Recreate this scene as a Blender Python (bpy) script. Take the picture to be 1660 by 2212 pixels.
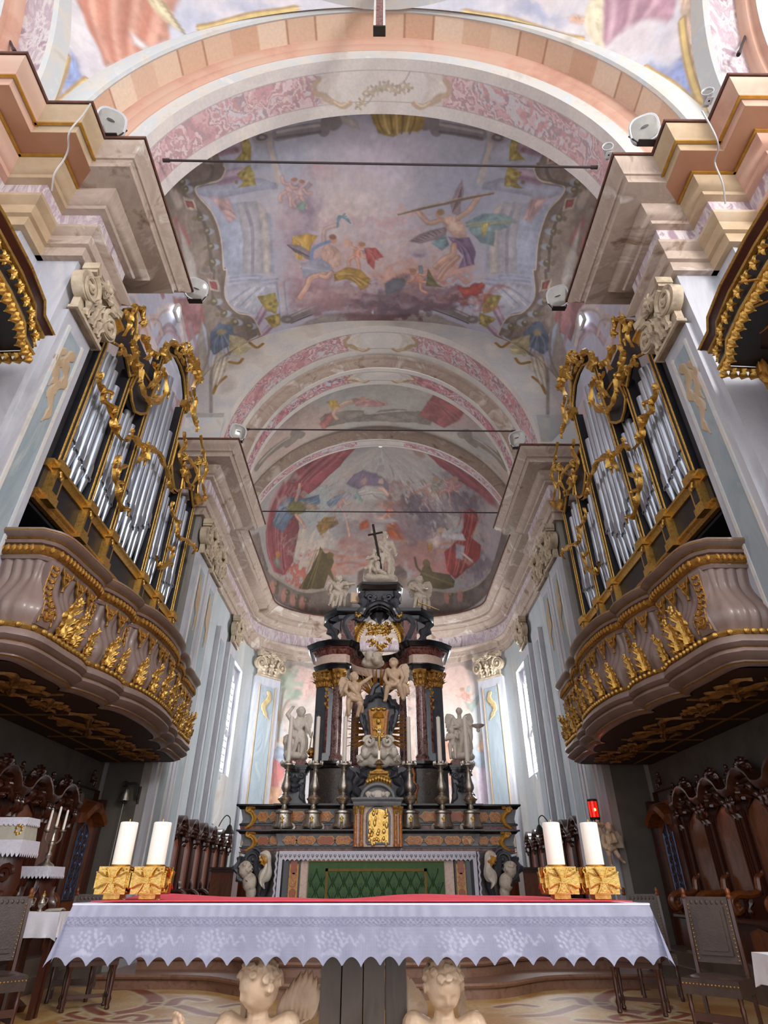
import bpy, bmesh, math, random
import numpy as np
from mathutils import Vector, Matrix
random.seed(7)
rng = np.random.default_rng(5)
for o in list(bpy.data.objects): bpy.data.objects.remove(o)
scene = bpy.context.scene
COL = scene.collection
PI = math.pi
# ---------------------------------------------------------------- camera
FOC = 1250.0; PITCH = math.radians(32.9); YAW = math.radians(.46); CZ = 1.2
cam = bpy.data.cameras.new('camera'); camo = bpy.data.objects.new('camera', cam); COL.objects.link(camo)
cam.sensor_fit = 'VERTICAL'; cam.sensor_height = 36; cam.lens = 36*FOC/2212
cam.clip_start = .05; cam.clip_end = 200
camo.location = (0, 0, CZ); camo.rotation_euler = (PI/2+PITCH, 0, -YAW)
scene.camera = camo
# ---------------------------------------------------------------- world, daylight, exposure
w = bpy.data.worlds.new('world'); scene.world = w; w.use_nodes = True
w.node_tree.nodes['Background'].inputs[0].default_value = (.98, .97, 1.0, 1)
w.node_tree.nodes['Background'].inputs[1].default_value = 1.2
vs = scene.view_settings
vs.view_transform = 'Standard'; vs.look = 'None'; vs.gamma = 1; vs.use_curve_mapping = False
vs.exposure = .45
def area(name, loc, rot, sx, sy, power, col=(1,1,1)):
    l = bpy.data.lights.new(name, 'AREA'); l.shape = 'RECTANGLE'; l.size = sx; l.size_y = sy; l.energy = power; l.color = col
    o = bpy.data.objects.new(name, l); o.location = loc; o.rotation_euler = rot; COL.objects.link(o); return o
# daylight falling through the tall apse windows and the lunettes over the organs (just inside each pane)
WIN_DAY = 350
area('apse_window_daylight', (-5.2, 20.65, 6.1), (0, -PI/2, 0), 3.4, 1.1, WIN_DAY*.8, (.86,.92,1))
area('apse_window_daylight', (5.2, 20.65, 6.1), (0, PI/2, 0), 3.4, 1.1, WIN_DAY*1.3, (.93,.96,1))
area('lunette_daylight', (-5.05, 9.6, 13.3), (0, -PI/2, 0), .5, .5, 22, (.95,.96,1))
area('lunette_daylight', (5.05, 9.75, 13.3), (0, PI/2, 0), .5, .5, 22, (.95,.96,1))
# added fill light behind the viewer on the right, brightens the left pier
area('added_nave_fill', (8.3, -4.5, 9.0), (math.radians(72), 0, math.radians(52)), 3.0, 5.0, 1300, (1,.97,.94))
# ---------------------------------------------------------------- measuring helpers: a photo measurement + a known plane -> a place in the church
_F = np.array([math.sin(YAW)*math.cos(PITCH), math.cos(YAW)*math.cos(PITCH), math.sin(PITCH)])
_R = np.array([math.cos(YAW), -math.sin(YAW), 0]); _U = np.cross(_R, _F); _C = np.array([0, 0, CZ])
def at(u, v, X=None, Y=None, Z=None):
    d = _F+_R*(u-830)/FOC-_U*(v-1106)/FOC
    t = X/d[0] if X is not None else Y/d[1] if Y is not None else (Z-CZ)/d[2]
    return Vector(_C+t*d)
def proj(P):
    d = np.asarray(P, float)-_C; z = d@_F
    return 830+FOC*(d@_R)/z, 1106-FOC*(d@_U)/z
# ---------------------------------------------------------------- mesh builder
class MB:
    def __init__(s): s.v = []; s.f = []; s.m = []; s.cur = 0
    def add(s, vs, fs):
        n = len(s.v); s.v += [tuple(p) for p in vs]
        for f in fs: s.f.append(tuple(i+n for i in f)); s.m.append(s.cur)
    def mat(s, i): s.cur = i; return s
    def box(s, c, d, rz=0, taper=1.0, rot=None):
        x, y, z = d[0]/2, d[1]/2, d[2]/2
        P = [(-x,-y,-z),(x,-y,-z),(x,y,-z),(-x,y,-z),(-x*taper,-y*taper,z),(x*taper,-y*taper,z),(x*taper,y*taper,z),(-x*taper,y*taper,z)]
        M = rot if rot is not None else Matrix.Rotation(rz, 3, 'Z'); c = Vector(c)
        s.add([M@Vector(p)+c for p in P], [(3,2,1,0),(4,5,6,7),(0,1,5,4),(1,2,6,5),(2,3,7,6),(3,0,4,7)]); return s
    def bb(s, x0, x1, y0, y1, z0, z1): return s.box(((x0+x1)/2,(y0+y1)/2,(z0+z1)/2), (abs(x1-x0),abs(y1-y0),abs(z1-z0)))
    def loft(s, rings, closed=True, caps=True):
        n = len(rings[0]); vs = [p for r in rings for p in r]; fs = []
        for i in range(len(rings)-1):
            for j in range(n if closed else n-1):
                k = (j+1) % n
                fs.append((i*n+j, i*n+k, (i+1)*n+k, (i+1)*n+j))
        if caps and closed: fs.append(tuple(range(n-1, -1, -1))); fs.append(tuple((len(rings)-1)*n+j for j in range(n)))
        s.add(vs, fs); return s
    def lathe(s, prof, c=(0,0,0), n=16, sx=1, sy=1, M=None, a0=0, a1=None, lob=0, lobn=8):
        full = a1 is None; a1 = a0+2*PI if full else a1
        c = Vector(c); rings = []
        for r, z in prof:
            ring = []
            for j in range(n if full else n+1):
                a = a0+(a1-a0)*j/n; rr = r*(1+lob*math.cos(lobn*a))
                p = Vector((rr*math.cos(a)*sx, rr*math.sin(a)*sy, z))
                ring.append((M@p if M else p)+c)
            rings.append(ring)
        s.loft(rings, closed=full, caps=full); return s
    def tube(s, pts, r, n=8, caps=True, flat=1.0, up=None):
        pts = [Vector(p) for p in pts]; m = len(pts)
        rs = r if hasattr(r, '__len__') else [r]*m
        rings = []; prev = None
        for i, p in enumerate(pts):
            t = (pts[min(i+1,m-1)]-pts[max(i-1,0)])
            t = t.normalized() if t.length > 1e-9 else Vector((0,0,1))
            a = Vector(up) if up is not None else prev if prev is not None else (Vector((0,0,1)) if abs(t.z) < .9 else Vector((1,0,0)))
            a = a-t*a.dot(t)
            if a.length < 1e-6: a = t.orthogonal()
            a.normalize(); prev = a; b = t.cross(a)
            rings.append([p+(a*math.cos(2*PI*j/n)*flat+b*math.sin(2*PI*j/n))*rs[i] for j in range(n)])
        s.loft(rings, True, caps); return s
    def ell(s, c, r, n=12, m=8, M=None):
        r = r if hasattr(r, '__len__') else (r, r, r); c = Vector(c); rings = []
        for i in range(m+1):
            a = -PI/2+PI*i/m; a = max(-PI/2+.06, min(PI/2-.06, a))
            ring = []
            for j in range(n):
                b = 2*PI*j/n; p = Vector((r[0]*math.cos(a)*math.cos(b), r[1]*math.cos(a)*math.sin(b), r[2]*math.sin(a)))
                ring.append((M@p if M else p)+c)
            rings.append(ring)
        s.loft(rings); return s
    def prism(s, poly, vec):
        vec = Vector(vec); A = [Vector(p) for p in poly]; n = len(A)
        s.add(A+[p+vec for p in A], [tuple(range(n-1,-1,-1)), tuple(range(n, 2*n))]+[(i,(i+1)%n,n+(i+1)%n,n+i) for i in range(n)]); return s
    def quad(s, a, b, c, d): s.add([a,b,c,d], [(0,1,2,3)]); return s
    def strip(s, A, B): s.loft([A, B], closed=False); return s
    def sweep(s, path, prof, z0=0, sx=1, closed=False, caps=True):
        """moulding: profile (projection to the left of the path, height) along a plan path, mitred"""
        n = len(path); nr = []
        for i in range(n):
            def nn(a, b):
                d = Vector((b[0]-a[0], b[1]-a[1])); d.normalize(); return Vector((-d.y, d.x))
            if closed or 0 < i < n-1:
                n1 = nn(path[i-1], path[i]); n2 = nn(path[i], path[(i+1) % n]); nr.append((n1+n2)/max(.25, 1+n1.dot(n2)))
            else: nr.append(nn(path[0], path[1]) if i == 0 else nn(path[-2], path[-1]))
        rings = [[(sx*(p[0]+q.x*o), p[1]+q.y*o, z0+z) for o, z in prof] for p, q in zip(path, nr)]
        if closed: rings.append(rings[0])
        k = len(prof); vs = [p for r in rings for p in r]; fs = []
        for i in range(len(rings)-1):
            for j in range(k-1): fs.append((i*k+j, (i+1)*k+j, (i+1)*k+j+1, i*k+j+1))
        if caps and not closed: fs += [tuple(range(k)), tuple((len(rings)-1)*k+j for j in range(k-1,-1,-1))]
        s.add(vs, fs); return s
    def mesh(s, name, mats, smooth=35):
        me = bpy.data.meshes.new(name); me.from_pydata(s.v, [], s.f)
        for m in (mats if isinstance(mats, (list, tuple)) else [mats]): me.materials.append(m)
        if isinstance(mats, (list, tuple)): me.polygons.foreach_set('material_index', s.m)
        if smooth:
            me.polygons.foreach_set('use_smooth', [True]*len(me.polygons))
            me.set_sharp_from_angle(angle=math.radians(smooth))
        me.update(); return me
    def obj(s, name, mats, parent=None, smooth=35):
        return link(name, s.mesh(name, mats, smooth), parent)
def link(name, me, parent=None):
    o = bpy.data.objects.new(name, me); COL.objects.link(o)
    if parent is not None: o.parent = parent
    return o
def empty(name, loc=(0,0,0), rz=0):
    o = bpy.data.objects.new(name, None); COL.objects.link(o); o.location = loc; o.rotation_euler = (0,0,rz); o.empty_display_size = .1; return o
def tag(o, label, cat, group=None):
    o['label'] = label; o['category'] = cat
    if group: o['group'] = group
    return o
def thing(name, label, cat, loc=(0,0,0), rz=0, group=None): return tag(empty(name, loc, rz), label, cat, group)
def struct(o, label=None):
    o['kind'] = 'structure'
    if label: o['label'] = label
    return o
def copy_tree(o, parent=None):
    c = o.copy(); COL.objects.link(c)
    if parent is not None: c.parent = parent
    for ch in list(o.children): copy_tree(ch, c)
    return c
def spl(P, n=8):
    """Catmull-Rom through points"""
    P = [Vector(p) for p in P]; Q = [2*P[0]-P[1]]+P+[2*P[-1]-P[-2]]; out = []
    for i in range(1, len(Q)-2):
        for k in range(n):
            t = k/n; a, b, c, d = Q[i-1], Q[i], Q[i+1], Q[i+2]
            out.append(.5*((2*b)+(c-a)*t+(2*a-5*b+4*c-d)*t*t+(3*b-3*c+d-a)*t**3))
    out.append(P[-1]); return out
def spiral(c, r0, r1, a0, turns, n=20, ax=(1,0,0), ay=(0,0,1)):
    c = Vector(c); ax = Vector(ax); ay = Vector(ay)
    return [c+(ax*math.cos(a0+turns*2*PI*i/n)+ay*math.sin(a0+turns*2*PI*i/n))*(r0+(r1-r0)*i/n) for i in range(n+1)]
def leaf(mb, pts, w, nrm, h=.3, lob=4, amp=.35, taper=True, n=6):
    """carved acanthus / rocaille strip along a curve; nrm = outward direction of the carved face"""
    C = spl(pts, n); m = len(C); nrm = Vector(nrm).normalized(); rings = []
    for i, p in enumerate(C):
        t = (C[min(i+1,m-1)]-C[max(i-1,0)]); t = t.normalized() if t.length > 1e-9 else Vector((0,0,1))
        b = nrm.cross(t); b = b.normalized() if b.length > 1e-6 else t.orthogonal()
        u = i/(m-1); ww = w*(math.sin(PI*min(1,.12+u*.9))**.6 if taper else 1)*(1+amp*math.sin(2*PI*lob*u))
        ww = max(ww, w*.08); hh = h*w*(1+.3*math.sin(2*PI*lob*u+1))
        rings.append([p-b*ww-nrm*.15*w, p-b*ww*.6+nrm*hh*.7, p-b*ww*.15+nrm*hh*.45, p+b*ww*.35+nrm*hh, p+b*ww*.75+nrm*hh*.6, p+b*ww-nrm*.15*w])
    mb.loft(rings, closed=True); return mb
# ---------------------------------------------------------------- procedural materials
def lin(h):
    if not isinstance(h, str): return tuple(h)
    h = h.lstrip('#'); c = [int(h[i:i+2], 16)/255 for i in (0,2,4)]
    return tuple(x/12.92 if x <= .04045 else ((x+.055)/1.055)**2.4 for x in c)
def mat(name, *cols, rough=.6, metal=0, scale=2.0, stretch=(1,1,1), detail=6, dist=0, lo=.3, hi=.7, bump=0, bscale=None, coat=0, attr=None, nscale=None, amt=.12, spec=.5, emit=0, trans=0, alpha=1):
    m = bpy.data.materials.new(name); m.use_nodes = True; nt = m.node_tree; N = nt.nodes; L = nt.links
    b = N['Principled BSDF']; b.inputs['Roughness'].default_value = rough; b.inputs['Metallic'].default_value = metal
    b.inputs['Specular IOR Level'].default_value = spec
    if coat: b.inputs['Coat Weight'].default_value = coat; b.inputs['Coat Roughness'].default_value = .12
    if trans: b.inputs['Transmission Weight'].default_value = trans
    if alpha < 1: b.inputs['Alpha'].default_value = alpha
    tc = N.new('ShaderNodeTexCoord'); mp = N.new('ShaderNodeMapping'); L.new(tc.outputs['Object'], mp.inputs[0]); mp.inputs['Scale'].default_value = stretch
    def noise(sc, det=detail, ds=dist):
        n = N.new('ShaderNodeTexNoise'); n.inputs['Scale'].default_value = sc; n.inputs['Detail'].default_value = det; n.inputs['Distortion'].default_value = ds
        n.inputs['Roughness'].default_value = .62; L.new(mp.outputs[0], n.inputs['Vector']); return n
    if attr:
        a = N.new('ShaderNodeAttribute'); a.attribute_name = attr
        n = noise(nscale or 9); r = N.new('ShaderNodeMapRange'); r.inputs[1].default_value = .3; r.inputs[2].default_value = .7; r.inputs[3].default_value = 1-amt; r.inputs[4].default_value = 1+amt*.5
        L.new(n.outputs['Fac'], r.inputs[0])
        mx = N.new('ShaderNodeVectorMath'); mx.operation = 'SCALE'; L.new(a.outputs['Color'], mx.inputs[0]); L.new(r.outputs[0], mx.inputs['Scale'])
        L.new(mx.outputs[0], b.inputs['Base Color'])
    elif len(cols) == 1: b.inputs['Base Color'].default_value = (*lin(cols[0]), 1)
    else:
        n = noise(scale); cr = N.new('ShaderNodeValToRGB'); e = cr.color_ramp.elements
        k = len(cols)
        while len(e) < k: e.new(.5)
        for i, c in enumerate(cols): e[i].position = lo+(hi-lo)*i/(k-1); e[i].color = (*lin(c), 1)
        L.new(n.outputs['Fac'], cr.inputs[0]); L.new(cr.outputs[0], b.inputs['Base Color'])
    if bump:
        n2 = noise(bscale or scale*4, 5); bp = N.new('ShaderNodeBump'); bp.inputs['Strength'].default_value = bump; bp.inputs['Distance'].default_value = .02
        L.new(n2.outputs['Fac'], bp.inputs['Height']); L.new(bp.outputs[0], b.inputs['Normal'])
    if emit:
        b.inputs['Emission Color'].default_value = (*lin(cols[0]), 1); b.inputs['Emission Strength'].default_value = emit
    return m
V4 = (1,1,.35)
M = {}
M['ochre_leaf'] = mat('ochre_painted_leaf', '#a38a5a', '#c0ab80', rough=.7, scale=6)
M['plaster'] = mat('painted_plaster', '#b9b3ac', '#cdc6bd', '#bfc3c6', '#d8d2c8', rough=.8, scale=1.6, detail=8, dist=.6, bump=.15, bscale=14)
M['faux_blue'] = mat('blue_grey_faux_marble', '#7f8a92', '#9aa4aa', '#8b989e', '#adb1b0', rough=.6, scale=1.3, stretch=V4, detail=9, dist=1.6)
M['faux_pale'] = mat('pale_faux_marble', '#a3a4ac', '#b8b8be', '#aaaab2', '#c2bfbd', rough=.6, scale=1.5, stretch=V4, detail=9, dist=1.3)
M['faux_grey'] = mat('grey_faux_marble', '#7d7872', '#948e88', '#8a888a', rough=.7, scale=1.5, stretch=V4, detail=8, dist=1.2)  # grey marbling, a darker tone than the pale kind
M['cornice'] = mat('marbled_cornice_stucco', '#7d6350', '#b3a193', '#a59284', '#cfc4ba', rough=.75, scale=1.2, detail=9, dist=1.1, lo=.32, hi=.66, bump=.1, bscale=20)
M['cornice_pink'] = mat('salmon_cornice_stucco', '#b98a76', '#c99f8b', '#c6a692', rough=.75, scale=.9, detail=6, lo=.35, hi=.65)
M['cornice_beige'] = mat('beige_cornice_stucco', '#9c8467', '#b39b7d', '#c0ae98', rough=.75, scale=1.0, detail=6)
M['ochre_soffit'] = mat('terracotta_soffit_paint', '#9c6a4e', '#ad7f60', rough=.8, scale=1.2)
M['frieze'] = mat('pink_veined_frieze', '#beb0b6', '#ac97a0', '#cdc5c4', '#9c8490', rough=.6, scale=2.2, stretch=V4, detail=10, dist=2.2, lo=.36, hi=.62)
M['cap_edge'] = mat('red_brown_cornice_capping', '#4a2a20', '#6b4233', rough=.8, scale=5)
M['gilt_line'] = mat('gilded_moulding_line', '#c79a43', '#a87628', rough=.4, metal=.6, scale=8)
M['cap_stone'] = mat('aged_capital_stone', '#7d7062', '#b6a48c', '#cbbda6', rough=.85, scale=3.5, detail=8, bump=.3, bscale=25)
M['stone_dark'] = mat('dark_niche_plaster', '#4a453f', '#5c564e', '#524d48', rough=.9, scale=1.5, bump=.2)
M['gold'] = mat('burnished_gilding', '#a57a34', '#d3aa5c', '#b0863f', rough=.36, metal=.88, scale=14, bump=.35, bscale=55)
M['gold_dull'] = mat('worn_gilding', '#7d5622', '#b98a45', '#9a6d31', rough=.5, metal=.75, scale=16, bump=.4, bscale=45)
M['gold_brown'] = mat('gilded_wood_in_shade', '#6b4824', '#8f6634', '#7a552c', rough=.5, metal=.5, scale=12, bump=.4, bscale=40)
M['brass'] = mat('polished_brass', '#bb8f42', '#e0bd74', rough=.24, metal=1, scale=20, bump=.25, bscale=60)
M['silver'] = mat('chased_silver', '#8e8a86', '#cfc7ba', '#b3a994', rough=.28, metal=.95, scale=18, bump=.3, bscale=70)
M['pipe'] = mat('tin_organ_pipe', '#9aa4b2', '#b9c1cc', '#a8b0bb', rough=.3, metal=.8, scale=3, stretch=(2,2,.3))
M['pipe_foot'] = mat('pale_pipe_metal', '#a5a59f', '#b9b8b0', rough=.35, metal=.8, scale=4)
M['black_wood'] = mat('black_lacquered_case', '#17171c', '#232329', rough=.45, scale=5)
M['brown_paint'] = mat('brown_painted_balcony_wood', '#6b5851', '#806c65', '#756059', rough=.42, scale=2.2, stretch=(1,1,.4), bump=.1, bscale=30, coat=.2)
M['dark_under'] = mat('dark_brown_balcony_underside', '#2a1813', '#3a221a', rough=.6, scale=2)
M['walnut'] = mat('dark_carved_walnut', '#2a130d', '#431f13', '#35190f', rough=.3, scale=4, stretch=(1,1,.25), coat=.35)
M['walnut_panel'] = mat('burr_walnut_panel', '#4a2412', '#7d431d', '#5c2f17', '#8c4f22', rough=.32, scale=2.6, stretch=(1,1,.5), detail=9, dist=1.8, coat=.3)
M['oak_red'] = mat('warm_polished_oak', '#55240f', '#7c3c18', '#6a3014', rough=.3, scale=3, stretch=(1.5,1.5,.3), coat=.3)
M['black_marble'] = mat('black_marble', '#0e0e12', '#17171d', '#101016', rough=.16, scale=3, spec=.6)
M['grey_marble'] = mat('dark_grey_carved_marble', '#2c2d33', '#45464d', '#3a3a40', rough=.38, scale=4, detail=8, bump=.3, bscale=30)
M['mid_marble'] = mat('grey_altar_marble', '#5a5d63', '#7a7b7e', '#6b6a6c', rough=.35, scale=4, detail=8, dist=.8)
M['brocatelle'] = mat('mottled_dark_marble', '#2a2623', '#57504a', '#3b2f2d', '#6b5b4a', rough=.35, scale=9, detail=8, dist=1.2, lo=.35, hi=.65)
M['red_marble'] = mat('red_veined_marble', '#4a1e1c', '#6b3430', '#8a5a52', '#3e1a1a', rough=.25, scale=5, detail=9, dist=2.2, lo=.35, hi=.68)
M['purple_marble'] = mat('purple_breccia_column', '#43272b', '#6f4a4a', '#94766e', '#4d2f35', rough=.2, scale=5, detail=10, dist=2.6, lo=.36, hi=.64)
M['orange_marble'] = mat('amber_inlay_marble', '#a0571f', '#c98840', '#8e3f1d', '#d6a869', rough=.28, scale=9, detail=8, dist=2, lo=.35, hi=.66)
M['rust_marble'] = mat('rust_inlay_marble', '#7a3018', '#a4552c', '#8c4426', rough=.28, scale=9, detail=8, dist=2)
M['yellow_marble'] = mat('yellow_sienna_marble', '#b27a2a', '#cf9c46', '#9a6220', rough=.28, scale=7, detail=8, dist=1.5)
M['pink_marble'] = mat('pale_pink_marble', '#c29f8c', '#d8bfae', '#b98f7b', rough=.3, scale=6, detail=8, dist=1.5)
M['white_marble'] = mat('white_statuary_marble', '#cfc5b8', '#e3dacd', '#bdb2a5', rough=.5, scale=5, detail=6)
M['grey_statue'] = mat('ivory_stucco_statue', '#b3a595', '#cfc2b2', '#a39583', rough=.55, scale=6)
M['tan_marble'] = mat('tan_marble', '#c3a184', '#d8bb9d', '#b8957a', rough=.42, scale=4, detail=7, dist=.7)
M['slab'] = mat('grey_brown_slab_marble', '#4b3f38', '#63554b', '#57493f', rough=.3, scale=4, stretch=(1,1,.3), detail=8, dist=1)
M['step_marble'] = mat('red_brown_step_marble', '#654739', '#80604f', '#724f41', rough=.28, scale=5, detail=9, dist=1.6)
M['wax'] = mat('ivory_wax', '#ebe2d6', '#f0e8dc', rough=.55, scale=4)
M['cloth_white'] = mat('white_linen', '#d9d8e2', '#e6e4ec', rough=.9, scale=6, bump=.2, bscale=120)
M['lace'] = mat('white_lace', '#c9c6d4', '#dedbe6', rough=.95, scale=40, bump=.3, bscale=140)
M['red_cloth'] = mat('red_runner_cloth', '#c9323f', '#d9475a', rough=.85, scale=9)
M['lilac_cloth'] = mat('lilac_linen', '#b7b3d6', '#c9c6e0', rough=.9, scale=8)
M['green'] = mat('green_damask', '#3c5a33', '#46683b', rough=.7, scale=12)
M['green_dark'] = mat('dark_green_damask_pattern', '#2d4a2b', '#345431', rough=.6, scale=12)
M['braid'] = mat('ochre_braid', '#6e5a2b', '#80682f', rough=.8, scale=30)
M['leather'] = mat('dark_tooled_leather', '#33241f', '#46352e', rough=.33, scale=8, bump=.15, bscale=60)
M['iron'] = mat('dark_iron', '#2b2624', '#3a3330', rough=.6, metal=.5, scale=10)
M['rod'] = mat('painted_iron_tie_rod', '#2c2224', '#3c3032', rough=.7, scale=6)
M['lamp_white'] = mat('white_lamp_housing', '#c8c8cc', rough=.35)
M['lamp_glass'] = mat('grey_lamp_glass', '#8c8a86', '#a19d97', rough=.15, metal=.3, scale=6)
M['chrome'] = mat('chrome_reflector', '#a7a6a6', rough=.15, metal=1)
M['red_glass'] = mat('glowing_red_glass', '#d01408', rough=.2, emit=1.6)
M['amber_glow'] = mat('lamp_flame', '#ffb060', rough=.5, emit=6)
M['pane'] = mat('bright_window_pane', '#f2f6ff', rough=.2, emit=3.2)
M['pane_sun'] = mat('sunlit_window_pane', '#fffdf6', rough=.2, emit=10)
M['lead'] = mat('lead_came', '#6d6f75', rough=.7)
M['blue_metal'] = mat('blue_grey_wrought_iron', '#4a5673', '#5d6a86', rough=.4, metal=.6, scale=12)
M['wire'] = mat('grey_cable', '#b9b4b0', rough=.7)
M['fresco'] = mat('fresco', attr='Col', rough=.85, nscale=7, amt=.10)
M['fresco_f'] = mat('fine_painted_plaster', attr='Col', rough=.75, nscale=18, amt=.09)
M['floor'] = mat('inlaid_floor', attr='Col', rough=.38, nscale=22, amt=.3)
M['paper'] = mat('white_paper', '#dedede', rough=.9)
M['beige_cloth'] = mat('beige_cloth', '#a8a294', '#b9b2a2', rough=.9, scale=10)
M['glass_clear'] = mat('clear_glass', '#e8eef0', rough=.05, trans=.9)
# ---------------------------------------------------------------- fresco painter: colours on a surface's own vertices
def vnoise(x, y, seed=0):
    xi = np.floor(x).astype(np.int64); yi = np.floor(y).astype(np.int64); fx = x-xi; fy = y-yi
    def h(a, b):
        n = (a*374761393+b*668265263+seed*1442695041) & 0xffffffff
        n = ((n ^ (n >> 13))*1274126177) & 0xffffffff
        return ((n ^ (n >> 16)) & 0xffff)/65535.0
    sx = fx*fx*(3-2*fx); sy = fy*fy*(3-2*fy)
    return (h(xi,yi)*(1-sx)+h(xi+1,yi)*sx)*(1-sy)+(h(xi,yi+1)*(1-sx)+h(xi+1,yi+1)*sx)*sy
def fbm(x, y, oct=4, seed=0):
    r = 0; a = .5; t = 0
    for i in range(oct): r = r+a*vnoise(x*2**i, y*2**i, seed+i*17); t += a; a *= .5
    return r/t
def sstep(a, b, x):
    t = np.clip((x-a)/(b-a), 0, 1); return t*t*(3-2*t)
class Fresco:
    """grid surface with its own (s,t) chart in metres; painted in chart space"""
    def __init__(f, S, T, XYZ, base):
        f.S = S.ravel(); f.T = T.ravel(); f.shape = S.shape; f.P = XYZ.reshape(-1, 3)
        f.c = np.tile(np.array(lin(base)), (f.S.size, 1)).astype(float)
        d = f.P-_C; z = d@_F; z = np.where(z < .1, .1, z)
        f.px = np.stack([830+FOC*(d@_R)/z, 1106-FOC*(d@_U)/z], 1)
        f.w1 = fbm(f.S*4, f.T*4, 4, 3)-.5; f.fold2 = fbm(f.S*11+f.T*5, f.T*7-f.S*4, 3, 77)-.5; f.w2 = fbm(f.S*4+31, f.T*4+9, 4, 11)-.5; f.fold = fbm(f.S*3+f.T, f.T*3-f.S, 3, 23)-.5
        f.flip = None
    def ch(f, u, v):
        i = np.argmin((f.px[:,0]-u)**2+(f.px[:,1]-v)**2); return f.S[i], f.T[i]
    def blend(f, a, col, idx=None, fold=.0):
        c = np.array(lin(col)); c = c[None,:]*(1+fold*2.2*(f.fold if idx is None else f.fold[idx])+fold*1.6*(f.fold2 if idx is None else f.fold2[idx]))[:,None] if fold else c[None,:]
        if idx is None: f.c = f.c*(1-a[:,None])+c*a[:,None]
        else: f.c[idx] = f.c[idx]*(1-a[:,None])+c*a[:,None]
    def poly(f, pts, col, soft=.045, warp=.022, op=1.0, fold=.3, chart=False):
        Q = np.array(pts if chart else [f.ch(*p) for p in pts], float)
        m = soft+warp+.02
        idx = np.nonzero((f.S > Q[:,0].min()-m) & (f.S < Q[:,0].max()+m) & (f.T > Q[:,1].min()-m) & (f.T < Q[:,1].max()+m))[0]
        if not len(idx): return
        x = f.S[idx]+f.w1[idx]*warp*2; y = f.T[idx]+f.w2[idx]*warp*2
        ins = np.zeros(len(idx), bool); dd = np.full(len(idx), 1e9)
        n = len(Q)
        for i in range(n):
            x1, y1 = Q[i]; x2, y2 = Q[(i+1) % n]; ex, ey = x2-x1, y2-y1; l2 = ex*ex+ey*ey+1e-12
            t = np.clip(((x-x1)*ex+(y-y1)*ey)/l2, 0, 1); dd = np.minimum(dd, (x-x1-t*ex)**2+(y-y1-t*ey)**2)
            if y1 != y2: ins ^= ((y1 > y) != (y2 > y)) & (x < (x2-x1)*(y-y1)/(y2-y1)+x1)
        sd = np.sqrt(dd)*np.where(ins, 1, -1); a = sstep(-soft, soft, sd)*op
        mxs = max(.02, sd.max()); vol = .8+.34*np.clip(sd/mxs, 0, 1)**.7
        cl_ = lin(col); sat = (max(cl_)-min(cl_))/max(cl_)
        if sat > .3 and fold > .1:            # painted drapery folds along the shape's own long axis
            Qc = Q-Q.mean(0); ev, vec = np.linalg.eigh(Qc.T@Qc); ax = vec[:,1]; p_ = (x*ax[0]+y*ax[1])/mxs; q_ = (y*ax[0]-x*ax[1])/mxs
            q_ = q_+.5*np.sin(p_*.9)+1.3*f.w1[idx]; nz = vnoise(q_*2.1+7, p_*.55, 3)*.65+vnoise(q_*4.6, p_*1.1, 8)*.35
            vol = vol*(1+.95*(nz-.5))
        c = np.array(lin(col))[None,:]*(vol*(1+fold*1.6*f.fold[idx]+fold*1.2*f.fold2[idx]))[:,None] if fold > .1 else np.array(lin(col))[None,:]
        f.c[idx] = f.c[idx]*(1-a[:,None])+c*a[:,None]
    def line(f, pts, w, col, soft=.015, op=1.0, smooth=True, chart=False, fold=.2, taper=False):
        Q = [f.ch(*p) for p in pts] if not chart else pts
        if smooth and len(Q) > 2: Q = [(p.x, p.y) for p in spl([(a,b,0) for a,b in Q], 6)]
        Q = np.array(Q, float); m = w+soft
        idx = np.nonzero((f.S > Q[:,0].min()-m) & (f.S < Q[:,0].max()+m) & (f.T > Q[:,1].min()-m) & (f.T < Q[:,1].max()+m))[0]
        if not len(idx): return
        x = f.S[idx]; y = f.T[idx]; best = np.full(len(idx), -1e9)
        for i in range(len(Q)-1):
            x1, y1 = Q[i]; x2, y2 = Q[i+1]; ex, ey = x2-x1, y2-y1; l2 = ex*ex+ey*ey+1e-12
            t = np.clip(((x-x1)*ex+(y-y1)*ey)/l2, 0, 1); ww = w*(1-(i+t)/(len(Q)-1)*.8) if taper else w
            best = np.maximum(best, ww-np.sqrt((x-x1-t*ex)**2+(y-y1-t*ey)**2))
        f.blend(sstep(-soft, soft, best)*op, col, idx, fold)
    def blob(f, u, v, ru, rv, col, soft=.5, op=.8, warp=.3, rot=0, fold=.15):
        """soft cloud around a measured place, ru/rv its half-size (same measure)"""
        s, t = f.ch(u, v); s1, t1 = f.ch(u+ru, v); s2, t2 = f.ch(u, v+rv)
        a1 = max(.05, math.hypot(s1-s, t1-t)); a2 = max(.05, math.hypot(s2-s, t2-t)); R = max(a1, a2)*1.6
        ux, uy = (s1-s)/a1, (t1-t)/a1; vx, vy = (s2-s)/a2, (t2-t)/a2
        if math.hypot(ux, uy) < .3: ux, uy = 1, 0
        if math.hypot(vx, vy) < .3: vx, vy = -uy, ux
        idx = np.nonzero((abs(f.S-s) < R) & (abs(f.T-t) < R))[0]
        if not len(idx): return
        x = f.S[idx]-s; y = f.T[idx]-t; k = max(a1, a2)*warp
        x = x+f.w1[idx]*k*2; y = y+f.w2[idx]*k*2
        det = ux*vy-uy*vx
        if abs(det) < .2: vx, vy = -uy, ux; det = ux*vy-uy*vx
        p = (x*vy-y*vx)/det/a1; q = (ux*y-uy*x)/det/a2
        d = np.sqrt(p*p+q*q); f.blend(sstep(1+soft*.4, 1-soft, d)*op, col, idx, fold)
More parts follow.
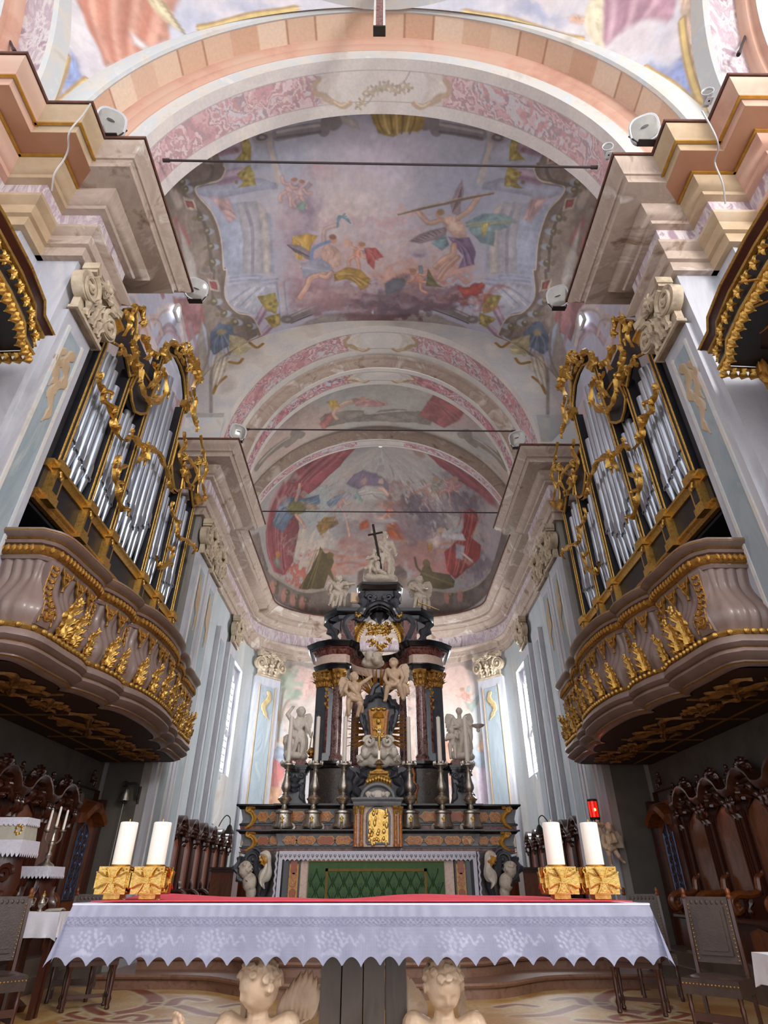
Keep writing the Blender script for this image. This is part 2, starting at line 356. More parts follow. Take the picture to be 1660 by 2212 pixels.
    def noise_mix(f, cols, scale=1.0, stretch=(1,1), op=1.0, seed=0, mask=None, thr=(.35,.65), oct=5):
        n = fbm(f.S*scale*stretch[0], f.T*scale*stretch[1], oct, seed); t = np.clip((n-thr[0])/(thr[1]-thr[0]), 0, 1)*(len(cols)-1)
        C = np.array([lin(c) for c in cols]); i = np.minimum(t.astype(int), len(cols)-2); fr = (t-i)[:,None]
        cc = C[i]*(1-fr)+C[i+1]*fr; a = (np.full(len(t), op) if mask is None else mask*op)[:,None]
        f.c = f.c*(1-a)+cc*a
    def marble(f, cols, mask, scale=2.2, seed=0, op=1.0, cell=True):
        """red breccia painted panel: blotches with hard edges"""
        n = fbm(f.S*scale*.8+f.T*scale*.4+f.w1*.6, f.T*scale*1.2-f.S*.4*scale+f.w2*.6, 3, seed); n2 = fbm(f.S*scale*3, f.T*scale*3, 3, seed+5)
        t = np.clip((n-.3)/.4, 0, .999)*len(cols); i = t.astype(int); C = np.array([lin(c) for c in cols])
        cc = C[i]; hard = (n2 > .58)[:,None]; cc = np.where(hard, C[(i+2) % len(cols)], cc); hard2 = (n2 < .36)[:,None]; cc = np.where(hard2, C[(i+1) % len(cols)], cc)
        a = (mask*op)[:,None]; f.c = f.c*(1-a)+cc*a
    def mottle(f, a=.1, b=.07, seed=5): f.c = f.c*(1+2*a*(fbm(f.S*1.7, f.T*1.7, 4, seed)-.5)+2*b*(fbm(f.S*9, f.T*9, 3, seed+9)-.5))[:,None]
    def fade(f, col, k): f.c = f.c*(1-k)+np.array(lin(col))[None,:]*k
    def obj(f, name, m, parent=None):
        nu, nv = f.shape; idx = np.arange(nu*nv).reshape(nu, nv)
        q = np.stack([idx[:-1,:-1], idx[1:,:-1], idx[1:,1:], idx[:-1,1:]], -1).reshape(-1, 4)
        me = bpy.data.meshes.new(name); me.vertices.add(nu*nv); me.vertices.foreach_set('co', f.P.astype(np.float32).ravel())
        me.loops.add(q.size); me.loops.foreach_set('vertex_index', q.astype(np.int32).ravel())
        me.polygons.add(len(q)); me.polygons.foreach_set('loop_start', np.arange(0, q.size, 4, dtype=np.int32)); me.polygons.foreach_set('loop_total', np.full(len(q), 4, np.int32))
        me.polygons.foreach_set('use_smooth', np.ones(len(q), bool))
        me.update(calc_edges=True); me.validate()
        at_ = me.color_attributes.new('Col', 'FLOAT_COLOR', 'POINT'); at_.data.foreach_set('color', np.concatenate([np.clip(f.c,0,1), np.ones((len(f.c),1))], 1).astype(np.float32).ravel())
        me.materials.append(m); return link(name, me, parent)
# ---------------------------------------------------------------- fresco subjects (places measured on the surfaces)
RED = ['#b5606c','#c98a92','#8d4456','#d8b5b8','#a85a5e','#c9a0a8','#7c5064','#c2bcc4']
def paint_soffit(f, t0, t1, gap, seed, orn=True):
    f.noise_mix(['#bdb5ac','#d3ccc2','#c9c4c0','#ded6ca'], 1.1, seed=seed, thr=(.25,.75))
    m = (f.T > t0) & (f.T < t1) & (np.abs(f.S) > gap)
    f.marble(RED, m.astype(float), 2.0, seed)
    for e in (t0, t1):
        f.c[np.abs(f.T-e) < .012] = lin('#8c7f78')
    if orn:
        for q in (-1, 1):
            tm = (t0+t1)/2; w = (t1-t0)/2
            f.poly([(q*(gap-.3),t0-.02),(q*(gap+.12),t0+.05),(q*(gap+.2),tm),(q*(gap+.05),t1),(q*(gap-.4),t1+.06),(q*(gap-.25),tm)], '#cbc2b6', .05, chart=True)
            for k in range(4): f.line([(q*(gap-.35+.08*k),t0+.02+.1*w*k),(q*(gap-.1+.06*k),tm-.1*w),(q*(gap-.05),tm+w*.6)], .012, '#a99e92', .02, .7, chart=True)
            f.line([(q*(gap-.15),tm+w*.9),(q*(gap+.0),tm+w*.4),(q*(gap+.18),tm+w*.2),(q*(gap+.22),tm-w*.3),(q*(gap+.1),tm-w*.7)], .055*w/.3, '#96702f', .02, chart=True)
            f.line([(q*(gap-.55),t1+.02),(q*(gap-.4),t1+.08),(q*(gap-.2),t1-.02),(q*(gap+.02),tm+w*.6)], .05*w/.3, '#9d7632', .02, chart=True)
            f.line([(q*(gap-.5),t1+.0),(q*(gap-.35),t1+.05),(q*(gap-.2),t1-.04)], .018, '#d8bd84', .012, chart=True)
        if t0 < 6:   # vine garland at the crown of the first arch
            f.line([(-.55,5.85),(-.3,5.8),(-.1,5.55),(.2,5.5),(.45,5.42),(.6,5.2)], .012, '#6b5a36', .01, chart=True)
            for k in range(26):
                u = k/25; x = -.55+1.15*u; t = 5.85-.38*u+.05*math.sin(k*2.1)-.15*(abs(u-.4) < .25)
                for j in range(3): f.line([(x,t),(x+.07*math.cos(k+2.1*j),t+.07*math.sin(k+2.1*j))], .022, ['#8a7440','#6d5c34','#a3905c'][j], .01, chart=True, smooth=False)
def fig(f, parts):
    for p in parts:
        k = p[0]
        if k == 'p': f.poly(p[1], p[2], *(p[3:] or (.03,)))
        elif k == 'l': f.line(p[1], p[2], p[3])
        elif k == 'b': f.blob(*p[1:])
def limb(f, pts, w, col='#cf9f88'):
    f.line(pts, w*1.25, '#8d6a60', .03, .55); f.line(pts, w, col, .02)
    a = [(u-2, v-1) for u, v in pts]; f.line(a, w*.4, '#e3c4b0', .03, .6)
def putto(f, u, v, k=1.0, col='#cc9a86', ang=0, wing='#a5949a'):
    c, s = math.cos(ang), math.sin(ang); q = lambda x, y: (u+k*(x*c-y*s), v+k*(x*s+y*c)); w = .011*k
    if wing: f.poly([q(4,-4), q(14,-22), q(22,-18), q(16,-6), q(8,2)], wing, .03)
    f.poly([q(-8,-8), q(6,-9), q(10,6), q(4,18), q(-8,14), q(-11,2)], col, .04)
    f.blob(*q(-2,-17), 8*k, 8*k, col, .3, 1, .05); f.blob(*q(-1,-20), 8*k, 5*k, '#a77f62', .4, .9, .1)
    limb(f, [q(-8,-4), q(-18,-2), q(-26,-10)], 3.4*w, col); limb(f, [q(6,-4), q(16,4), q(24,0)], 3.2*w, col)
    limb(f, [q(-4,14), q(-10,26), q(-4,36)], 4.2*w, col); limb(f, [q(4,14), q(14,24), q(20,34)], 4.2*w, col)
def folds(f, pts, n, col, hi, spread=10, w=.025):
    for k in range(n):
        o = (k-(n-1)/2)*spread/n*2
        q = [(u+o*(.6+.4*math.sin(i+k)), v+o*.35*math.cos(i*1.3+k)) for i, (u, v) in enumerate(pts)]
        f.line(q, w, col if k % 2 else hi, .03, .55)
def paint_apse_wall(f):
    for q in (-1, 1):
        mx = (lambda u: u) if q < 0 else (lambda u: 1636-u)
        f.poly([(mx(600),1760),(mx(612),1570),(mx(622),1440),(mx(640),1395),(mx(700),1395),(mx(830),1395),(mx(830),1760)], '#cbb0a4', .06, .05)
        f.poly([(mx(612),1450),(mx(616),1410),(mx(645),1380),(mx(700),1376),(mx(830),1376),(mx(830),1462),(mx(700),1452),(mx(640),1436)], '#8c8078', .04, .1)
        f.line([(mx(608),1450),(mx(612),1405),(mx(645),1372),(mx(700),1366)], .12, '#c4ae9c', .03)
        f.blob(mx(680), 1540, 60, 60, '#c3b8b0', .8, .7); f.blob(mx(650), 1600, 60, 60, '#bfc0b4', .8, .6)
    f.blob(660, 1480, 50, 40, '#d2ab9e', .8, .8); f.blob(985, 1480, 50, 60, '#cfaa9c', .8, .8)
    for tr in ([(600,1600),(606,1540),(612,1500),(622,1470)], [(606,1560),(618,1520),(640,1500)], [(604,1570),(600,1520),(604,1480)]): f.line(tr, .05, '#8d7a62', .03)
    for k in range(60):
        u, v = 622+rng.normal(0,16), 1478+rng.normal(0,26); f.blob(u, v, 7, 7, ['#8c9c86','#7a8c78','#a3ab94','#95a08a'][k % 4], .6, .75, .5)
    for u, v in ((672,1478),(690,1490)): putto(f, u, v, .7, '#cf9c90', .3, '#b98e8a')
    f.blob(690, 1520, 30, 18, '#d6c6b8', .7, .8)
    putto(f, 1006, 1502, .8, '#c98f7c', -.4, '#94a09a'); f.poly([(1000,1515),(1015,1520),(1035,1500),(1045,1495),(1020,1540)], '#8d9c94', .04)
    # left crowd
    f.poly([(580,1720),(578,1670),(586,1630),(600,1622),(615,1660),(610,1720)], '#b8605a', .04); folds(f, [(590,1640),(594,1680),(590,1715)], 4, '#8f4446', '#d08a80', 10)
    f.poly([(584,1630),(600,1612),(618,1615),(622,1640),(605,1648)], '#8e98a8', .04); f.blob(592, 1606, 8, 9, '#c9a08c', .4, .9)
    f.poly([(600,1735),(602,1690),(625,1665),(645,1680),(640,1735)], '#d0a494', .04); f.blob(622,1655,8,9,'#cfa08c',.4,.9)
    f.poly([(630,1720),(640,1680),(665,1655),(680,1690),(680,1740),(640,1740)], '#b7b0b0', .05); f.blob(612,1600,9,9,'#c9a06a',.4,.8)
    f.poly([(570,1740),(580,1700),(605,1700),(608,1745)], '#d09a72', .05)
    # right crowd
    f.poly([(955,1690),(958,1600),(975,1590),(990,1620),(982,1700)], '#cb8f74', .05); folds(f, [(966,1610),(970,1650),(966,1690)], 4, '#a46a56', '#dcae98', 9)
    f.poly([(1015,1650),(1025,1610),(1050,1605),(1060,1640),(1050,1665)], '#8a97a4', .04); f.poly([(1030,1620),(1035,1600),(1050,1600),(1052,1625)], '#cfa892', .03); f.blob(1045,1592,8,9,'#c09478',.4,.9)
    f.poly([(1030,1740),(1035,1660),(1055,1655),(1068,1720),(1060,1740)], '#b8a4b4', .05); f.poly([(1000,1740),(1005,1690),(1028,1670),(1035,1740)], '#b5b4b6', .05)
    for k in range(5): f.line([(1036+6*k,1665),(1034+6*k,1700),(1038+6*k,1735)], .02, '#8d7f92' if k % 2 else '#d3c6cc', .03, .6)
def paint_choir(f):
    f.noise_mix(['#a8adc0','#b5b7c7','#bfbccb','#c6bfca'], .35, seed=3, thr=(.2,.8))
    for u, v, a, b, c in ((760,400,230,110,'#d3c2c2'),(720,470,150,80,'#dcc8c2'),(840,330,120,70,'#cabccb'),(870,520,160,60,'#d0bcc0'),(1000,380,120,90,'#b3b6c8'),(640,350,80,60,'#b3b8ca'),(820,560,230,50,'#d2b4ac'),(700,560,120,40,'#c9a8a4')):
        f.blob(u, v, a, b, c, .9, .75, .25)
    for k in range(10): f.blob(640+rng.uniform(0,260), 445+rng.uniform(0,60), 60, 7, ['#d3a8a2','#dcc6c0','#c9a9ae'][k % 3], .7, .6, .4)
    for q in (-1, 1):
        mx = (lambda u: u) if q < 0 else (lambda u: 1642-u)
        # feigned architecture between balustrade and sky
        P_ = lambda pts, c, *a: f.poly([(mx(u), v) for u, v in pts], c, *a)
        L_ = lambda pts, w, c, *a: f.line([(mx(u), v) for u, v in pts], w, c, *a)
        P_([(425,405),(520,385),(600,345),(560,270),(480,270),(420,340)], '#b4b5c4', .06)
        P_([(425,420),(470,432),(600,408),(600,395),(560,385),(425,402)], '#a9abbc', .03)
        P_([(455,440),(520,440),(560,440),(588,470),(592,590),(500,596),(490,590),(480,540),(470,495)], '#b3b8cb', .05)
        P_([(512,440),(555,436),(566,500),(568,590),(524,590),(526,520)], '#b9b5bb', .03); L_([(530,440),(545,500),(546,590)], .05, '#a39faa', .02)
        P_([(556,436),(574,450),(585,520),(584,592),(568,590),(566,500)], '#c7bcb6', .03)
        P_([(455,425),(495,430),(512,470),(495,480)], '#c9a8a6', .06)
        for d in (0, 9, 16): L_([(600+d,395),(585+d*.6,330),(572+d,285)], .03, ['#c9b9ae','#a9aab8','#c2b4ae'][d % 3], .02); L_([(497,600+d),(560,596+d),(562,606+d),(600,602+d)], .035, ['#a3a8bc','#c4c2cb','#9da2b6'][d % 3], .02)
        P_([(490,620),(560,606),(590,630),(600,690),(545,680),(500,660)], '#bcbcc8', .05)
        for k in range(4): L_([(495+12*k,655+3*k),(540+10*k,622)], .03, '#d3cdd0' if k % 2 else '#a4a6b6', .02)
        for d in range(3): L_([(598+8*d,610),(602+8*d,650),(606+8*d,690)], .03, ['#9fa2b2','#c6bcbc','#a8a6b2'][d], .02)
        # purple columns with gilt capitals
        for (a, b, w) in (((478,322),(512,316),.15),((476,386),(520,376),.15),((548,712),(574,664),.13),((562,730),(590,700),.11)):
            L_([a, b], w, '#a88a9c', .03); L_([(a[0]+2,a[1]-5),(b[0],b[1]-5)], w*.4, '#cbb8c4', .05, .7); L_([(a[0],a[1]+6),(b[0],b[1]+6)], w*.25, '#7f6478', .05, .6)
        for pts in ([(520,292),(536,290),(542,318),(540,350),(506,348),(522,330)], [(512,372),(540,356),(550,380),(553,402),(510,406),(526,392)], [(556,640),(594,632),(600,655),(596,678),(578,672)], [(570,688),(604,676),(606,700),(592,708)]):
            P_(pts, '#a8954c', .02, .05); 
            for k in range(7): u, v = pts[k % len(pts)]; f.blob(mx(u*.6+.4*pts[(k+2) % len(pts)][0]), v*.6+.4*pts[(k+2) % len(pts)][1], 5, 5, '#c9b670' if k % 2 else '#7d6c34', .6, .8)
        # balustrade
        inner = [(479,356),(482,368),(468,390),(421,402),(422,421),(452,455),(468,495),(476,535),(479,580),(485,586),(482,640),(507,674),(541,685),(561,722)]
        outer = [(520,760),(470,745),(440,700),(425,640),(400,640),(370,560),(345,470),(345,410),(400,372),(420,330),(440,300),(470,330)]
        P_(inner+outer, '#938377', .03)
        P_([(400,640),(425,640),(440,720),(455,800),(440,900),(430,720)], '#a39a92', .05)
        for k in range(8): L_([(440-9*k,690-46*k*.9),(420-9*k,640-46*k*.9)], .1, ['#a8605a','#8c7c70','#c0b0a4','#7a6c62'][k % 4], .06, .8)
        P_([(345,440),(385,520),(400,600),(375,560),(350,500)], '#a86a66', .05); P_([(385,480),(420,560),(430,620),(405,600)], '#bdb3aa', .05)
        L_(inner, .055, '#7d6a5c', .015); L_([(u+5,v) for u, v in inner], .02, '#c9bdb0', .012); L_([(u-22,v+2) for u, v in inner], .045, '#6f6258', .02)
        for u, v in ((393,394),(400,410),(433,470),(446,500),(455,533),(459,567),(463,652),(483,678),(507,697),(538,705)):
            f.blob(mx(u+6), v, 13, 8, '#aeb4c0', .4, .8, .1); f.blob(mx(u), v, 9, 9, '#6a6048', .3, .95, .25); f.blob(mx(u+1), v-2, 4, 3, '#a99a74', .5, .9, .2); f.blob(mx(u-12), v+2, 6, 6, '#7c6e52', .4, .9, .25)
        for u, v in ((410,440),(462,615),(445,340)): P_([(u-14,v-14),(u+10,v-10),(u+16,v+16),(u-8,v+12)], '#c3b3a2', .02); P_([(u-9,v-9),(u+6,v-6),(u+10,v+10),(u-4,v+8)], '#93504a', .02, .04)
        # broken cornices at head and foot of the sky
        L_([(600,292),(640,284),(690,276),(700,282),(706,262),(722,270),(738,250)], .13, '#8d868a', .02); L_([(600,286),(640,278),(690,270)], .03, '#b9b0b2', .02); L_([(600,298),(650,290),(692,284)], .03, '#6e666c', .02)
        for r in (.2, .12, .05): f.blob(mx(566), 297, 28*r*5*.9, 20*r*5*.8, ['#8d8084','#a89c9c','#6d6266'][int(r*20) % 3], .3, .9, .1)
        L_([(625,690),(660,674),(715,655),(735,648),(742,656),(752,646),(765,660),(790,648)], .13, '#857a7a', .02); L_([(630,684),(715,648)], .03, '#b5aaa6', .02); L_([(630,698),(720,664)], .03, '#655a5c', .02)
        f.blob(mx(620), 690, 16, 10, '#7d7270', .3, .9, .1); f.blob(mx(622), 690, 7, 4, '#a89c94', .4, .9, .1)
        P_([(640,705),(700,680),(790,672),(830,690),(830,712),(700,722),(640,740)], '#a79c98', .05, .05)
    # gilt shell at the head
    f.poly([(735,245),(770,262),(780,280),(755,276),(738,262)], '#b7b0aa', .03, .05); f.poly([(795,240),(815,285),(850,297),(870,285),(905,288),(918,262),(915,240)], '#a98c48', .03, .06)
    for k in range(7): f.line([(815+14*k,248),(822+12*k,270),(832+9*k,288)], .025, '#d6c288' if k % 2 else '#7d6632', .02, .8)
    # painted drapery and scrolls at the haunches
    for q in (-1, 1):
        mx = (lambda u: u) if q < 0 else (lambda u: 1642-u)
        f.poly([(mx(u), v) for u, v in [(372,640),(438,650),(432,720),(408,738),(390,690)]], '#a87878', .05, .05)
        for pts, w, c in (([(330,700),(352,668),(385,676),(398,740)], .12, '#d3c4be'), ([(330,745),(360,712),(386,732),(395,785)], .1, '#b79ca4'), ([(345,720),(365,700),(380,715)], .05, '#8f7a86'), ([(400,760),(416,800),(420,880)], .1, '#c6aaa6'), ([(300,720),(318,690),(340,690),(350,720)], .09, '#c9b2a8'), ([(410,700),(425,760),(428,840)], .06, '#a58a90'), ([(365,770),(380,800),(400,815)], .07, '#b8c0c8'), ([(352,640),(340,610),(330,590)], .08, '#a87068')):
            f.line([(mx(u), v) for u, v in pts], w, c, .03, .85); f.line([(mx(u+4), v+3) for u, v in pts], w*.3, '#8a7a80', .03, .5)
    # clouds
    for u, v, a, b, c in ((655,440,45,38,'#a694a6'),(640,500,50,60,'#b7a3b0'),(665,610,70,40,'#b08c92'),(690,650,70,30,'#a8868a'),(760,640,80,28,'#a07a7c'),(850,600,60,24,'#cf9c8a'),(930,590,110,22,'#d0a090'),(880,630,75,28,'#7a626c'),(860,655,95,24,'#64505a'),(930,640,80,26,'#7f6670'),(990,640,60,18,'#8a5f62'),(840,680,90,14,'#7c4a4c'),(900,545,30,14,'#b3a5b4')):
        f.blob(u, v, a, b, c, .55, .95, .45); f.blob(u-a*.2, v-b*.35, a*.55, b*.4, '#cdb4b2', .9, .45, .5); f.blob(u+a*.15, v+b*.4, a*.6, b*.35, '#6a5560', .9, .35, .5)
    for k in range(14): u = 800+rng.uniform(0,240); f.line([(u,675-rng.uniform(0,60)),(u+30,670-rng.uniform(0,60)),(u+60,668-rng.uniform(0,60))], rng.uniform(.02,.06), ['#9c4a42','#a8605a','#7a3a3c','#c98a76'][k % 4], .05, .55)
    for u, v, a, b, c in ((810,655,55,20,'#6d5660'),(880,665,70,20,'#5f4a54'),(950,655,60,18,'#6f5660'),(780,675,60,12,'#7d5c60'),(930,625,50,16,'#8c7078'),(845,640,40,16,'#806870')): f.blob(u, v, a, b, c, .6, .9, .5); f.blob(u-8, v-b*.4, a*.4, b*.35, '#b49aa0', .8, .5, .5)
    f.poly([(985,622),(1040,612),(1048,622),(1030,640),(1000,640)], '#a5483c', .05, .15)
    putto(f, 628, 405, 1.0, '#c6a3a4', .5); putto(f, 650, 412, 1.0, '#bfa0a2', .2); f.poly([(645,440),(665,430),(658,455),(638,452)], '#94aaa0', .04)
    f.blob(690, 370, 40, 24, '#cfa6a8', .8, .5); f.blob(685,355,14,10,'#d0a4a4',.5,.6)
    # group with the palm
    f.poly([(632,512),(662,504),(688,510),(672,530),(668,556),(645,562),(632,540)], '#c9a04a', .03); folds(f, [(640,515),(655,530),(650,555)], 5, '#94702a', '#e0c27c', 12)
    f.poly([(620,528),(648,530),(672,545),(680,566),(655,556),(640,545)], '#8c7f86', .03); 
    for k in range(6): f.line([(622+6*k,530+3*k),(640+6*k,545+2*k)], .014, '#66585e', .01)
    limb(f, [(702,525),(700,508),(706,494),(728,486)], .055, '#b99e9c'); 
    for k in range(5): f.line([(729,490),(733,474-2*k),(746+3*k,462+5*k)], .022, '#7b97a2', .015)
    f.poly([(702,522),(722,532),(738,545),(736,572),(716,584),(698,590),(690,562)], '#d6b0a0', .03); f.blob(720,518,9,10,'#c9987f',.3,1,.1); f.blob(719,512,10,6,'#8a5f44',.4,.9,.2)
    f.poly([(650,568),(692,556),(716,574),(722,590),(690,602),(655,600)], '#a8a6b6', .03); folds(f, [(655,580),(680,580),(712,586)], 5, '#7c7a8c', '#cfcdd6', 10)
    f.line([(672,560),(676,540),(690,530),(712,522)], .05, '#8696b6', .02)
    limb(f, [(700,592),(672,600),(664,618),(648,642)], .075); limb(f, [(716,590),(706,598),(694,596)], .07)
    f.blob(750,524,8,9,'#d6aa98',.3,1,.1); putto(f, 775, 545, .95, '#cf9680', .5, '#a08a94')
    f.poly([(788,536),(812,534),(830,556),(812,562),(808,582),(795,570)], '#bb5a54', .03); folds(f, [(795,540),(810,550),(815,560)], 4, '#8c3a3c', '#d89088', 9)
    f.poly([(722,590),(750,577),(780,582),(800,602),(796,620),(778,628),(770,612),(748,604),(722,608)], '#b28a3e', .03); folds(f, [(730,595),(760,592),(790,612)], 6, '#7c5a24', '#d8b869', 14)
    # trumpeting angel
    f.poly([(1005,480),(1045,462),(1090,462),(1115,474),(1098,492),(1070,498),(1068,532),(1040,525),(1018,505)], '#93a9ae', .03); folds(f, [(1015,490),(1055,482),(1105,478)], 6, '#6f858c', '#c9c088', 14)
    f.poly([(1040,485),(1060,480),(1050,505),(1040,510)], '#c9b872', .03)
    f.poly([(930,525),(962,505),(970,530),(955,542)], '#86a0a8', .03)
    f.poly([(976,462),(974,440),(984,415),(1000,387),(1003,410),(996,440),(994,466)], '#a8949a', .03); f.poly([(884,522),(905,506),(940,494),(968,488),(964,508),(935,520),(910,526)], '#958488', .03)
    for k in range(7): f.line([(978+2.5*k,458-3*k),(984+2.4*k,440-6*k)], .012, '#7a666c', .01); f.line([(890+9*k,520-4*k),(905+8*k,522-3*k)], .012, '#6e5c62', .01)
    f.poly([(948,472),(972,466),(992,470),(1006,492),(1010,516),(986,520),(968,498)], '#d9b6a4', .03); f.blob(978,490,12,10,'#e6ccbc',.6,.8)
    limb(f, [(952,476),(930,482),(918,474),(903,456)], .06, '#c9a08c'); limb(f, [(990,470),(1012,456),(1024,440),(1035,424)], .06, '#d2ac98')
    f.blob(948,462,9,10,'#cfa28c',.3,1,.1); f.blob(953,458,8,8,'#a08458',.4,.9,.2)
    f.poly([(968,512),(990,514),(1014,512),(1030,545),(1024,572),(990,580),(1002,552),(985,535)], '#8d7092', .03); folds(f, [(980,518),(1005,535),(1015,570)], 6, '#63486a', '#b6a0bc', 12)
    limb(f, [(982,530),(978,550),(960,560),(942,576)], .075); limb(f, [(990,556),(972,572),(960,585),(948,602)], .065, '#bb8c78')
    f.line([(862,463),(960,441),(1066,417)], .032, '#86705f', .012, smooth=False); f.line([(862,462),(1066,416)], .01, '#c2ae94', .01, smooth=False)
    paint_spandrels(f)
    putto(f, 905, 600, 1.0, '#bb8470', -.6, '#7c8a92'); f.poly([(925,580),(945,612),(958,620),(920,618)], '#6e6a42', .03); f.poly([(830,612),(850,600),(880,605),(870,625),(835,640)], '#6a6a72', .05)
def paint_spandrels(f):
    # gilt and blue shells in the vault corners
    for q in (-1, 1):
        mx = (lambda u: u) if q < 0 else (lambda u: 1640-u)
        P_ = lambda pts, c, *a: f.poly([(mx(u), v) for u, v in pts], c, *a)
        L_ = lambda pts, w, c, *a: f.line([(mx(u), v) for u, v in pts], w, c, *a)
        P_([(450,755),(455,715),(475,695),(500,705),(515,735),(490,752),(470,768)], '#5f6d80', .04, .1)
        for k in range(6): L_([(478,715),(455+9*k,738+3*k),(452+11*k,758+2*k)], .025, '#8390a0' if k % 2 else '#46546a', .03, .8)
        f.blob(mx(478), 718, 10, 9, '#b5a070', .6, .8)
        P_([(495,722),(520,730),(545,748),(530,765),(500,768)], '#b8aa88', .03, .05); P_([(470,765),(500,770),(492,800),(470,815),(455,840),(450,800)], '#c3b6a4', .05, .1)
        for pts in ([(540,740),(555,750),(568,742)], [(495,782),(515,785),(525,775)], [(488,815),(470,830),(460,850)]): L_(pts, .05, '#8d6a34', .02)
        for k in range(6): L_([(462+6*k,770),(460+5*k,800),(454+4*k,830)], .02, '#8f8478' if k % 2 else '#ddd2c0', .03, .7)
        L_([(445,680),(448,780),(455,900)], .05, '#8b817a', .03)
def paint_bay(f):
    f.noise_mix(['#a8a6a2','#bab4ac','#c6b0a2','#b4a7a2'], .5, seed=3, thr=(.2,.8))
    for u, v, a, b, c in ((640,900,80,40,'#b39a92'),(720,860,60,25,'#a8aaa8'),(850,850,120,25,'#b4b2aa'),(1000,900,60,40,'#b89590'),(600,960,40,40,'#bfa498')): f.blob(u, v, a, b, c, .9, .7)
    for q in (-1, 1):
        mx = (lambda u: u) if q < 0 else (lambda u: 1648-u)
        L_ = lambda pts, w, c, *a: f.line([(mx(u), v) for u, v in pts], w, c, *a)
        L_([(555,1010),(575,985),(605,962),(625,950),(622,960),(640,945),(636,934),(652,940)], .16, '#857a70', .03); L_([(560,1000),(600,962),(625,945)], .04, '#b3a698', .03)
        L_([(560,1030),(590,1000),(615,985)], .08, '#b3a594', .04)
    f.poly([(690,905),(705,892),(780,884),(800,895),(830,884),(905,888),(940,900),(930,918),(850,912),(700,925)], '#857a70', .03, .05); f.line([(705,893),(780,885),(800,894),(900,888)], .03, '#b5a998', .02)
    f.poly([(905,898),(930,862),(945,842),(985,855),(1010,885),(990,910),(960,925)], '#a05456', .04); folds(f, [(930,870),(960,880),(985,905)], 6, '#7a3a40', '#c2807e', 14)
    limb(f, [(725,885),(750,870),(790,868),(830,872)], .1, '#c9a594'); f.poly([(760,860),(800,862),(840,872),(820,880),(770,878)], '#c49492', .04); f.poly([(705,868),(725,862),(735,880),(720,888)], '#c2a04c', .04); f.blob(786,862,8,6,'#c9987f',.4,.9); limb(f, [(730,880),(720,895),(728,905)], .06)
    f.poly([(690,915),(715,890),(722,905),(700,930)], '#b06a66', .05); f.poly([(1070,930),(1085,960),(1100,1000),(1092,1010),(1075,975)], '#6f6c40', .04); f.poly([(1062,930),(1080,925),(1090,950),(1075,960)], '#b07464', .05)
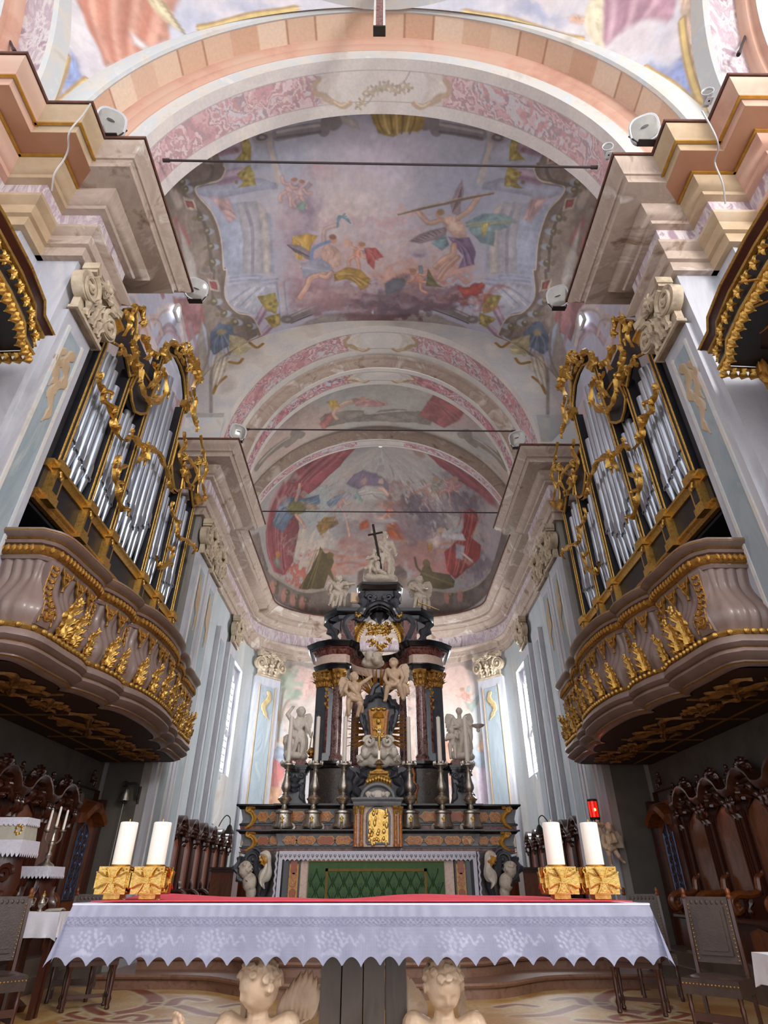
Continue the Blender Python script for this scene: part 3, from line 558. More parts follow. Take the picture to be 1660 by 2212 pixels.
def paint_conch(f):
    f.noise_mix(['#96918f','#a59e9a','#b0a29a'], .45, seed=3, thr=(.2,.8))
    for u, v, a, b, c in ((690,1090,70,60,'#a3a8a6'),(640,1170,60,50,'#b9aca4'),(660,1180,60,30,'#c6b4a4'),(760,1180,90,30,'#b8887a'),(650,1240,90,22,'#b4604e'),(730,1225,70,20,'#c08a74'),(820,1215,80,30,'#b09a94'),(870,1130,70,50,'#8c7274'),(920,1060,70,40,'#8f7a7a'),(900,1190,80,40,'#97695f'),(1000,1080,60,45,'#7a6a70'),(1040,1230,60,50,'#8d7c84'),(1060,1160,30,60,'#9c8f92'),(950,1230,60,25,'#a5706a'),(850,1010,120,40,'#aba59f'),(900,1090,30,22,'#655a62'),(930,1115,60,25,'#7c6c72'),(1010,1200,40,40,'#86767c')):
        f.blob(u, v, a, b, c, .6, .95, .4)
    for u, v, a, b, c in ((900,1095,34,22,'#544a52'),(935,1120,50,22,'#665a62'),(1000,1085,45,24,'#5f545c'),(870,1165,40,18,'#7a5c58'),(1030,1215,40,30,'#6d6068'),(860,1050,30,16,'#9c7a70'),(690,1210,50,12,'#c9a48c'),(640,1185,40,16,'#cbb9a8')): f.blob(u, v, a, b, c, .7, .9, .5)
    for k in range(16): u = 650+rng.uniform(0,330); v = 1165+rng.uniform(0,75); f.line([(u,v),(u+25,v-3),(u+55,v+1)], rng.uniform(.03,.07), ['#b0543c','#c27a5c','#a5482e'][k % 3], .06, .5)
    for k in range(10): u = 880+rng.uniform(0,150); v = 1040+rng.uniform(0,60); f.line([(u,v),(u+22,v-8),(u+45,v-20)], rng.uniform(.02,.06), ['#a85a48','#b57a64'][k % 2], .06, .5)
    cur = '#8d444a'
    f.poly([(772,962),(735,1008),(690,1050),(667,1068),(640,1042),(622,1036),(640,1002),(670,978),(705,962)], cur, .04); folds(f, [(735,970),(700,1000),(655,1040)], 7, '#692a32', '#ab666a', 22, .05)
    f.poly([(622,1036),(650,1040),(662,1068),(645,1100),(648,1140),(640,1180),(634,1215),(615,1242),(592,1236),(578,1195),(574,1150),(584,1100),(600,1066)], cur, .04); folds(f, [(630,1050),(605,1100),(600,1160),(608,1230)], 9, '#6a2c34', '#b57074', 26, .05)
    f.poly([(918,972),(960,985),(1012,1022),(1052,1052),(1078,1098),(1060,1086),(1030,1062),(990,1038),(950,1008)], '#7f383f', .04); folds(f, [(930,980),(1000,1028),(1065,1085)], 5, '#5c2229', '#a05a5e', 10, .04)
    # angel with blue drapery
    f.poly([(588,1132),(600,1095),(625,1072),(690,1068),(692,1088),(665,1100),(640,1105),(612,1150)], '#667689', .04); folds(f, [(600,1130),(625,1095),(680,1080)], 6, '#4a5a6e', '#93a2b0', 16, .04)
    f.poly([(618,1098),(635,1080),(660,1086),(662,1106),(630,1112)], '#6d6638', .04); f.poly([(650,1082),(680,1088),(692,1100),(665,1102)], '#93806a', .04); limb(f, [(640,1082),(645,1062),(648,1046)], .06, '#b58a74'); limb(f, [(640,1112),(650,1125),(660,1140)], .07, '#b58a74'); f.blob(656,1068,7,8,'#a57c62',.4,.9)
    # father group
    f.poly([(748,1045),(765,1025),(785,1014),(815,1022),(840,1045),(842,1062),(800,1050),(775,1058)], '#7c6d7e', .05); f.poly([(765,1065),(790,1048),(825,1050),(842,1070),(820,1088),(780,1086)], '#b3a9a2', .05); folds(f, [(775,1070),(805,1062),(830,1076)], 6, '#847a7c', '#d3cac0', 14, .035)
    f.poly([(765,1072),(772,1058),(785,1080),(778,1095)], '#7d9690', .04); f.blob(822,1040,8,8,'#bfa48e',.4,.9); f.blob(786,1040,8,8,'#b08c7c',.4,.9); limb(f, [(825,1055),(838,1068)], .05)
    f.blob(775,1098,75,20,'#b0a198',.6,.85,.4); putto(f, 736, 1082, 1.0, '#b8918a', .2, '#9c8f96'); f.poly([(706,1085),(722,1072),(748,1062),(730,1085),(715,1100)], '#6f7f90', .04)
    f.poly([(684,1135),(700,1118),(725,1115),(732,1132),(708,1145),(698,1165)], '#8f6c30', .04); folds(f, [(690,1130),(710,1128),(728,1124)], 4, '#5f4520', '#b39250', 12, .04)
    limb(f, [(750,1125),(755,1145),(757,1160)], .06, '#b08474'); f.poly([(775,1130),(795,1122),(800,1140),(778,1145)], '#a04a26', .05)
    f.poly([(832,1128),(858,1130),(872,1150),(876,1172),(850,1165),(836,1155)], '#9c4620', .04); folds(f, [(838,1135),(858,1148),(872,1168)], 4, '#6e2e18', '#bf7440', 9, .04); f.poly([(800,1128),(832,1132),(830,1165),(812,1170)], '#aea09a', .05); putto(f, 842, 1102, .8, '#a86c5a', .3, None)
    f.poly([(805,1125),(845,1118),(862,1124),(830,1132)], '#a29692', .03)
    # right red group
    f.poly([(1000,1106),(1015,1098),(1028,1104),(1035,1122),(1018,1160),(1040,1178),(1036,1206),(1006,1232),(984,1252),(965,1232),(960,1192),(988,1165),(1002,1140)], '#912c26', .04); folds(f, [(1015,1105),(1000,1170),(985,1240)], 9, '#5f1a1c', '#bb5a4c', 28, .045)
    f.poly([(945,1160),(960,1150),(1000,1152),(1008,1168),(975,1165)], '#b3a9a8', .04); f.poly([(975,1150),(1000,1125),(998,1150)], '#97989e', .04); f.blob(952,1145,8,9,'#b08c72',.4,.9); f.poly([(935,1150),(955,1150),(950,1180),(935,1195),(928,1170)], '#a58c86', .05)
    f.poly([(985,1175),(1005,1180),(1000,1210),(985,1205)], '#a2989c', .05); limb(f, [(1000,1195),(1020,1212)], .06, '#b9a096'); f.poly([(922,1170),(935,1168),(935,1185),(925,1195)], '#93692c', .04)
    putto(f, 940, 1050, .8, '#8f8478', .2, '#7d7a62'); putto(f, 975, 1050, .9, '#a87874', .6, '#9c6a6c'); putto(f, 920, 1078, .8, '#94787a', .2, None); f.blob(905,978,14,12,'#8c6a60',.5,.8); 
    for v in (1075, 1090): f.blob(905, v, 12, 10, '#6d5c66', .5, .8)
    for u, v, a, b, c in ((700,1165,40,14,'#b7a79c'),(780,1160,45,16,'#a99a96'),(830,1190,40,18,'#ab958e'),(905,1150,30,22,'#77686f'),(760,1118,30,10,'#b5a69d'),(860,1085,20,14,'#8b5f56'),(980,1100,28,18,'#82727a'),(720,1108,24,9,'#a99c98')): f.blob(u, v, a, b, c, .8, .8, .5)
    for k in range(40):
        u, v = rng.uniform(600,1050), rng.uniform(1020,1215); f.blob(u, v, rng.uniform(10,26), rng.uniform(5,12), ['#a79a96','#8b7b7c','#b89484','#6f636a','#b8aca2'][k % 5], .9, .5, .6)
    # bronze figures
    f.poly([(645,1272),(672,1228),(688,1196),(692,1180),(702,1196),(716,1196),(722,1212),(716,1230),(726,1262),(710,1240),(700,1272)], '#5c4c20', .03); folds(f, [(692,1190),(680,1230),(665,1268)], 5, '#3c3014', '#8c783c', 18, .035); f.blob(714,1200,8,8,'#6d5a28',.3,.95)
    f.poly([(905,1250),(912,1225),(925,1215),(935,1235),(970,1240),(984,1255),(980,1268),(945,1276),(915,1262)], '#50431e', .03); folds(f, [(915,1240),(945,1250),(978,1260)], 5, '#332a12', '#7d6b34', 12, .035); f.blob(922,1218,8,8,'#5e4f24',.3,.95); f.line([(896,1205),(902,1225),(910,1235)], .05, '#4d4020', .03)
    # feigned balustrade
    f.poly([(545,1155),(560,1150),(580,1230),(612,1256),(660,1276),(720,1268),(762,1284),(762,1340),(700,1334),(640,1316),(600,1300),(570,1260)], '#766860', .03)
    f.poly([(900,1280),(930,1270),(960,1280),(985,1276),(1030,1262),(1060,1230),(1085,1150),(1098,1155),(1070,1260),(1030,1305),(960,1332),(900,1338)], '#70625a', .03)
    for u, v in ((598,1268),(622,1286),(643,1296),(662,1302),(975,1290),(1003,1284)):
        f.blob(u-9, v, 7, 16, '#b5796a', .3, .8, .1); f.blob(u, v-6, 6, 8, '#564834', .3, .95, .1); f.blob(u, v+8, 5, 9, '#5f503a', .3, .95, .1); f.blob(u-2, v-7, 2.5, 4, '#94825e', .5, .8, .1)
    f.line([(580,1232),(612,1257),(660,1277),(720,1270)], .06, '#a39486', .03); f.line([(930,1272),(985,1278),(1030,1263),(1060,1231)], .06, '#9c8d80', .03)
    f.poly([(774,1235),(800,1222),(830,1232),(862,1218),(880,1236),(878,1270),(770,1275)], '#7a635c', .04); f.poly([(590,1215),(600,1196),(608,1215),(604,1232)], '#7c7468', .03); f.blob(600,1198,6,8,'#b9772c',.5,.9)
    f.blob(740,1262,26,18,'#93836f',.4,.9); f.blob(896,1262,22,18,'#8a7b6a',.4,.9)
    for u in (740, 896): f.line(spiral_px(u, 1262, 18, 4), .035, '#62554a', .02)
def spiral_px(u, v, r0, r1): return [(u+(r0+(r1-r0)*i/14)*math.cos(i*.7), v+(r0+(r1-r0)*i/14)*.7*math.sin(i*.7)) for i in range(15)]
def paint_pendentive(f, s):
    f.noise_mix(['#aeb4c8','#c2c3cf','#d3ccd0','#cfc4c4'], .7, seed=3+s, thr=(.2,.8))
    ln = lambda pts, c='#d9bb74': (f.line(pts, .05, '#a88a5a', .02), f.line(pts, .025, c, .015))
    if s < 0:
        f.blob(160,60,60,80,'#d9d2d4',.9,.8); f.blob(190,140,60,40,'#cfc6cc',.9,.7); f.blob(300,160,70,30,'#d2c8cc',.9,.8); f.blob(420,40,60,40,'#a9aec4',.9,.7); f.blob(540,20,70,25,'#9da5c0',.9,.7)
        f.poly([(150,110),(175,140),(195,178),(150,226),(100,230)], '#7f90bd', .08, .1)
        f.poly([(160,-60),(162,0),(177,30),(192,66),(215,109),(225,142),(243,164),(273,154),(314,138),(318,116),(329,119),(372,96),(364,56),(377,25),(400,-60)], '#c08670', .05)
        for k in range(11): f.line([(180+17*k,-20),(196+13*k,50+4*k),(228+9*k,140-5*abs(k-4))], .06, ['#b8694f','#e0a992','#c27a60'][k % 3], .05, .7)
        f.poly([(310,-40),(345,0),(372,28),(398,72),(360,45),(330,15),(305,-20)], '#c6b794', .04); f.line([(352,5),(398,72)], .03, '#8f8262', .02); f.poly([(280,70),(300,85),(325,108),(318,118),(290,95)], '#d8d2d2', .06)
        ln([(143,120),(132,160),(104,225)]); ln([(190,172),(168,192),(140,226)]); ln([(640,20),(540,35),(432,60)])
        f.poly([(143,120),(132,160),(104,228),(40,240),(60,60),(110,-60),(125,-60),(118,60)], '#dcbfa8', .03); f.poly([(192,172),(300,160),(432,62),(640,22),(760,30),(700,60),(430,120),(240,230),(142,230)], '#dcbfa8', .03)
        ln([(143,120),(132,160),(104,225)]); ln([(190,172),(168,192),(140,226)]); ln([(640,20),(540,35),(432,60)])
    else:
        f.blob(1160,30,90,40,'#98a0bc',.9,.9); f.blob(1400,110,90,50,'#cfc4c8',.9,.85,.4); f.blob(1460,70,40,80,'#cdc2c6',.9,.8,.4); f.blob(1300,130,50,25,'#d0c6c8',.9,.8)
        f.poly([(1395,150),(1440,150),(1478,120),(1500,170),(1525,245),(1500,245),(1450,190)], '#7e8dbb', .08, .1)
        f.poly([(1300,-60),(1303,0),(1302,63),(1300,112),(1323,90),(1349,57),(1377,46),(1402,39),(1442,50),(1456,38),(1464,0),(1480,-60)], '#b88b9c', .05)
        for k in range(9): f.line([(1308+17*k,-20),(1312+14*k,20),(1306+13*k,88-8*k)], .05, ['#97687e','#cfabb8','#a67a8c'][k % 3], .05, .7)
        f.poly([(1290,-40),(1278,0),(1262,35),(1272,75),(1300,112),(1303,60),(1303,0)], '#dccfae', .05); folds(f, [(1280,10),(1280,60),(1298,100)], 5, '#b09f78', '#efe6cc', 12, .03)
        f.poly([(1230,38),(1245,30),(1262,36),(1258,50),(1236,50)], '#d2a284', .04)
        f.poly([(1472,40),(1485,120),(1526,245),(1580,240),(1540,120),(1530,-60),(1470,-60)], '#dcbfa8', .03); f.poly([(1000,30),(1110,50),(1260,94),(1392,152),(1505,248),(1400,248),(1200,120),(950,60)], '#dcbfa8', .03)
        ln([(1474,44),(1486,130),(1526,242)]); ln([(1392,150),(1450,190),(1502,244)]); ln([(1005,28),(1110,50),(1255,92)])
# ================================================================ THE SETTING
SN = {-1: 'left', 1: 'right'}
DY = {-1: 0.0, 1: 0.17}
def sh(path, s): return [(x, y+DY[s]) for x, y in path]
ZC = 10.8; ZA = 9.0; Z0 = 11.0            # cornice lip, capital top, arch springing
# floor ------------------------------------------------------------------
mb = MB(); mb.bb(-9, 9, -6, 26, -.3, 0)
fl = struct(mb.obj('floor', M['slab']), 'grey stone church floor')
def arch_grid(a, b, z0, y0, y1, nu, nv, p=2.0, t0=0, t1=PI):
    th = np.linspace(t0, t1, nu); yy = np.linspace(y0, y1, nv)
    x = -a*np.sign(np.cos(th))*np.abs(np.cos(th))**(2/p); z = z0+b*np.abs(np.sin(th))**(2/p)
    s = np.concatenate([[0], np.cumsum(np.hypot(np.diff(x), np.diff(z)))]); s -= s[-1]/2
    # even spacing along the arc
    se = np.linspace(s[0], s[-1], nu); x = np.interp(se, s, x); z = np.interp(se, s, z)
    S, T = np.meshgrid(se, yy, indexing='ij'); X = np.repeat(x[:,None], nv, 1); Z = np.repeat(z[:,None], nv, 1)
    return S, T, np.stack([X, T, Z], -1)
def arch_sweep(mb, a, b, z0, prof, n=72, p=2.0):
    rings = []
    for i in range(n+1):
        th = PI*i/n; c = -math.copysign(abs(math.cos(th))**(2/p), math.cos(th)); q = abs(math.sin(th))**(2/p)
        rings.append([((a+d)*c, y, z0+(b+d)*q) for y, d in prof])
    mb.loft(rings, closed=False); return mb
# piers and side walls -----------------------------------------------------
P_CROSS = [(9.0,4.17),(5.76,4.17),(5.76,4.76),(5.11,4.76),(5.11,5.23),(4.5,5.23),(4.5,6.16),(5.4,6.16)]
P_FAR = [(5.4,12.3),(4.5,12.3),(4.5,14.65),(5.1,14.65)]
APSE = [(5.1,21.4),(5.03,21.8),(4.88,22.2),(4.6,22.6),(4.2,23.0),(3.7,23.35),(3.1,23.62),(2.3,23.87),(1.2,24.07),(0,24.12)]
ENT_A = [(.0,0),(.09,0),(.09,.2),(.14,.22),(.14,.42),(.2,.46),(.24,.5),(.24,.56),(.06,.57)]
ENT_F = [(.06,.57),(.06,1.1)]
ENT_C = [(.06,1.1),(.16,1.12),(.18,1.17),(.25,1.2),(.3,1.28),(.34,1.33),(.34,1.38),(.66,1.4),(.66,1.5),(.69,1.53),(.72,1.53),(.75,1.6),(.83,1.66),(.87,1.73),(.87,1.78),(.0,1.8)]
ENT_T = [(.885,1.765),(.9,1.77),(.9,1.815),(.0,1.83)]
trimn = 0
def entab(path, s, mc, mf, name=None, gilt=False, fr=ENT_F):
    global trimn
    trimn += 1
    t = struct(empty('trim_%d' % trimn))
    p = sh(path, s); sx = s
    MB().sweep(p, ENT_A, ZA, sx).obj('architrave', mc, t)
    MB().sweep(p, fr, ZA, sx).obj('frieze', mf, t)
    MB().sweep(p, ENT_C, ZA, sx).obj('cornice', mc, t)
    MB().sweep(p, ENT_T, ZA, sx).obj('capping', M['cap_edge'], t)
    if gilt:
        MB().sweep(p, [(.345,1.383),(.345,1.379),(.655,1.396),(.655,1.4)], ZA, sx).obj('soffit_paint', M['ochre_soffit'], t)
        MB().sweep(p, [(.7,1.515),(.735,1.515),(.735,1.545),(.7,1.545)], ZA, sx).obj('gilt_fillet', M['gilt_line'], t)
        MB().sweep(p, [(.345,1.345),(.38,1.345),(.38,1.375),(.345,1.375)], ZA, sx).obj('gilt_fillet', M['gilt_line'], t)
    return t
def volute(mb, c, R, ax, ay, depth, nrm, turns=1.6, flip=1):
    """scroll of an Ionic capital: flat disc with raised spiral"""
    c = Vector(c); ax = Vector(ax)*flip; ay = Vector(ay); nrm = Vector(nrm)
    disc = [c+(ax*math.cos(a)+ay*math.sin(a))*R*.97 for a in [2*PI*i/20 for i in range(20)]]
    mb.prism([p-nrm*depth*.1 for p in disc], -nrm*depth)
    sp = spiral(c, R, R*.18, PI/2, turns, 30, ax, ay); mb.tube([p+nrm*.0 for p in sp], [R*.17*(1-.55*i/30) for i in range(31)], 6)
    mb.ell(c, R*.22, 8, 6)
def capital(w, h, d=.2):
    """local: face toward -x, width along y, z 0..h"""
    mb = MB()
    ab = [(0,-w*.56),(-d*1.25,-w*.56),(-d*.8,-w*.25),(-d*.75,0),(-d*.8,w*.25),(-d*1.25,w*.56),(0,w*.56)]
    mb.prism([(x,y,h*.86) for x,y in ab], (0,0,h*.14)); mb.prism([(x*.92,y*.95,h*.8) for x,y in ab], (0,0,h*.07))
    mb.bb(-d*.55, 0, -w*.46, w*.46, 0, h*.8); mb.bb(-d*.75, 0, -w*.5, w*.5, 0, h*.06)
    for q in (-1, 1):
        volute(mb, (-d*.95, q*w*.44, h*.52), h*.26, (0,1,0), (0,0,1), .16, (-1,0,0), flip=q)
        leaf(mb, [(-d*.95,q*w*.4,h*.8),(-d*1.0,q*w*.2,h*.86),(-d*.9,0,h*.74)], h*.07, (-1,0,0), h=.6, lob=2)
        leaf(mb, [(-d*.7,q*w*.22,h*.08),(-d*.85,q*w*.24,h*.32),(-d*1.15,q*w*.24,h*.46)], w*.12, (-1,0,0), h=.4, lob=3)
    for k in range(8):
        a = 2*PI*k/8; leaf(mb, [(-d*.95,0,h*.93),(-d*1.12,math.cos(a)*h*.09,h*.93+math.sin(a)*h*.09),(-d*1.0,math.cos(a)*h*.17,h*.93+math.sin(a)*h*.17)], h*.05, (-1,0,0), lob=1, n=3)
    mb.ell((-d*1.05,0,h*.93), h*.06, 8, 6)
    leaf(mb, [(-d*.7,0,h*.08),(-d*.85,0,h*.4),(-d*1.1,0,h*.55)], w*.13, (-1,0,0), h=.4, lob=3)
    for k in range(5): mb.ell((-d*.62, (-.32+.16*k)*w, h*.66), (d*.2, w*.055, h*.07), 8, 6)
    return mb.mesh('capital', M['cap_stone'])
CAPM = {}
def put_capital(parent, x, y, z, w, h, rz, s):
    k = (round(w,2), round(h,2))
    if k not in CAPM: CAPM[k] = capital(w, h)
    o = link('capital', CAPM[k], parent); o.location = (s*x, y, z); o.rotation_euler = (0,0,rz if s > 0 else PI-rz); return o
for s in (-1, 1):
    n = SN[s]
    # crossing pier with the wall steps
    wl = struct(empty('wall_%s_near' % n), 'pale marbled pier at the %s of the choir arch' % n)
    MB().sweep(sh(P_CROSS, s), [(0,0),(0,9.0)], 0, s).obj('pier_shaft', M['faux_pale'], wl)
    mb = MB(); p = sh([(4.5,5.34),(4.5,6.05)], s); mb.sweep(p, [(0,0),(.09,0),(.09,8.05),(0,8.05)], 0, s); mb.obj('pilaster', M['faux_pale'], wl)
    mb = MB(); y0, y1 = 5.5+DY[s], 5.86+DY[s]
    mb.bb(s*4.40, s*4.45, y0, y1, .8, 7.8); mb.obj('pilaster_panel', M['faux_blue'], wl)
    mb = MB()
    for ya, yb in ((y0-.05,y0),(y1,y1+.05)): mb.bb(s*4.385, s*4.45, ya, yb, .8, 7.85)
    mb.obj('panel_moulding', M['plaster'], wl)
    # painted cartouche leaves on the pilaster
    mb = MB()
    for k, (yy, zz, ww) in enumerate(((5.78,7.6,.1),(5.66,7.35,.08),(5.74,7.0,.07),(5.6,7.5,.06))):
        y = yy+DY[s]; leaf(mb, [(s*4.395,y,zz),(s*4.39,y-.1,zz-.25),(s*4.392,y+.02,zz-.5),(s*4.395,y-.06,zz-.75)], ww, (-s,0,0), h=.12, lob=3)
    mb.obj('leaf_ornament', M['cornice_beige'], wl)
    put_capital(wl, 4.42, 5.7+DY[s], 8.05, .8, .95, 0, s)
    mb = MB(); p = sh([(5.66,4.76),(5.2,4.76)], s); mb.sweep(p, [(0,0),(.08,0),(.08,9),(0,9)], 0, s); mb.obj('pilaster', M['faux_pale'], wl)
    mb = MB(); p = sh([(6.8,4.17),(5.9,4.17)], s); mb.sweep(p, [(0,0),(.08,0),(.08,9),(0,9)], 0, s); mb.obj('pilaster', M['plaster'], wl)
    # entablature: marbled choir part, salmon crossing part
    MB().sweep(sh(P_CROSS[4:], s), [(0,9),(0,11.6)], 0, s).obj('entablature_core', M['plaster'], wl)
    MB().sweep(sh(P_CROSS[:5], s), [(0,9),(0,11.6)], 0, s).obj('entablature_core', M['cornice_pink'], wl)
    entab(P_CROSS[4:], s, M['cornice'], M['frieze'])
    entab(P_CROSS[2:5], s, M['cornice_beige'], M['frieze'], gilt=True)
    entab([(9.0,4.17),(5.76,4.17),(5.76,4.76)], s, M['cornice_pink'], M['frieze'], gilt=True)
    # organ bay wall
    wb = struct(empty('wall_%s_choir' % n), '%s choir wall behind organ and stalls' % n)
    mb = MB(); d = DY[s]
    mb.quad((s*5.4,6.1+d,0),(s*5.4,12.3+d,0),(s*5.4,12.3+d,4.6),(s*5.4,6.1+d,4.6)); mb.obj('lower_wall', M['stone_dark'], wb)
    # the upper wall above the organ, with a lunette window (left open between two strips)
    S, T = np.meshgrid(np.linspace(6.1, 12.3, 110), np.linspace(4.6, 12.3, 140), indexing='ij')
    f = Fresco(S, T, np.stack([np.full_like(S, s*5.4), S+d, T], -1), '#c9bdc0'); f.noise_mix(['#b8a4a8','#cdbcbc','#d9cccc','#b9b4c4','#d8c2ae'], .8, seed=4+s, thr=(.15,.85))
    for k in range(26):
        y, z = rng.uniform(6.4,12), rng.uniform(9.4,12.2); q = [(y+.35*math.cos(a)*(1-a/9), z+.35*math.sin(a)*(1-a/9)) for a in np.linspace(rng.uniform(0,3), rng.uniform(4,7), 9)]
        f.line(q, rng.uniform(.03,.08), ['#a38a96','#d9cbb8','#8fa0ae','#c58f80','#b89a62'][k % 5], .02, .7, chart=True)
    f.obj('upper_wall', M['fresco_f'], wb)
    # far pier
    wf = struct(empty('wall_%s_far' % n), 'grey marbled pier at the %s of the apse arch' % n)
    MB().sweep(sh(P_FAR, s), [(0,0),(0,9.0)], 0, s).obj('pier_shaft', M['faux_grey'], wf)
    MB().sweep(sh(P_FAR, s), [(0,9),(0,11.6)], 0, s).obj('entablature_core', M['plaster'], wf)
    for ya, yb, pr in ((12.42,13.3,.1),(13.5,14.45,.06)):
        MB().sweep(sh([(4.5,ya),(4.5,yb)], s), [(0,0),(pr,0),(pr,8.05),(0,8.05)], 0, s).obj('pilaster', M['faux_pale'], wf)
        mb = MB(); mb.bb(s*(4.5-pr-.015), s*(4.5-pr+.02), ya+.2+d, yb-.2+d, .7, 7.75); mb.obj('pilaster_panel', M['faux_blue'], wf)
        mb = MB()
        for y in (ya+.18, yb-.22): mb.bb(s*(4.5-pr-.025), s*(4.5-pr+.02), y+d, y+.04+d, .7, 7.8)
        mb.obj('panel_moulding', M['plaster'], wf)
        mb = MB(); yc = (ya+yb)/2+d
        for k in range(3): leaf(mb, [(s*(4.47-pr),yc+.06*(k-1),7.6-.2*k),(s*(4.46-pr),yc-.1,7.35-.2*k),(s*(4.465-pr),yc+.08,7.05-.25*k),(s*(4.47-pr),yc,6.7-.25*k)], .07, (-s,0,0), h=.12, lob=3)
        mb.obj('leaf_ornament', M['cornice_beige'], wf)
        put_capital(wf, 4.5-pr+.05, yc, 8.05, (yb-ya)*.95, .95, 0, s)
    MB().sweep(sh([(4.62,12.3),(5.3,12.3)][::-1], s), [(0,0),(.02,0),(.02,9),(0,9)], 0, s).obj('side_face', M['stone_dark'], wf)
# apse wall and entablature -------------------------------------------------
half = [(5.1,14.65)]+APSE
full = half+[(-x,y) for x,y in APSE[-2::-1]]+[(-5.1,14.65)]
pf = [(5.4,12.3+.17),(4.5,12.3+.17),(4.5,14.65+.17),(5.1,14.65+.17)]+APSE+[(-x,y) for x,y in APSE[-2::-1]]+[(-5.1,14.65),(-4.5,14.65),(-4.5,12.3),(-5.4,12.3)]
trimn += 1
t = struct(empty('trim_%d' % trimn), 'marbled entablature running round the apse')
MB().sweep(pf, ENT_A, ZA).obj('architrave', M['cornice'], t)
MB().sweep(pf, ENT_F, ZA).obj('frieze', M['frieze'], t)
MB().sweep(pf, ENT_C, ZA).obj('cornice', M['cornice'], t)
MB().sweep(pf, ENT_T, ZA).obj('capping', M['cap_edge'], t)
wa = struct(empty('wall_apse'), 'painted apse wall behind the high altar')
W0, W1, WZ0, WZ1 = 19.62, 21.34, 4.3, 7.9
CX = np.array([p[0] for p in full]); CY = np.array([p[1] for p in full])
CS = np.concatenate([[0], np.cumsum(np.hypot(np.diff(CX), np.diff(CY)))])
SM = CS[-1]/2
def apse_at(s_): return np.interp(s_+SM, CS, CX), np.interp(s_+SM, CS, CY)
def apse_piece(s0, s1, z0, z1, ds=.035):
    S, T = np.meshgrid(np.linspace(s0, s1, max(2,int((s1-s0)/ds))), np.linspace(z0, z1, max(2,int((z1-z0)/ds))), indexing='ij')
    X, Y = apse_at(S); return Fresco(S, T, np.stack([X, Y, T], -1), '#b9bcc0')
sA = SM-(W0-14.65); sB = SM-(W1-14.65)     # chart position of the window edges (right side is negative s)
def wall_base(f, seed):
    f.noise_mix(['#9aa6ae','#b6bcc0','#a9b2b4','#c5c4c0','#b3adab'], .9, (1,.35), seed=seed, thr=(.15,.85))
for nm, a, b, z0, z1, sd in (('r',-SM,-sA,0,9.2,2),('l',sA,SM,0,9.2,5),('ru',-sA,-sB,WZ1,9.2,3),('lu',sB,sA,WZ1,9.2,7),('rl',-sA,-sB,0,WZ0,3),('ll',sB,sA,0,WZ0,7)):
    f = apse_piece(a, b, z0, z1, .08); wall_base(f, sd)
    f.obj('wall_face', M['fresco_f'], wa)
fb = apse_piece(-sB, sB, .0, 9.2, .038); wall_base(fb, 9)
paint_apse_wall(fb); fb.fade('#b9b2ae', .2); fb.obj('painted_back_wall', M['fresco_f'], wa)
MB().sweep(full, [(0,9.0),(0,11.3)], 0).obj('entablature_core', M['plaster'], wa)
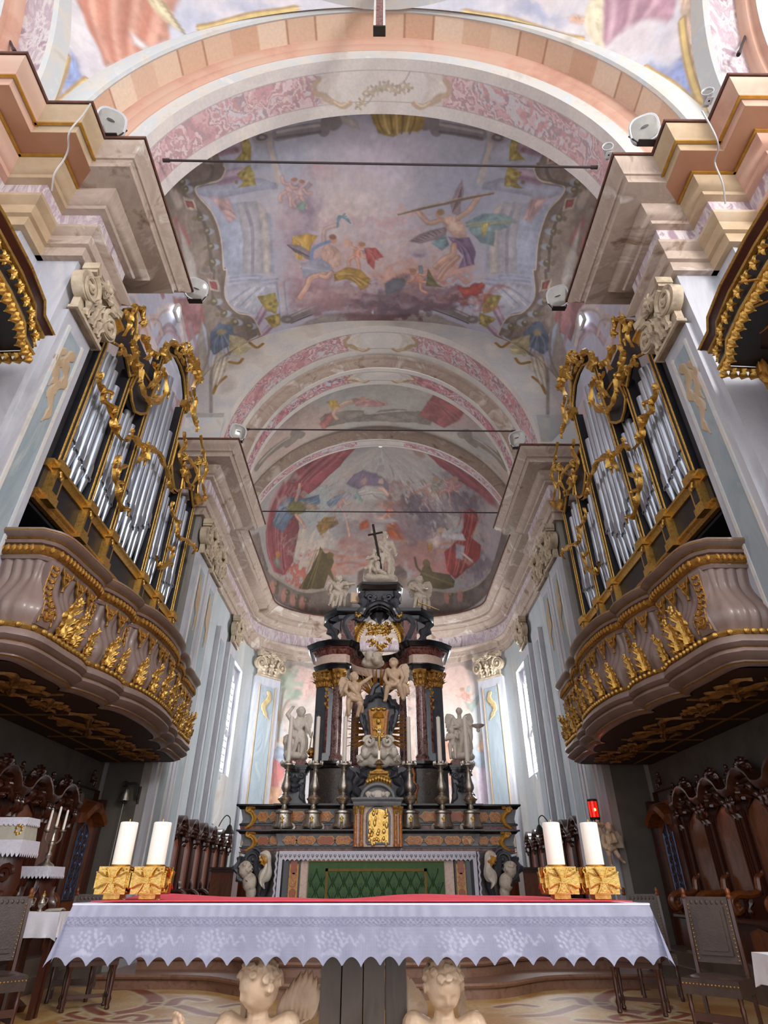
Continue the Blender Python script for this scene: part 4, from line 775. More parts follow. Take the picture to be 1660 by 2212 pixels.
# apse pilasters
def s_of(s): return -s       # right side has negative chart s
for s in (-1, 1):
    for (q0, q1, big) in (((4.99,18.6),(4.99,19.5),1),):
        MB().sweep([q0,q1], [(-.115,0),(.03,0),(.03,8.05),(-.115,8.05)], 0, s).obj('pilaster', M['faux_pale'], wa)
        mb = MB(); mb.bb(s*4.945, s*4.99, 18.78, 19.32, .7, 7.7); mb.obj('pilaster_panel', M['faux_blue'], wa)
        put_capital(wa, 5.0, 19.05, 8.05, .85, .95, 0, s)
    for (q0, q1) in (((4.99,15.2),(4.99,16.0)),((4.99,17.2),(4.99,18.0))):
        MB().sweep([q0,q1], [(-.115,0),(.03,0),(.03,8.05),(-.115,8.05)], 0, s).obj('pilaster', M['faux_pale'], wa)
        mb = MB(); mb.bb(s*4.945, s*4.99, q0[1]+.18, q1[1]-.18, .7, 7.7); mb.obj('pilaster_panel', M['faux_blue'], wa)
    # pilaster on the curve
    a, b = Vector((4.83,22.25)), Vector((4.02,23.12)); dr = (b-a).normalized(); nr = Vector((-dr.y, dr.x))
    def pp(u, o): p = a+(b-a)*u+nr*o; return (p.x, p.y)
    MB().sweep([pp(0,0),pp(1,0)], [(-.2,0),(.12,0),(.12,8.05),(-.2,8.05)], 0, s).obj('pilaster', M['faux_pale'], wa)
    MB().sweep([pp(.22,.1),pp(.78,.1)], [(-.2,.7),(.035,.7),(.035,7.7),(-.2,7.7)], 0, s).obj('pilaster_panel', M['faux_blue'], wa)
    for u in (.17, .8): MB().sweep([pp(u,.1),pp(u+.03,.1)], [(-.2,.7),(.05,.7),(.05,7.75),(-.2,7.75)], 0, s).obj('panel_moulding', M['cornice_beige'], wa)
    mb = MB()
    for k in range(3):
        q = [pp(.5+.12*math.sin(i*2+k), .16) for i in range(4)]; leaf(mb, [(s*q[i][0], q[i][1], 7.55-.25*i-.15*k) for i in range(4)], .1, (-s*.75,-.66,0), h=.12, lob=3)
    mb.obj('leaf_ornament', M['ochre_leaf'], wa)
    mid = pp(.5, .06); put_capital(wa, mid[0], mid[1], 8.05, 1.15, .95, math.atan2(-nr.y, -nr.x), s)
    # window niche, frame and panes
    wn = struct(empty('window_%d' % (1 if s < 0 else 2)), 'tall leaded apse window on the %s' % SN[s])
    gx = 5.32
    mb = MB()
    mb.quad((s*5.1,W0,WZ0-.1),(s*gx,W0+.12,WZ0),(s*gx,W0+.12,WZ1),(s*5.1,W0,WZ1+.0)); mb.quad((s*5.1,W1,WZ0-.1),(s*gx,W1-.02,WZ0),(s*gx,W1-.02,WZ1),(s*5.1,W1,WZ1))
    mb.quad((s*5.1,W0,WZ0-.1),(s*gx,W0+.1,WZ0),(s*gx,W1,WZ0),(s*5.1,W1,WZ0-.1)); mb.quad((s*5.1,W0,WZ1),(s*gx,W0+.1,WZ1),(s*gx,W1,WZ1),(s*5.1,W1,WZ1))
    mb.obj('reveal', M['faux_pale'], wn)
    y0, y1 = W0+.12, W1-.02; ym = (y0+y1)/2; hw = (y1-y0)/2
    mb = MB(); nA = 14
    # stone head with an arched lower edge
    top = [(s*gx, ym+hw*math.cos(PI*i/nA), WZ1-.75+.62*math.sin(PI*i/nA)) for i in range(nA+1)]
    for i in range(nA):
        a_, b_ = top[i], top[i+1]; mb.prism([a_, b_, (b_[0],b_[1],WZ1+.02), (a_[0],a_[1],WZ1+.02)], (s*.08,0,0))
    mb.bb(s*(gx-.03), s*(gx+.08), y0, y0+.07, WZ0, WZ1); mb.bb(s*(gx-.03), s*(gx+.08), y1-.07, y1, WZ0, WZ1)
    zt = 5.62
    leaf(mb, [(s*(gx-.02),y0,zt),(s*(gx-.05),ym-.2,zt+.05),(s*(gx-.06),ym,zt+.2),(s*(gx-.05),ym+.2,zt+.05),(s*(gx-.02),y1,zt)], .1, (-s,0,0), h=.4, lob=5, taper=False)
    mb.obj('frame', M['faux_pale'], wn)
    mb = MB(); nc, nrw = 3, 16; cw = (y1-y0)/nc; rh = (WZ1-WZ0)/nrw
    for i in range(1, nc): mb.bb(s*(gx+.005), s*(gx+.03), y0+cw*i-.012, y0+cw*i+.012, WZ0, WZ1)
    for j in range(nrw+1): mb.bb(s*(gx+.005), s*(gx+.03), y0, y1, WZ0+rh*j-.01, WZ0+rh*j+.01)
    mb.obj('lead_grid', M['lead'], wn)
    pm = MB().bb(-.005, .005, -cw/2, cw/2, -rh/2, rh/2).mesh('pane', M['pane'] if s < 0 else M['pane_sun'], 0)
    for i in range(nc):
        for j in range(nrw):
            o = link('pane', pm, wn); o.location = (s*(gx+.04), y0+cw*(i+.5), WZ0+rh*(j+.5))
    # painted stucco apron below the window
    mb = MB(); pts = [(.0,0),(.25,.05),(.42,.3),(.5,.0),(.62,-.3),(.7,-.9),(.6,-1.3),(.35,-1.5),(.1,-1.5),(-.1,-.9),(-.1,-.3)]
    mb.prism([(s*5.06, W0+.2+p[0]*1.1, WZ0-.3+p[1]*.8) for p in pts], (s*.05,0,0)); mb.obj('apron', M['plaster'], wn)
# lunette windows high over the organs
for s in (-1, 1):
    wn = struct(empty('window_%d' % (3 if s < 0 else 4)), 'small high lunette window above the %s organ' % SN[s])
    d = DY[s]; pts = [(s*5.16, 9.6+d+.16*math.cos(PI*i/12), 13.25+.4*math.sin(PI*i/12)) for i in range(13)]
    MB().prism(pts, (s*.03,0,0)).obj('pane', M['pane'], wn)
    mb = MB(); mb.tube(pts+pts[:1], .05, 6); mb.obj('frame', M['plaster'], wn)
# unseen window shape added to go with the fill light behind the viewer
wn = struct(empty('window_5', (8.42,-4.6,9.0), math.radians(52)), 'added window shape, unseen behind the viewer'); 
for i in range(3):
    for j in range(6): MB().bb(-1.5+i+.03, -.5+i-.03, -.09, -.07, -2.5+j*.83+.03, -2.5+(j+1)*.83-.03).obj('pane', M['pane'], wn)
mb = MB()
for x in (-1.5,-.5,.5,1.5): mb.bb(x-.04, x+.04, -.12, -.05, -2.55, 2.55)
for z in (-2.53,2.53): mb.bb(-1.55, 1.55, -.12, -.05, z-.05, z+.05)
mb.obj('frame', M['plaster'], wn)
# vaults and arches ---------------------------------------------------------
def ceil(o, label): return struct(o, label)
# crossing arch with salmon mouldings
A1, B1 = 4.3, 4.7
mb = MB()
arch_sweep(mb, A1, B1, Z0, [(4.30,1.02),(4.33,.72),(4.36,.66),(4.41,.64),(4.44,.66)])
ce = struct(empty('ceiling_crossing_arch'), 'salmon crossing arch in front of the choir')
mb.obj('arch_edge', M['plaster'], ce)
S, T, P = arch_grid(A1+.66, B1+.66, Z0, 4.44, 4.85, 400, 12)
f = Fresco(S, T, P, '#cfa88c'); L = S.max()
blk = np.floor((f.S+20)/.62).astype(int); cols = np.array([lin(c) for c in ('#dcc0a8','#d3b096','#d8b89f','#cfa88e','#e0c8b2','#d4b49c')]); f.c = cols[(blk*7) % 6]
jn = np.abs(((f.S+20)/.62) % 1-.5) > .485; f.c[jn] = lin('#a87f66'); f.obj('arch_soffit_blocks', M['fresco_f'], ce)
mb = MB(); arch_sweep(mb, A1, B1, Z0, [(4.85,.66),(4.85,.55),(4.87,.5),(4.9,.46),(4.9,.4),(4.92,.34),(4.95,.3),(4.95,.26)])
mb.obj('arch_moulding', M['cornice_pink'], ce)
mb = MB(); arch_sweep(mb, A1, B1, Z0, [(4.95,.26),(4.97,.2),(4.98,.08),(4.99,.0)]); mb.obj('arch_fillet', M['plaster'], ce)
S, T, P = arch_grid(A1, B1, Z0, 4.99, 6.03, 620, 60)
f = Fresco(S, T, P, '#cfc8bf'); paint_soffit(f, 5.2, 5.78, 1.25, 3); f.fade('#e0d4d2', .42); f.obj('arch_soffit', M['fresco_f'], ce)
mb = MB(); arch_sweep(mb, A1, B1, Z0, [(6.03,0),(6.03,1.6)]); mb.obj('arch_back', M['plaster'], ce)
# choir vault
AV, BV, ZV = 5.4, 4.1, 12.15
S, T, P = arch_grid(AV, BV, ZV, 6.0, 12.12, 900, 360, p=2.4)
f = Fresco(S, T, P, '#b9bccb'); paint_choir(f); f.fade('#d3ccd4', .08); f.mottle(.06,.05); struct(f.obj('ceiling_choir_vault', M['fresco']), 'choir vault fresco of angels in a pink and blue sky')
# second arch: front wall, two rings
ce = struct(empty('ceiling_apse_arch'), 'double painted arch between choir and apse')
n = 160; th = np.linspace(0, PI, n); mth = 64
xo = -AV*np.sign(np.cos(th))*np.abs(np.cos(th))**(2/2.4); zo = ZV+BV*np.abs(np.sin(th))**(2/2.4)
A2, B2 = 4.36, 5.0
xi = -A2*np.cos(th); zi = Z0+B2*np.sin(th); fr = np.linspace(0, 1, mth)
X = xi[:,None]*(1-fr)+xo[:,None]*fr; Z = zi[:,None]*(1-fr)+zo[:,None]*fr
n2 = 460; ii = np.linspace(0, n-1, n2); X = np.stack([np.interp(ii, np.arange(n), X[:,k]) for k in range(mth)], 1); Z = np.stack([np.interp(ii, np.arange(n), Z[:,k]) for k in range(mth)], 1)
f = Fresco(X, Z, np.stack([X, np.full_like(X, 12.1), Z], -1), '#b9b0a8'); f.noise_mix(['#a99f98','#c4bbb1','#b3b0b0','#cdc4b8'], .9, seed=31, thr=(.2,.8)); paint_spandrels(f); f.obj('arch_wall', M['fresco_f'], ce)
MB().bb(-5.4,-4.36,12.1,12.3,10.8,12.3).bb(4.36,5.4,12.1,12.45,10.8,12.3).obj('arch_shoulder', M['plaster'], ce)
S, T, P = arch_grid(A2, B2, Z0, 12.1, 13.3, 560, 50)
f = Fresco(S, T, P, '#c2bab2'); paint_soffit(f, 12.35, 13.0, .95, 13); f.fade('#cfc4be', .32); f.obj('arch_soffit', M['fresco_f'], ce)
mb = MB(); arch_sweep(mb, A2, B2, Z0, [(13.3,0),(13.32,-.06),(13.38,-.1),(13.38,-.16),(13.42,-.24),(13.5,-.3),(13.5,-.36)]); mb.obj('arch_cove', M['cornice'], ce)
A3, B3 = 4.0, 4.62
S, T, P = arch_grid(A3, B3, Z0, 13.5, 14.25, 520, 36)
f = Fresco(S, T, P, '#c2b8ae'); paint_soffit(f, 13.68, 14.05, .95, 17); f.fade('#c2b6b0', .25); f.obj('arch_soffit', M['fresco_f'], ce)
mb = MB(); arch_sweep(mb, A3, B3, Z0, [(14.25,0),(14.25,1.3)]); mb.obj('arch_back', M['plaster'], ce)
# apse bay vault
S, T, P = arch_grid(5.1, 5.05, Z0, 14.2, 17.05, 520, 130)
f = Fresco(S, T, P, '#b7b4b0'); paint_bay(f); f.fade('#b4aca6', .2); f.mottle(.12); struct(f.obj('ceiling_apse_bay', M['fresco']), 'painted vault bay before the apse conch')
ce = struct(empty('ceiling_apse_rib'), 'painted rib framing the apse conch')
mb = MB(); arch_sweep(mb, 4.76, 4.55, Z0, [(17.0,.6),(17.0,.12),(17.04,.06),(17.04,0)]); mb.obj('rib_face', M['cornice'], ce)
S, T, P = arch_grid(4.76, 4.55, Z0, 17.04, 17.5, 420, 20)
f = Fresco(S, T, P, '#b9aea6'); paint_soffit(f, 17.14, 17.4, .9, 23, orn=False); f.fade('#b5a8a2', .35); f.obj('rib_soffit', M['fresco_f'], ce)
# apse conch
nu, nv = 520, 260; al = np.linspace(-PI/2, PI/2, nu); ph = np.linspace(-.03, PI/2*.995, nv)
AL, PH = np.meshgrid(al, ph, indexing='ij'); q = .58
X = 4.78*np.sign(np.sin(AL))*np.abs(np.sin(AL))**q*np.cos(PH)**.85; Y = 17.5+6.2*np.abs(np.cos(AL))**q*np.cos(PH)**.85; Z = Z0-.15+4.75*np.sin(PH)
f = Fresco(AL*4.6, PH*4.8, np.stack([X, Y, Z], -1), '#a9a5a3'); f.stretch = True
paint_conch(f); f.fade('#8a827f', .18); f.mottle(.14); struct(f.obj('ceiling_apse_conch', M['fresco']), 'apse half dome fresco with clouds, red curtains and figures')
# pendentives and dome ring of the crossing
YC = -1.0; RS = 7.5; HS = 5.32
for s in (-1, 1):
    nu, nv = 230, 170
    tt = np.linspace(0, 1, nv)             # 0 at the corner foot, 1 at the ring
    # azimuth from the arch plane (Y) to the side arch plane (X), limited to the sphere
    rows = []
    zz = Z0-.3+(5.36+.3)*tt
    for z in zz:
        r = math.sqrt(max(.1, RS**2-(z-Z0)**2)); a0 = math.asin(min(1, HS/r)); a1 = PI/2-a0
        lo_, hi_ = min(a0, a1), max(a0, a1)
        a = np.linspace(lo_-.0, hi_+.0, nu); rows.append(np.stack([s*r*np.sin(a), YC+r*np.cos(a), np.full(nu, z)], -1))
    P = np.stack(rows, 1)
    S = P[...,0]*s; T = P[...,2]+.0
    f = Fresco(S, T, P, '#d3b59f'); paint_pendentive(f, s); f.fade('#d8ccc8', .12); f.mottle(.08,.04)
    struct(f.obj('ceiling_pendentive', M['fresco']), '%s crossing pendentive fresco with a %s robed figure on clouds' % (SN[s], 'red' if s < 0 else 'purple'))
    # side arch of the crossing
    ce = struct(empty('ceiling_side_arch'), 'pale side arch of the crossing on the %s' % SN[s])
    for k, (prof, m) in enumerate((([(5.25,1.0),(5.3,.68),(5.36,.64)],'plaster'),([(5.36,.64),(5.8,.62)],'frieze'),([(5.8,.62),(5.8,.5),(5.84,.44),(5.9,.42),(5.9,.3)],'cornice_pink'),([(5.9,.3),(6.9,.28)],'plaster'))):
        rings = []
        for i in range(61):
            th_ = PI*i/60; rings.append([(s*x, YC-(4.3+d)*math.cos(th_), Z0+(4.7+d)*math.sin(th_)) for x, d in prof])
        MB().loft(rings, closed=False).obj(('arch_edge','arch_soffit_panel','arch_moulding','arch_soffit')[k], M[m], ce)
ce = struct(empty('ceiling_dome_ring'), 'white moulded ring at the foot of the dome')
mb = MB(); mb.lathe([(5.36,16.25),(5.3,16.35),(5.22,16.36),(5.22,16.48),(5.1,16.55),(5.02,16.56),(5.02,16.75),(5.2,16.9),(5.2,17.6)], (0,YC,0), 96); mb.obj('ring_moulding', M['plaster'], ce)
# fill between ring, arch and pendentives
mb = MB(); rings = []
for i in range(41):
    x = -3.0+6*i/40; rings.append([(x, 4.32, Z0+(B1+.9)*math.sqrt(max(0,1-(x/(A1+.9))**2))), (x, YC+math.sqrt(5.36**2-min(5.3,abs(x))**2), 16.3)])
mb.loft(rings, closed=False); mb.obj('ring_spandrel', M['cornice_pink'], ce)
# ================================================================ ORGANS
def yz(u, v): p = at(u, v, X=-4.42); return p.y, p.z
ORN = [  # gilded branches and scrolls: curve, half-width, lobes
 ([(209,805),(205,829),(217,844),(215,861),(227,876),(238,903),(234,920),(244,934),(254,951)], .075, 6),
 ([(261,951),(276,944),(293,959),(303,976),(293,990),(285,1000)], .075, 4),
 ([(305,993),(310,971),(327,976),(342,1003),(351,1025),(356,1054),(364,1066)], .075, 5),
 ([(249,985),(239,1012),(244,1042),(249,1073),(256,1100),(268,1095)], .075, 4),
 ([(262,1005),(247,1015),(242,1030)], .05, 2),
 ([(290,798),(293,837),(307,863),(327,868),(346,846),(344,810),(337,800)], .075, 6),
 ([(324,783),(332,803),(324,827),(310,839)], .06, 3), ([(345,808),(335,818),(325,828),(318,840)], .05, 3),
 ([(258,672),(262,690),(265,704),(250,726)], .06, 2), ([(276,694),(280,675),(290,664),(301,680),(301,707)], .075, 3),
 ([(286,723),(277,753),(286,783),(289,801)], .07, 4), ([(270,735),(280,755),(284,770)], .07, 3), ([(300,725),(310,745),(322,760),(330,775)], .085, 3), ([(318,758),(312,772),(300,775)], .05, 2),
 ([(240,765),(252,762),(262,770),(272,785),(278,800)], .06, 4),
 ([(345,770),(349,756),(367,741),(388,756),(403,777)], .09, 4), ([(403,770),(418,790),(421,815),(406,837)], .11, 4), ([(395,775),(408,795),(412,820)], .09, 3), ([(372,758),(385,770),(392,790)], .07, 3),
 ([(409,840),(415,870),(409,900),(418,921),(415,933)], .07, 5), ([(398,845),(404,870),(400,895)], .05, 3),
 ([(391,933),(394,963),(382,981),(391,1012),(388,1030)], .065, 4), ([(400,990),(414,1010),(418,1030),(405,1050)], .06, 3),
 ([(422,940),(430,981),(436,1012),(427,1042),(433,1072),(424,1090)], .06, 6), ([(385,1015),(396,1030),(404,1048),(408,1062)], .06, 3),
 ([(364,1084),(361,1102),(373,1126),(373,1156),(388,1162)], .06, 4),
 ([(373,1140),(376,1161),(394,1167),(412,1185),(403,1197)], .06, 4), ([(358,1179),(367,1194),(355,1218),(337,1227),(331,1200)], .06, 4)]
POSTS = [6.42, 7.4, 8.25, 9.75, 10.6, 11.58]
def pipe(r, h, foot, lip):
    mb = MB(); n = 14
    mb.mat(0).lathe([(r*.16,0),(r*.95,foot),(r,foot+.02),(r,h),(r*.9,h),(r*.9,h-.03)], (0,0,0), n)
    z = foot+.04
    mb.mat(1).prism([(-r*.55,-r*1.0,z),(r*.55,-r*1.0,z),(r*.55,-r*1.0,z+r*.55),(-r*.55,-r*1.0,z+r*.55)], (0,r*.25,0))          # dark mouth slot
    up = [(-r*.6,z+r*.55),(r*.6,z+r*.55),(r*.55,z+lip*.8),(r*.3,z+lip),(-r*.3,z+lip),(-r*.55,z+lip*.8)]
    mb.mat(0).prism([(x,-r*1.02,zz) for x, zz in up], (0,r*.2,0))
    for q in (-1, 1): mb.box((q*r*.68,-r*.85,z+r*.3), (r*.1,r*.5,r*.9))
    return mb.mesh('pipe', [M['pipe'], M['black_wood']], 40)
PIPES = {}
def organ(s):
    n = SN[s]; d = DY[s]
    t = thing('pipe_organ', 'black and gilt pipe organ with tin pipes high on the %s choir wall' % n, 'pipe organ', (s*4.95, 9.0+d, 5.34), 0, 'facing choir organs')
    off = Vector((s*4.95, 9.0+d, 5.34))
    def part(name, mb, m, parent=t, smooth=35):
        o = mb.obj(name, m, parent, smooth)
        if parent is t: o.location = -off
        return o
    Y = lambda y: y+d
    mb = MB()
    mb.bb(s*5.1, s*5.38, Y(6.2), Y(11.8), 5.35, 9.3); mb.bb(s*5.1, s*5.38, Y(8.2), Y(9.8), 9.0, 10.9)
    part('case_back', mb, M['black_wood'])
    mb = MB()
    for y in (6.2, 11.7): mb.bb(s*4.52, s*5.2, Y(y), Y(y+.1), 5.5, 8.9)
    mb.bb(s*4.55, s*5.2, Y(6.2), Y(11.8), 5.42, 5.6); part('case_side', mb, M['black_wood'])
    mb = MB(); mb.bb(s*4.5, s*5.1, Y(6.22), Y(11.78), 5.58, 5.98); part('base_panel', mb, M['black_wood'])
    path = [(4.5,Y(6.2)),(4.5,Y(11.8))]
    mb = MB(); mb.sweep(path, [(-.02,5.94),(.03,5.94),(.05,5.97),(.07,6.0),(.1,6.02),(.1,6.06),(-.1,6.06)], 0, s); part('base_cornice', mb, M['gold'])
    mb = MB(); mb.sweep(path, [(-.1,5.42),(.02,5.42),(.04,5.46),(.02,5.5),(.05,5.53),(.05,5.57),(-.1,5.6)], 0, s); part('base_moulding', mb, M['gold_dull'])
    mb = MB(); mb.sweep(path, [(-.5,5.34),(-.12,5.34),(-.05,5.36),(-.05,5.4),(-.5,5.4)], 0, s); part('base_soffit', mb, M['black_wood'])
    for i, y in enumerate(POSTS):
        top = 10.25 if i in (2, 3) else 8.95
        mb = MB(); mb.bb(s*4.46, s*4.62, Y(y-.075), Y(y+.075), 6.06, top); p = part('post', mb, M['black_wood'])
        mb = MB()
        for q in (-1, 1): mb.lathe([(.017,6.08),(.017,top)], (s*4.455, Y(y+q*.05), 0), 8)
        mb.obj('gilt_bead', M['gold'], p)
        mb = MB(); mb.bb(s*4.38, s*4.52, Y(y-.1), Y(y+.1), 5.56, 5.96); mb.bb(s*4.34, s*4.52, Y(y-.13), Y(y+.13), 5.96, 6.1); mb.bb(s*4.36, s*4.52, Y(y-.12), Y(y+.12), 5.46, 5.58); b = part('post_block', mb, M['gold'])
        mb = MB(); mb.bb(s*4.374, s*4.39, Y(y-.06), Y(y+.06), 5.64, 5.85); mb.obj('block_panel', M['black_wood'], b)
        mb = MB(); leaf(mb, [(s*4.36,Y(y-.05),5.95),(s*4.34,Y(y),5.86),(s*4.36,Y(y+.05),5.93)], .03, (-s,0,0)); mb.obj('block_scroll', M['gold'], b)
        mb = MB(); p2 = [(4.5,Y(y-.14)),(4.5,Y(y+.14))]; mb.sweep(p2, [(0,top-.02),(.09,top),(.1,top+.05),(.14,top+.09),(.17,top+.1),(.17,top+.16),(0,top+.16)], 0, s); part('post_capital', mb, M['gold'])
    # pipes
    bays = [(6.42,7.4,5,8.55,(.0,.12,.2,.05,-.15),(.55,.5,.45,.4,.35)),(7.4,8.25,5,8.2,(-.15,.0,.2,.25,.1),(.7,.6,.55,.5,.45)),(8.25,9.75,7,9.9,(-.5,-.1,.3,.55,.3,-.1,-.5),(.95,.8,.65,.55,.65,.8,.95))]
    bays += [(18.0-b, 18.0-a, k, h, dh[::-1], fh[::-1]) for a, b, k, h, dh, fh in bays[:2][::-1]]
    rows = [([x for x in b]) for b in bays]
    for a, b, k, h, dh, fh in rows:
        w = (b-a-.17)/k; r = w*.48
        for j in range(k):
            y = a+.085+w*(j+.5); key = (round(r,3), round(h+dh[j]-6.06,2), fh[j])
            if key not in PIPES: PIPES[key] = pipe(key[0], key[1], key[2], .3)
            o = link('pipe', PIPES[key], t); o.location = Vector((s*(4.57+.015*(j % 2)), Y(y), 6.06))-off; o.rotation_euler = (0,0,-s*PI/2)
        # second rank of darker pipes glimpsed behind
        mb = MB()
        for j in range(k-1): mb.lathe([(r*.85,6.1),(r*.85,h+dh[j]+.15)], (s*4.8, Y(a+.1+w*(j+1)), 0), 8)
        part('rear_pipe_rank', mb, M['pipe_foot'])
        mb = MB(); mb.tube([(s*4.6,Y(a+.1),6.45+fh[0]*.3),(s*4.58,Y((a+b)/2),6.3),(s*4.6,Y(b-.1),6.45+fh[-1]*.3)], .012, 6); part('pipe_rail', mb, M['iron'])
    # head boards above the pipes
    def board(P, m='black_wood'):
        mb = MB(); mb.prism([(s*4.44, Y(y), z) for y, z in P], (s*.05,0,0)); o = part('head_board', mb, M[m])
        mb = MB(); mb.tube([(s*4.43, Y(y), z) for y, z in spl2(P)], .03, 6); mb.obj('gilt_edge', M['gold'], o); return o
    def spl2(P): return P+[P[0]]
    A = [(6.3,8.95),(6.38,9.15),(6.5,9.3),(6.52,9.55),(6.7,9.8),(6.85,9.92),(7.0,9.75),(7.12,9.45),(7.3,9.3),(7.45,9.2),(7.45,8.95),(7.3,8.75),(6.9,9.0),(6.55,8.75)]
    B_ = [(7.45,8.6),(7.5,8.95),(7.6,9.25),(7.85,9.3),(8.2,9.35),(8.2,8.7),(8.0,8.5),(7.8,8.38),(7.6,8.45)]
    C_ = [(8.25,10.25),(8.3,10.7),(8.6,11.05),(8.85,11.2),(9.0,11.35),(9.15,11.2),(9.4,11.05),(9.7,10.7),(9.75,10.25),(9.6,10.55),(9.3,10.8),(9.0,10.85),(8.7,10.8),(8.4,10.55)]
    mir = lambda P: [(18.0-y, z) for y, z in P][::-1]
    for P in (A, B_, C_, mir(A), mir(B_)): board(P)
    # gilded carving
    for k, (c, w_, lob) in enumerate(ORN):
        P = [yz(*p) for p in c]
        mb = MB(); leaf(mb, [(s*(4.37-.03*(k % 3)), Y(y), z) for y, z in P], w_*.8, (-s,0,0), h=.9, lob=lob, amp=.42)
        for j, (y, z) in enumerate(P[1:-1]):          # little side leaves
            q = 1 if j % 2 else -1; leaf(mb, [(s*4.36, Y(y), z),(s*4.3, Y(y+q*.1), z+.06),(s*4.33, Y(y+q*.16), z-.04)], w_*.55, (-s,0,0), h=.8, lob=2, n=4)
        part('gilded_scroll', mb, M['gold'])
    for y, z, r in ((9.0,11.35,.2),(8.75,11.05,.16),(9.25,11.05,.16),(10.95,9.7,.14),(11.25,9.9,.12),(10.15,9.2,.12),(7.0,9.85,.1)):
        mb = MB()
        for k in range(6):
            a = PI*.1+PI*.8*k/5; leaf(mb, [(s*4.4,Y(y),z-r*.6),(s*4.3,Y(y+r*.6*math.cos(a)),z-r*.2+r*.5*math.sin(a)),(s*4.34,Y(y+r*1.2*math.cos(a)),z-r*.4+r*1.2*math.sin(a))], r*.22, (-s,0,0), h=.9, lob=2)
        part('gilded_shell', mb, M['gold'])
    return t
organ_l = organ(-1); organ_r = organ(1)
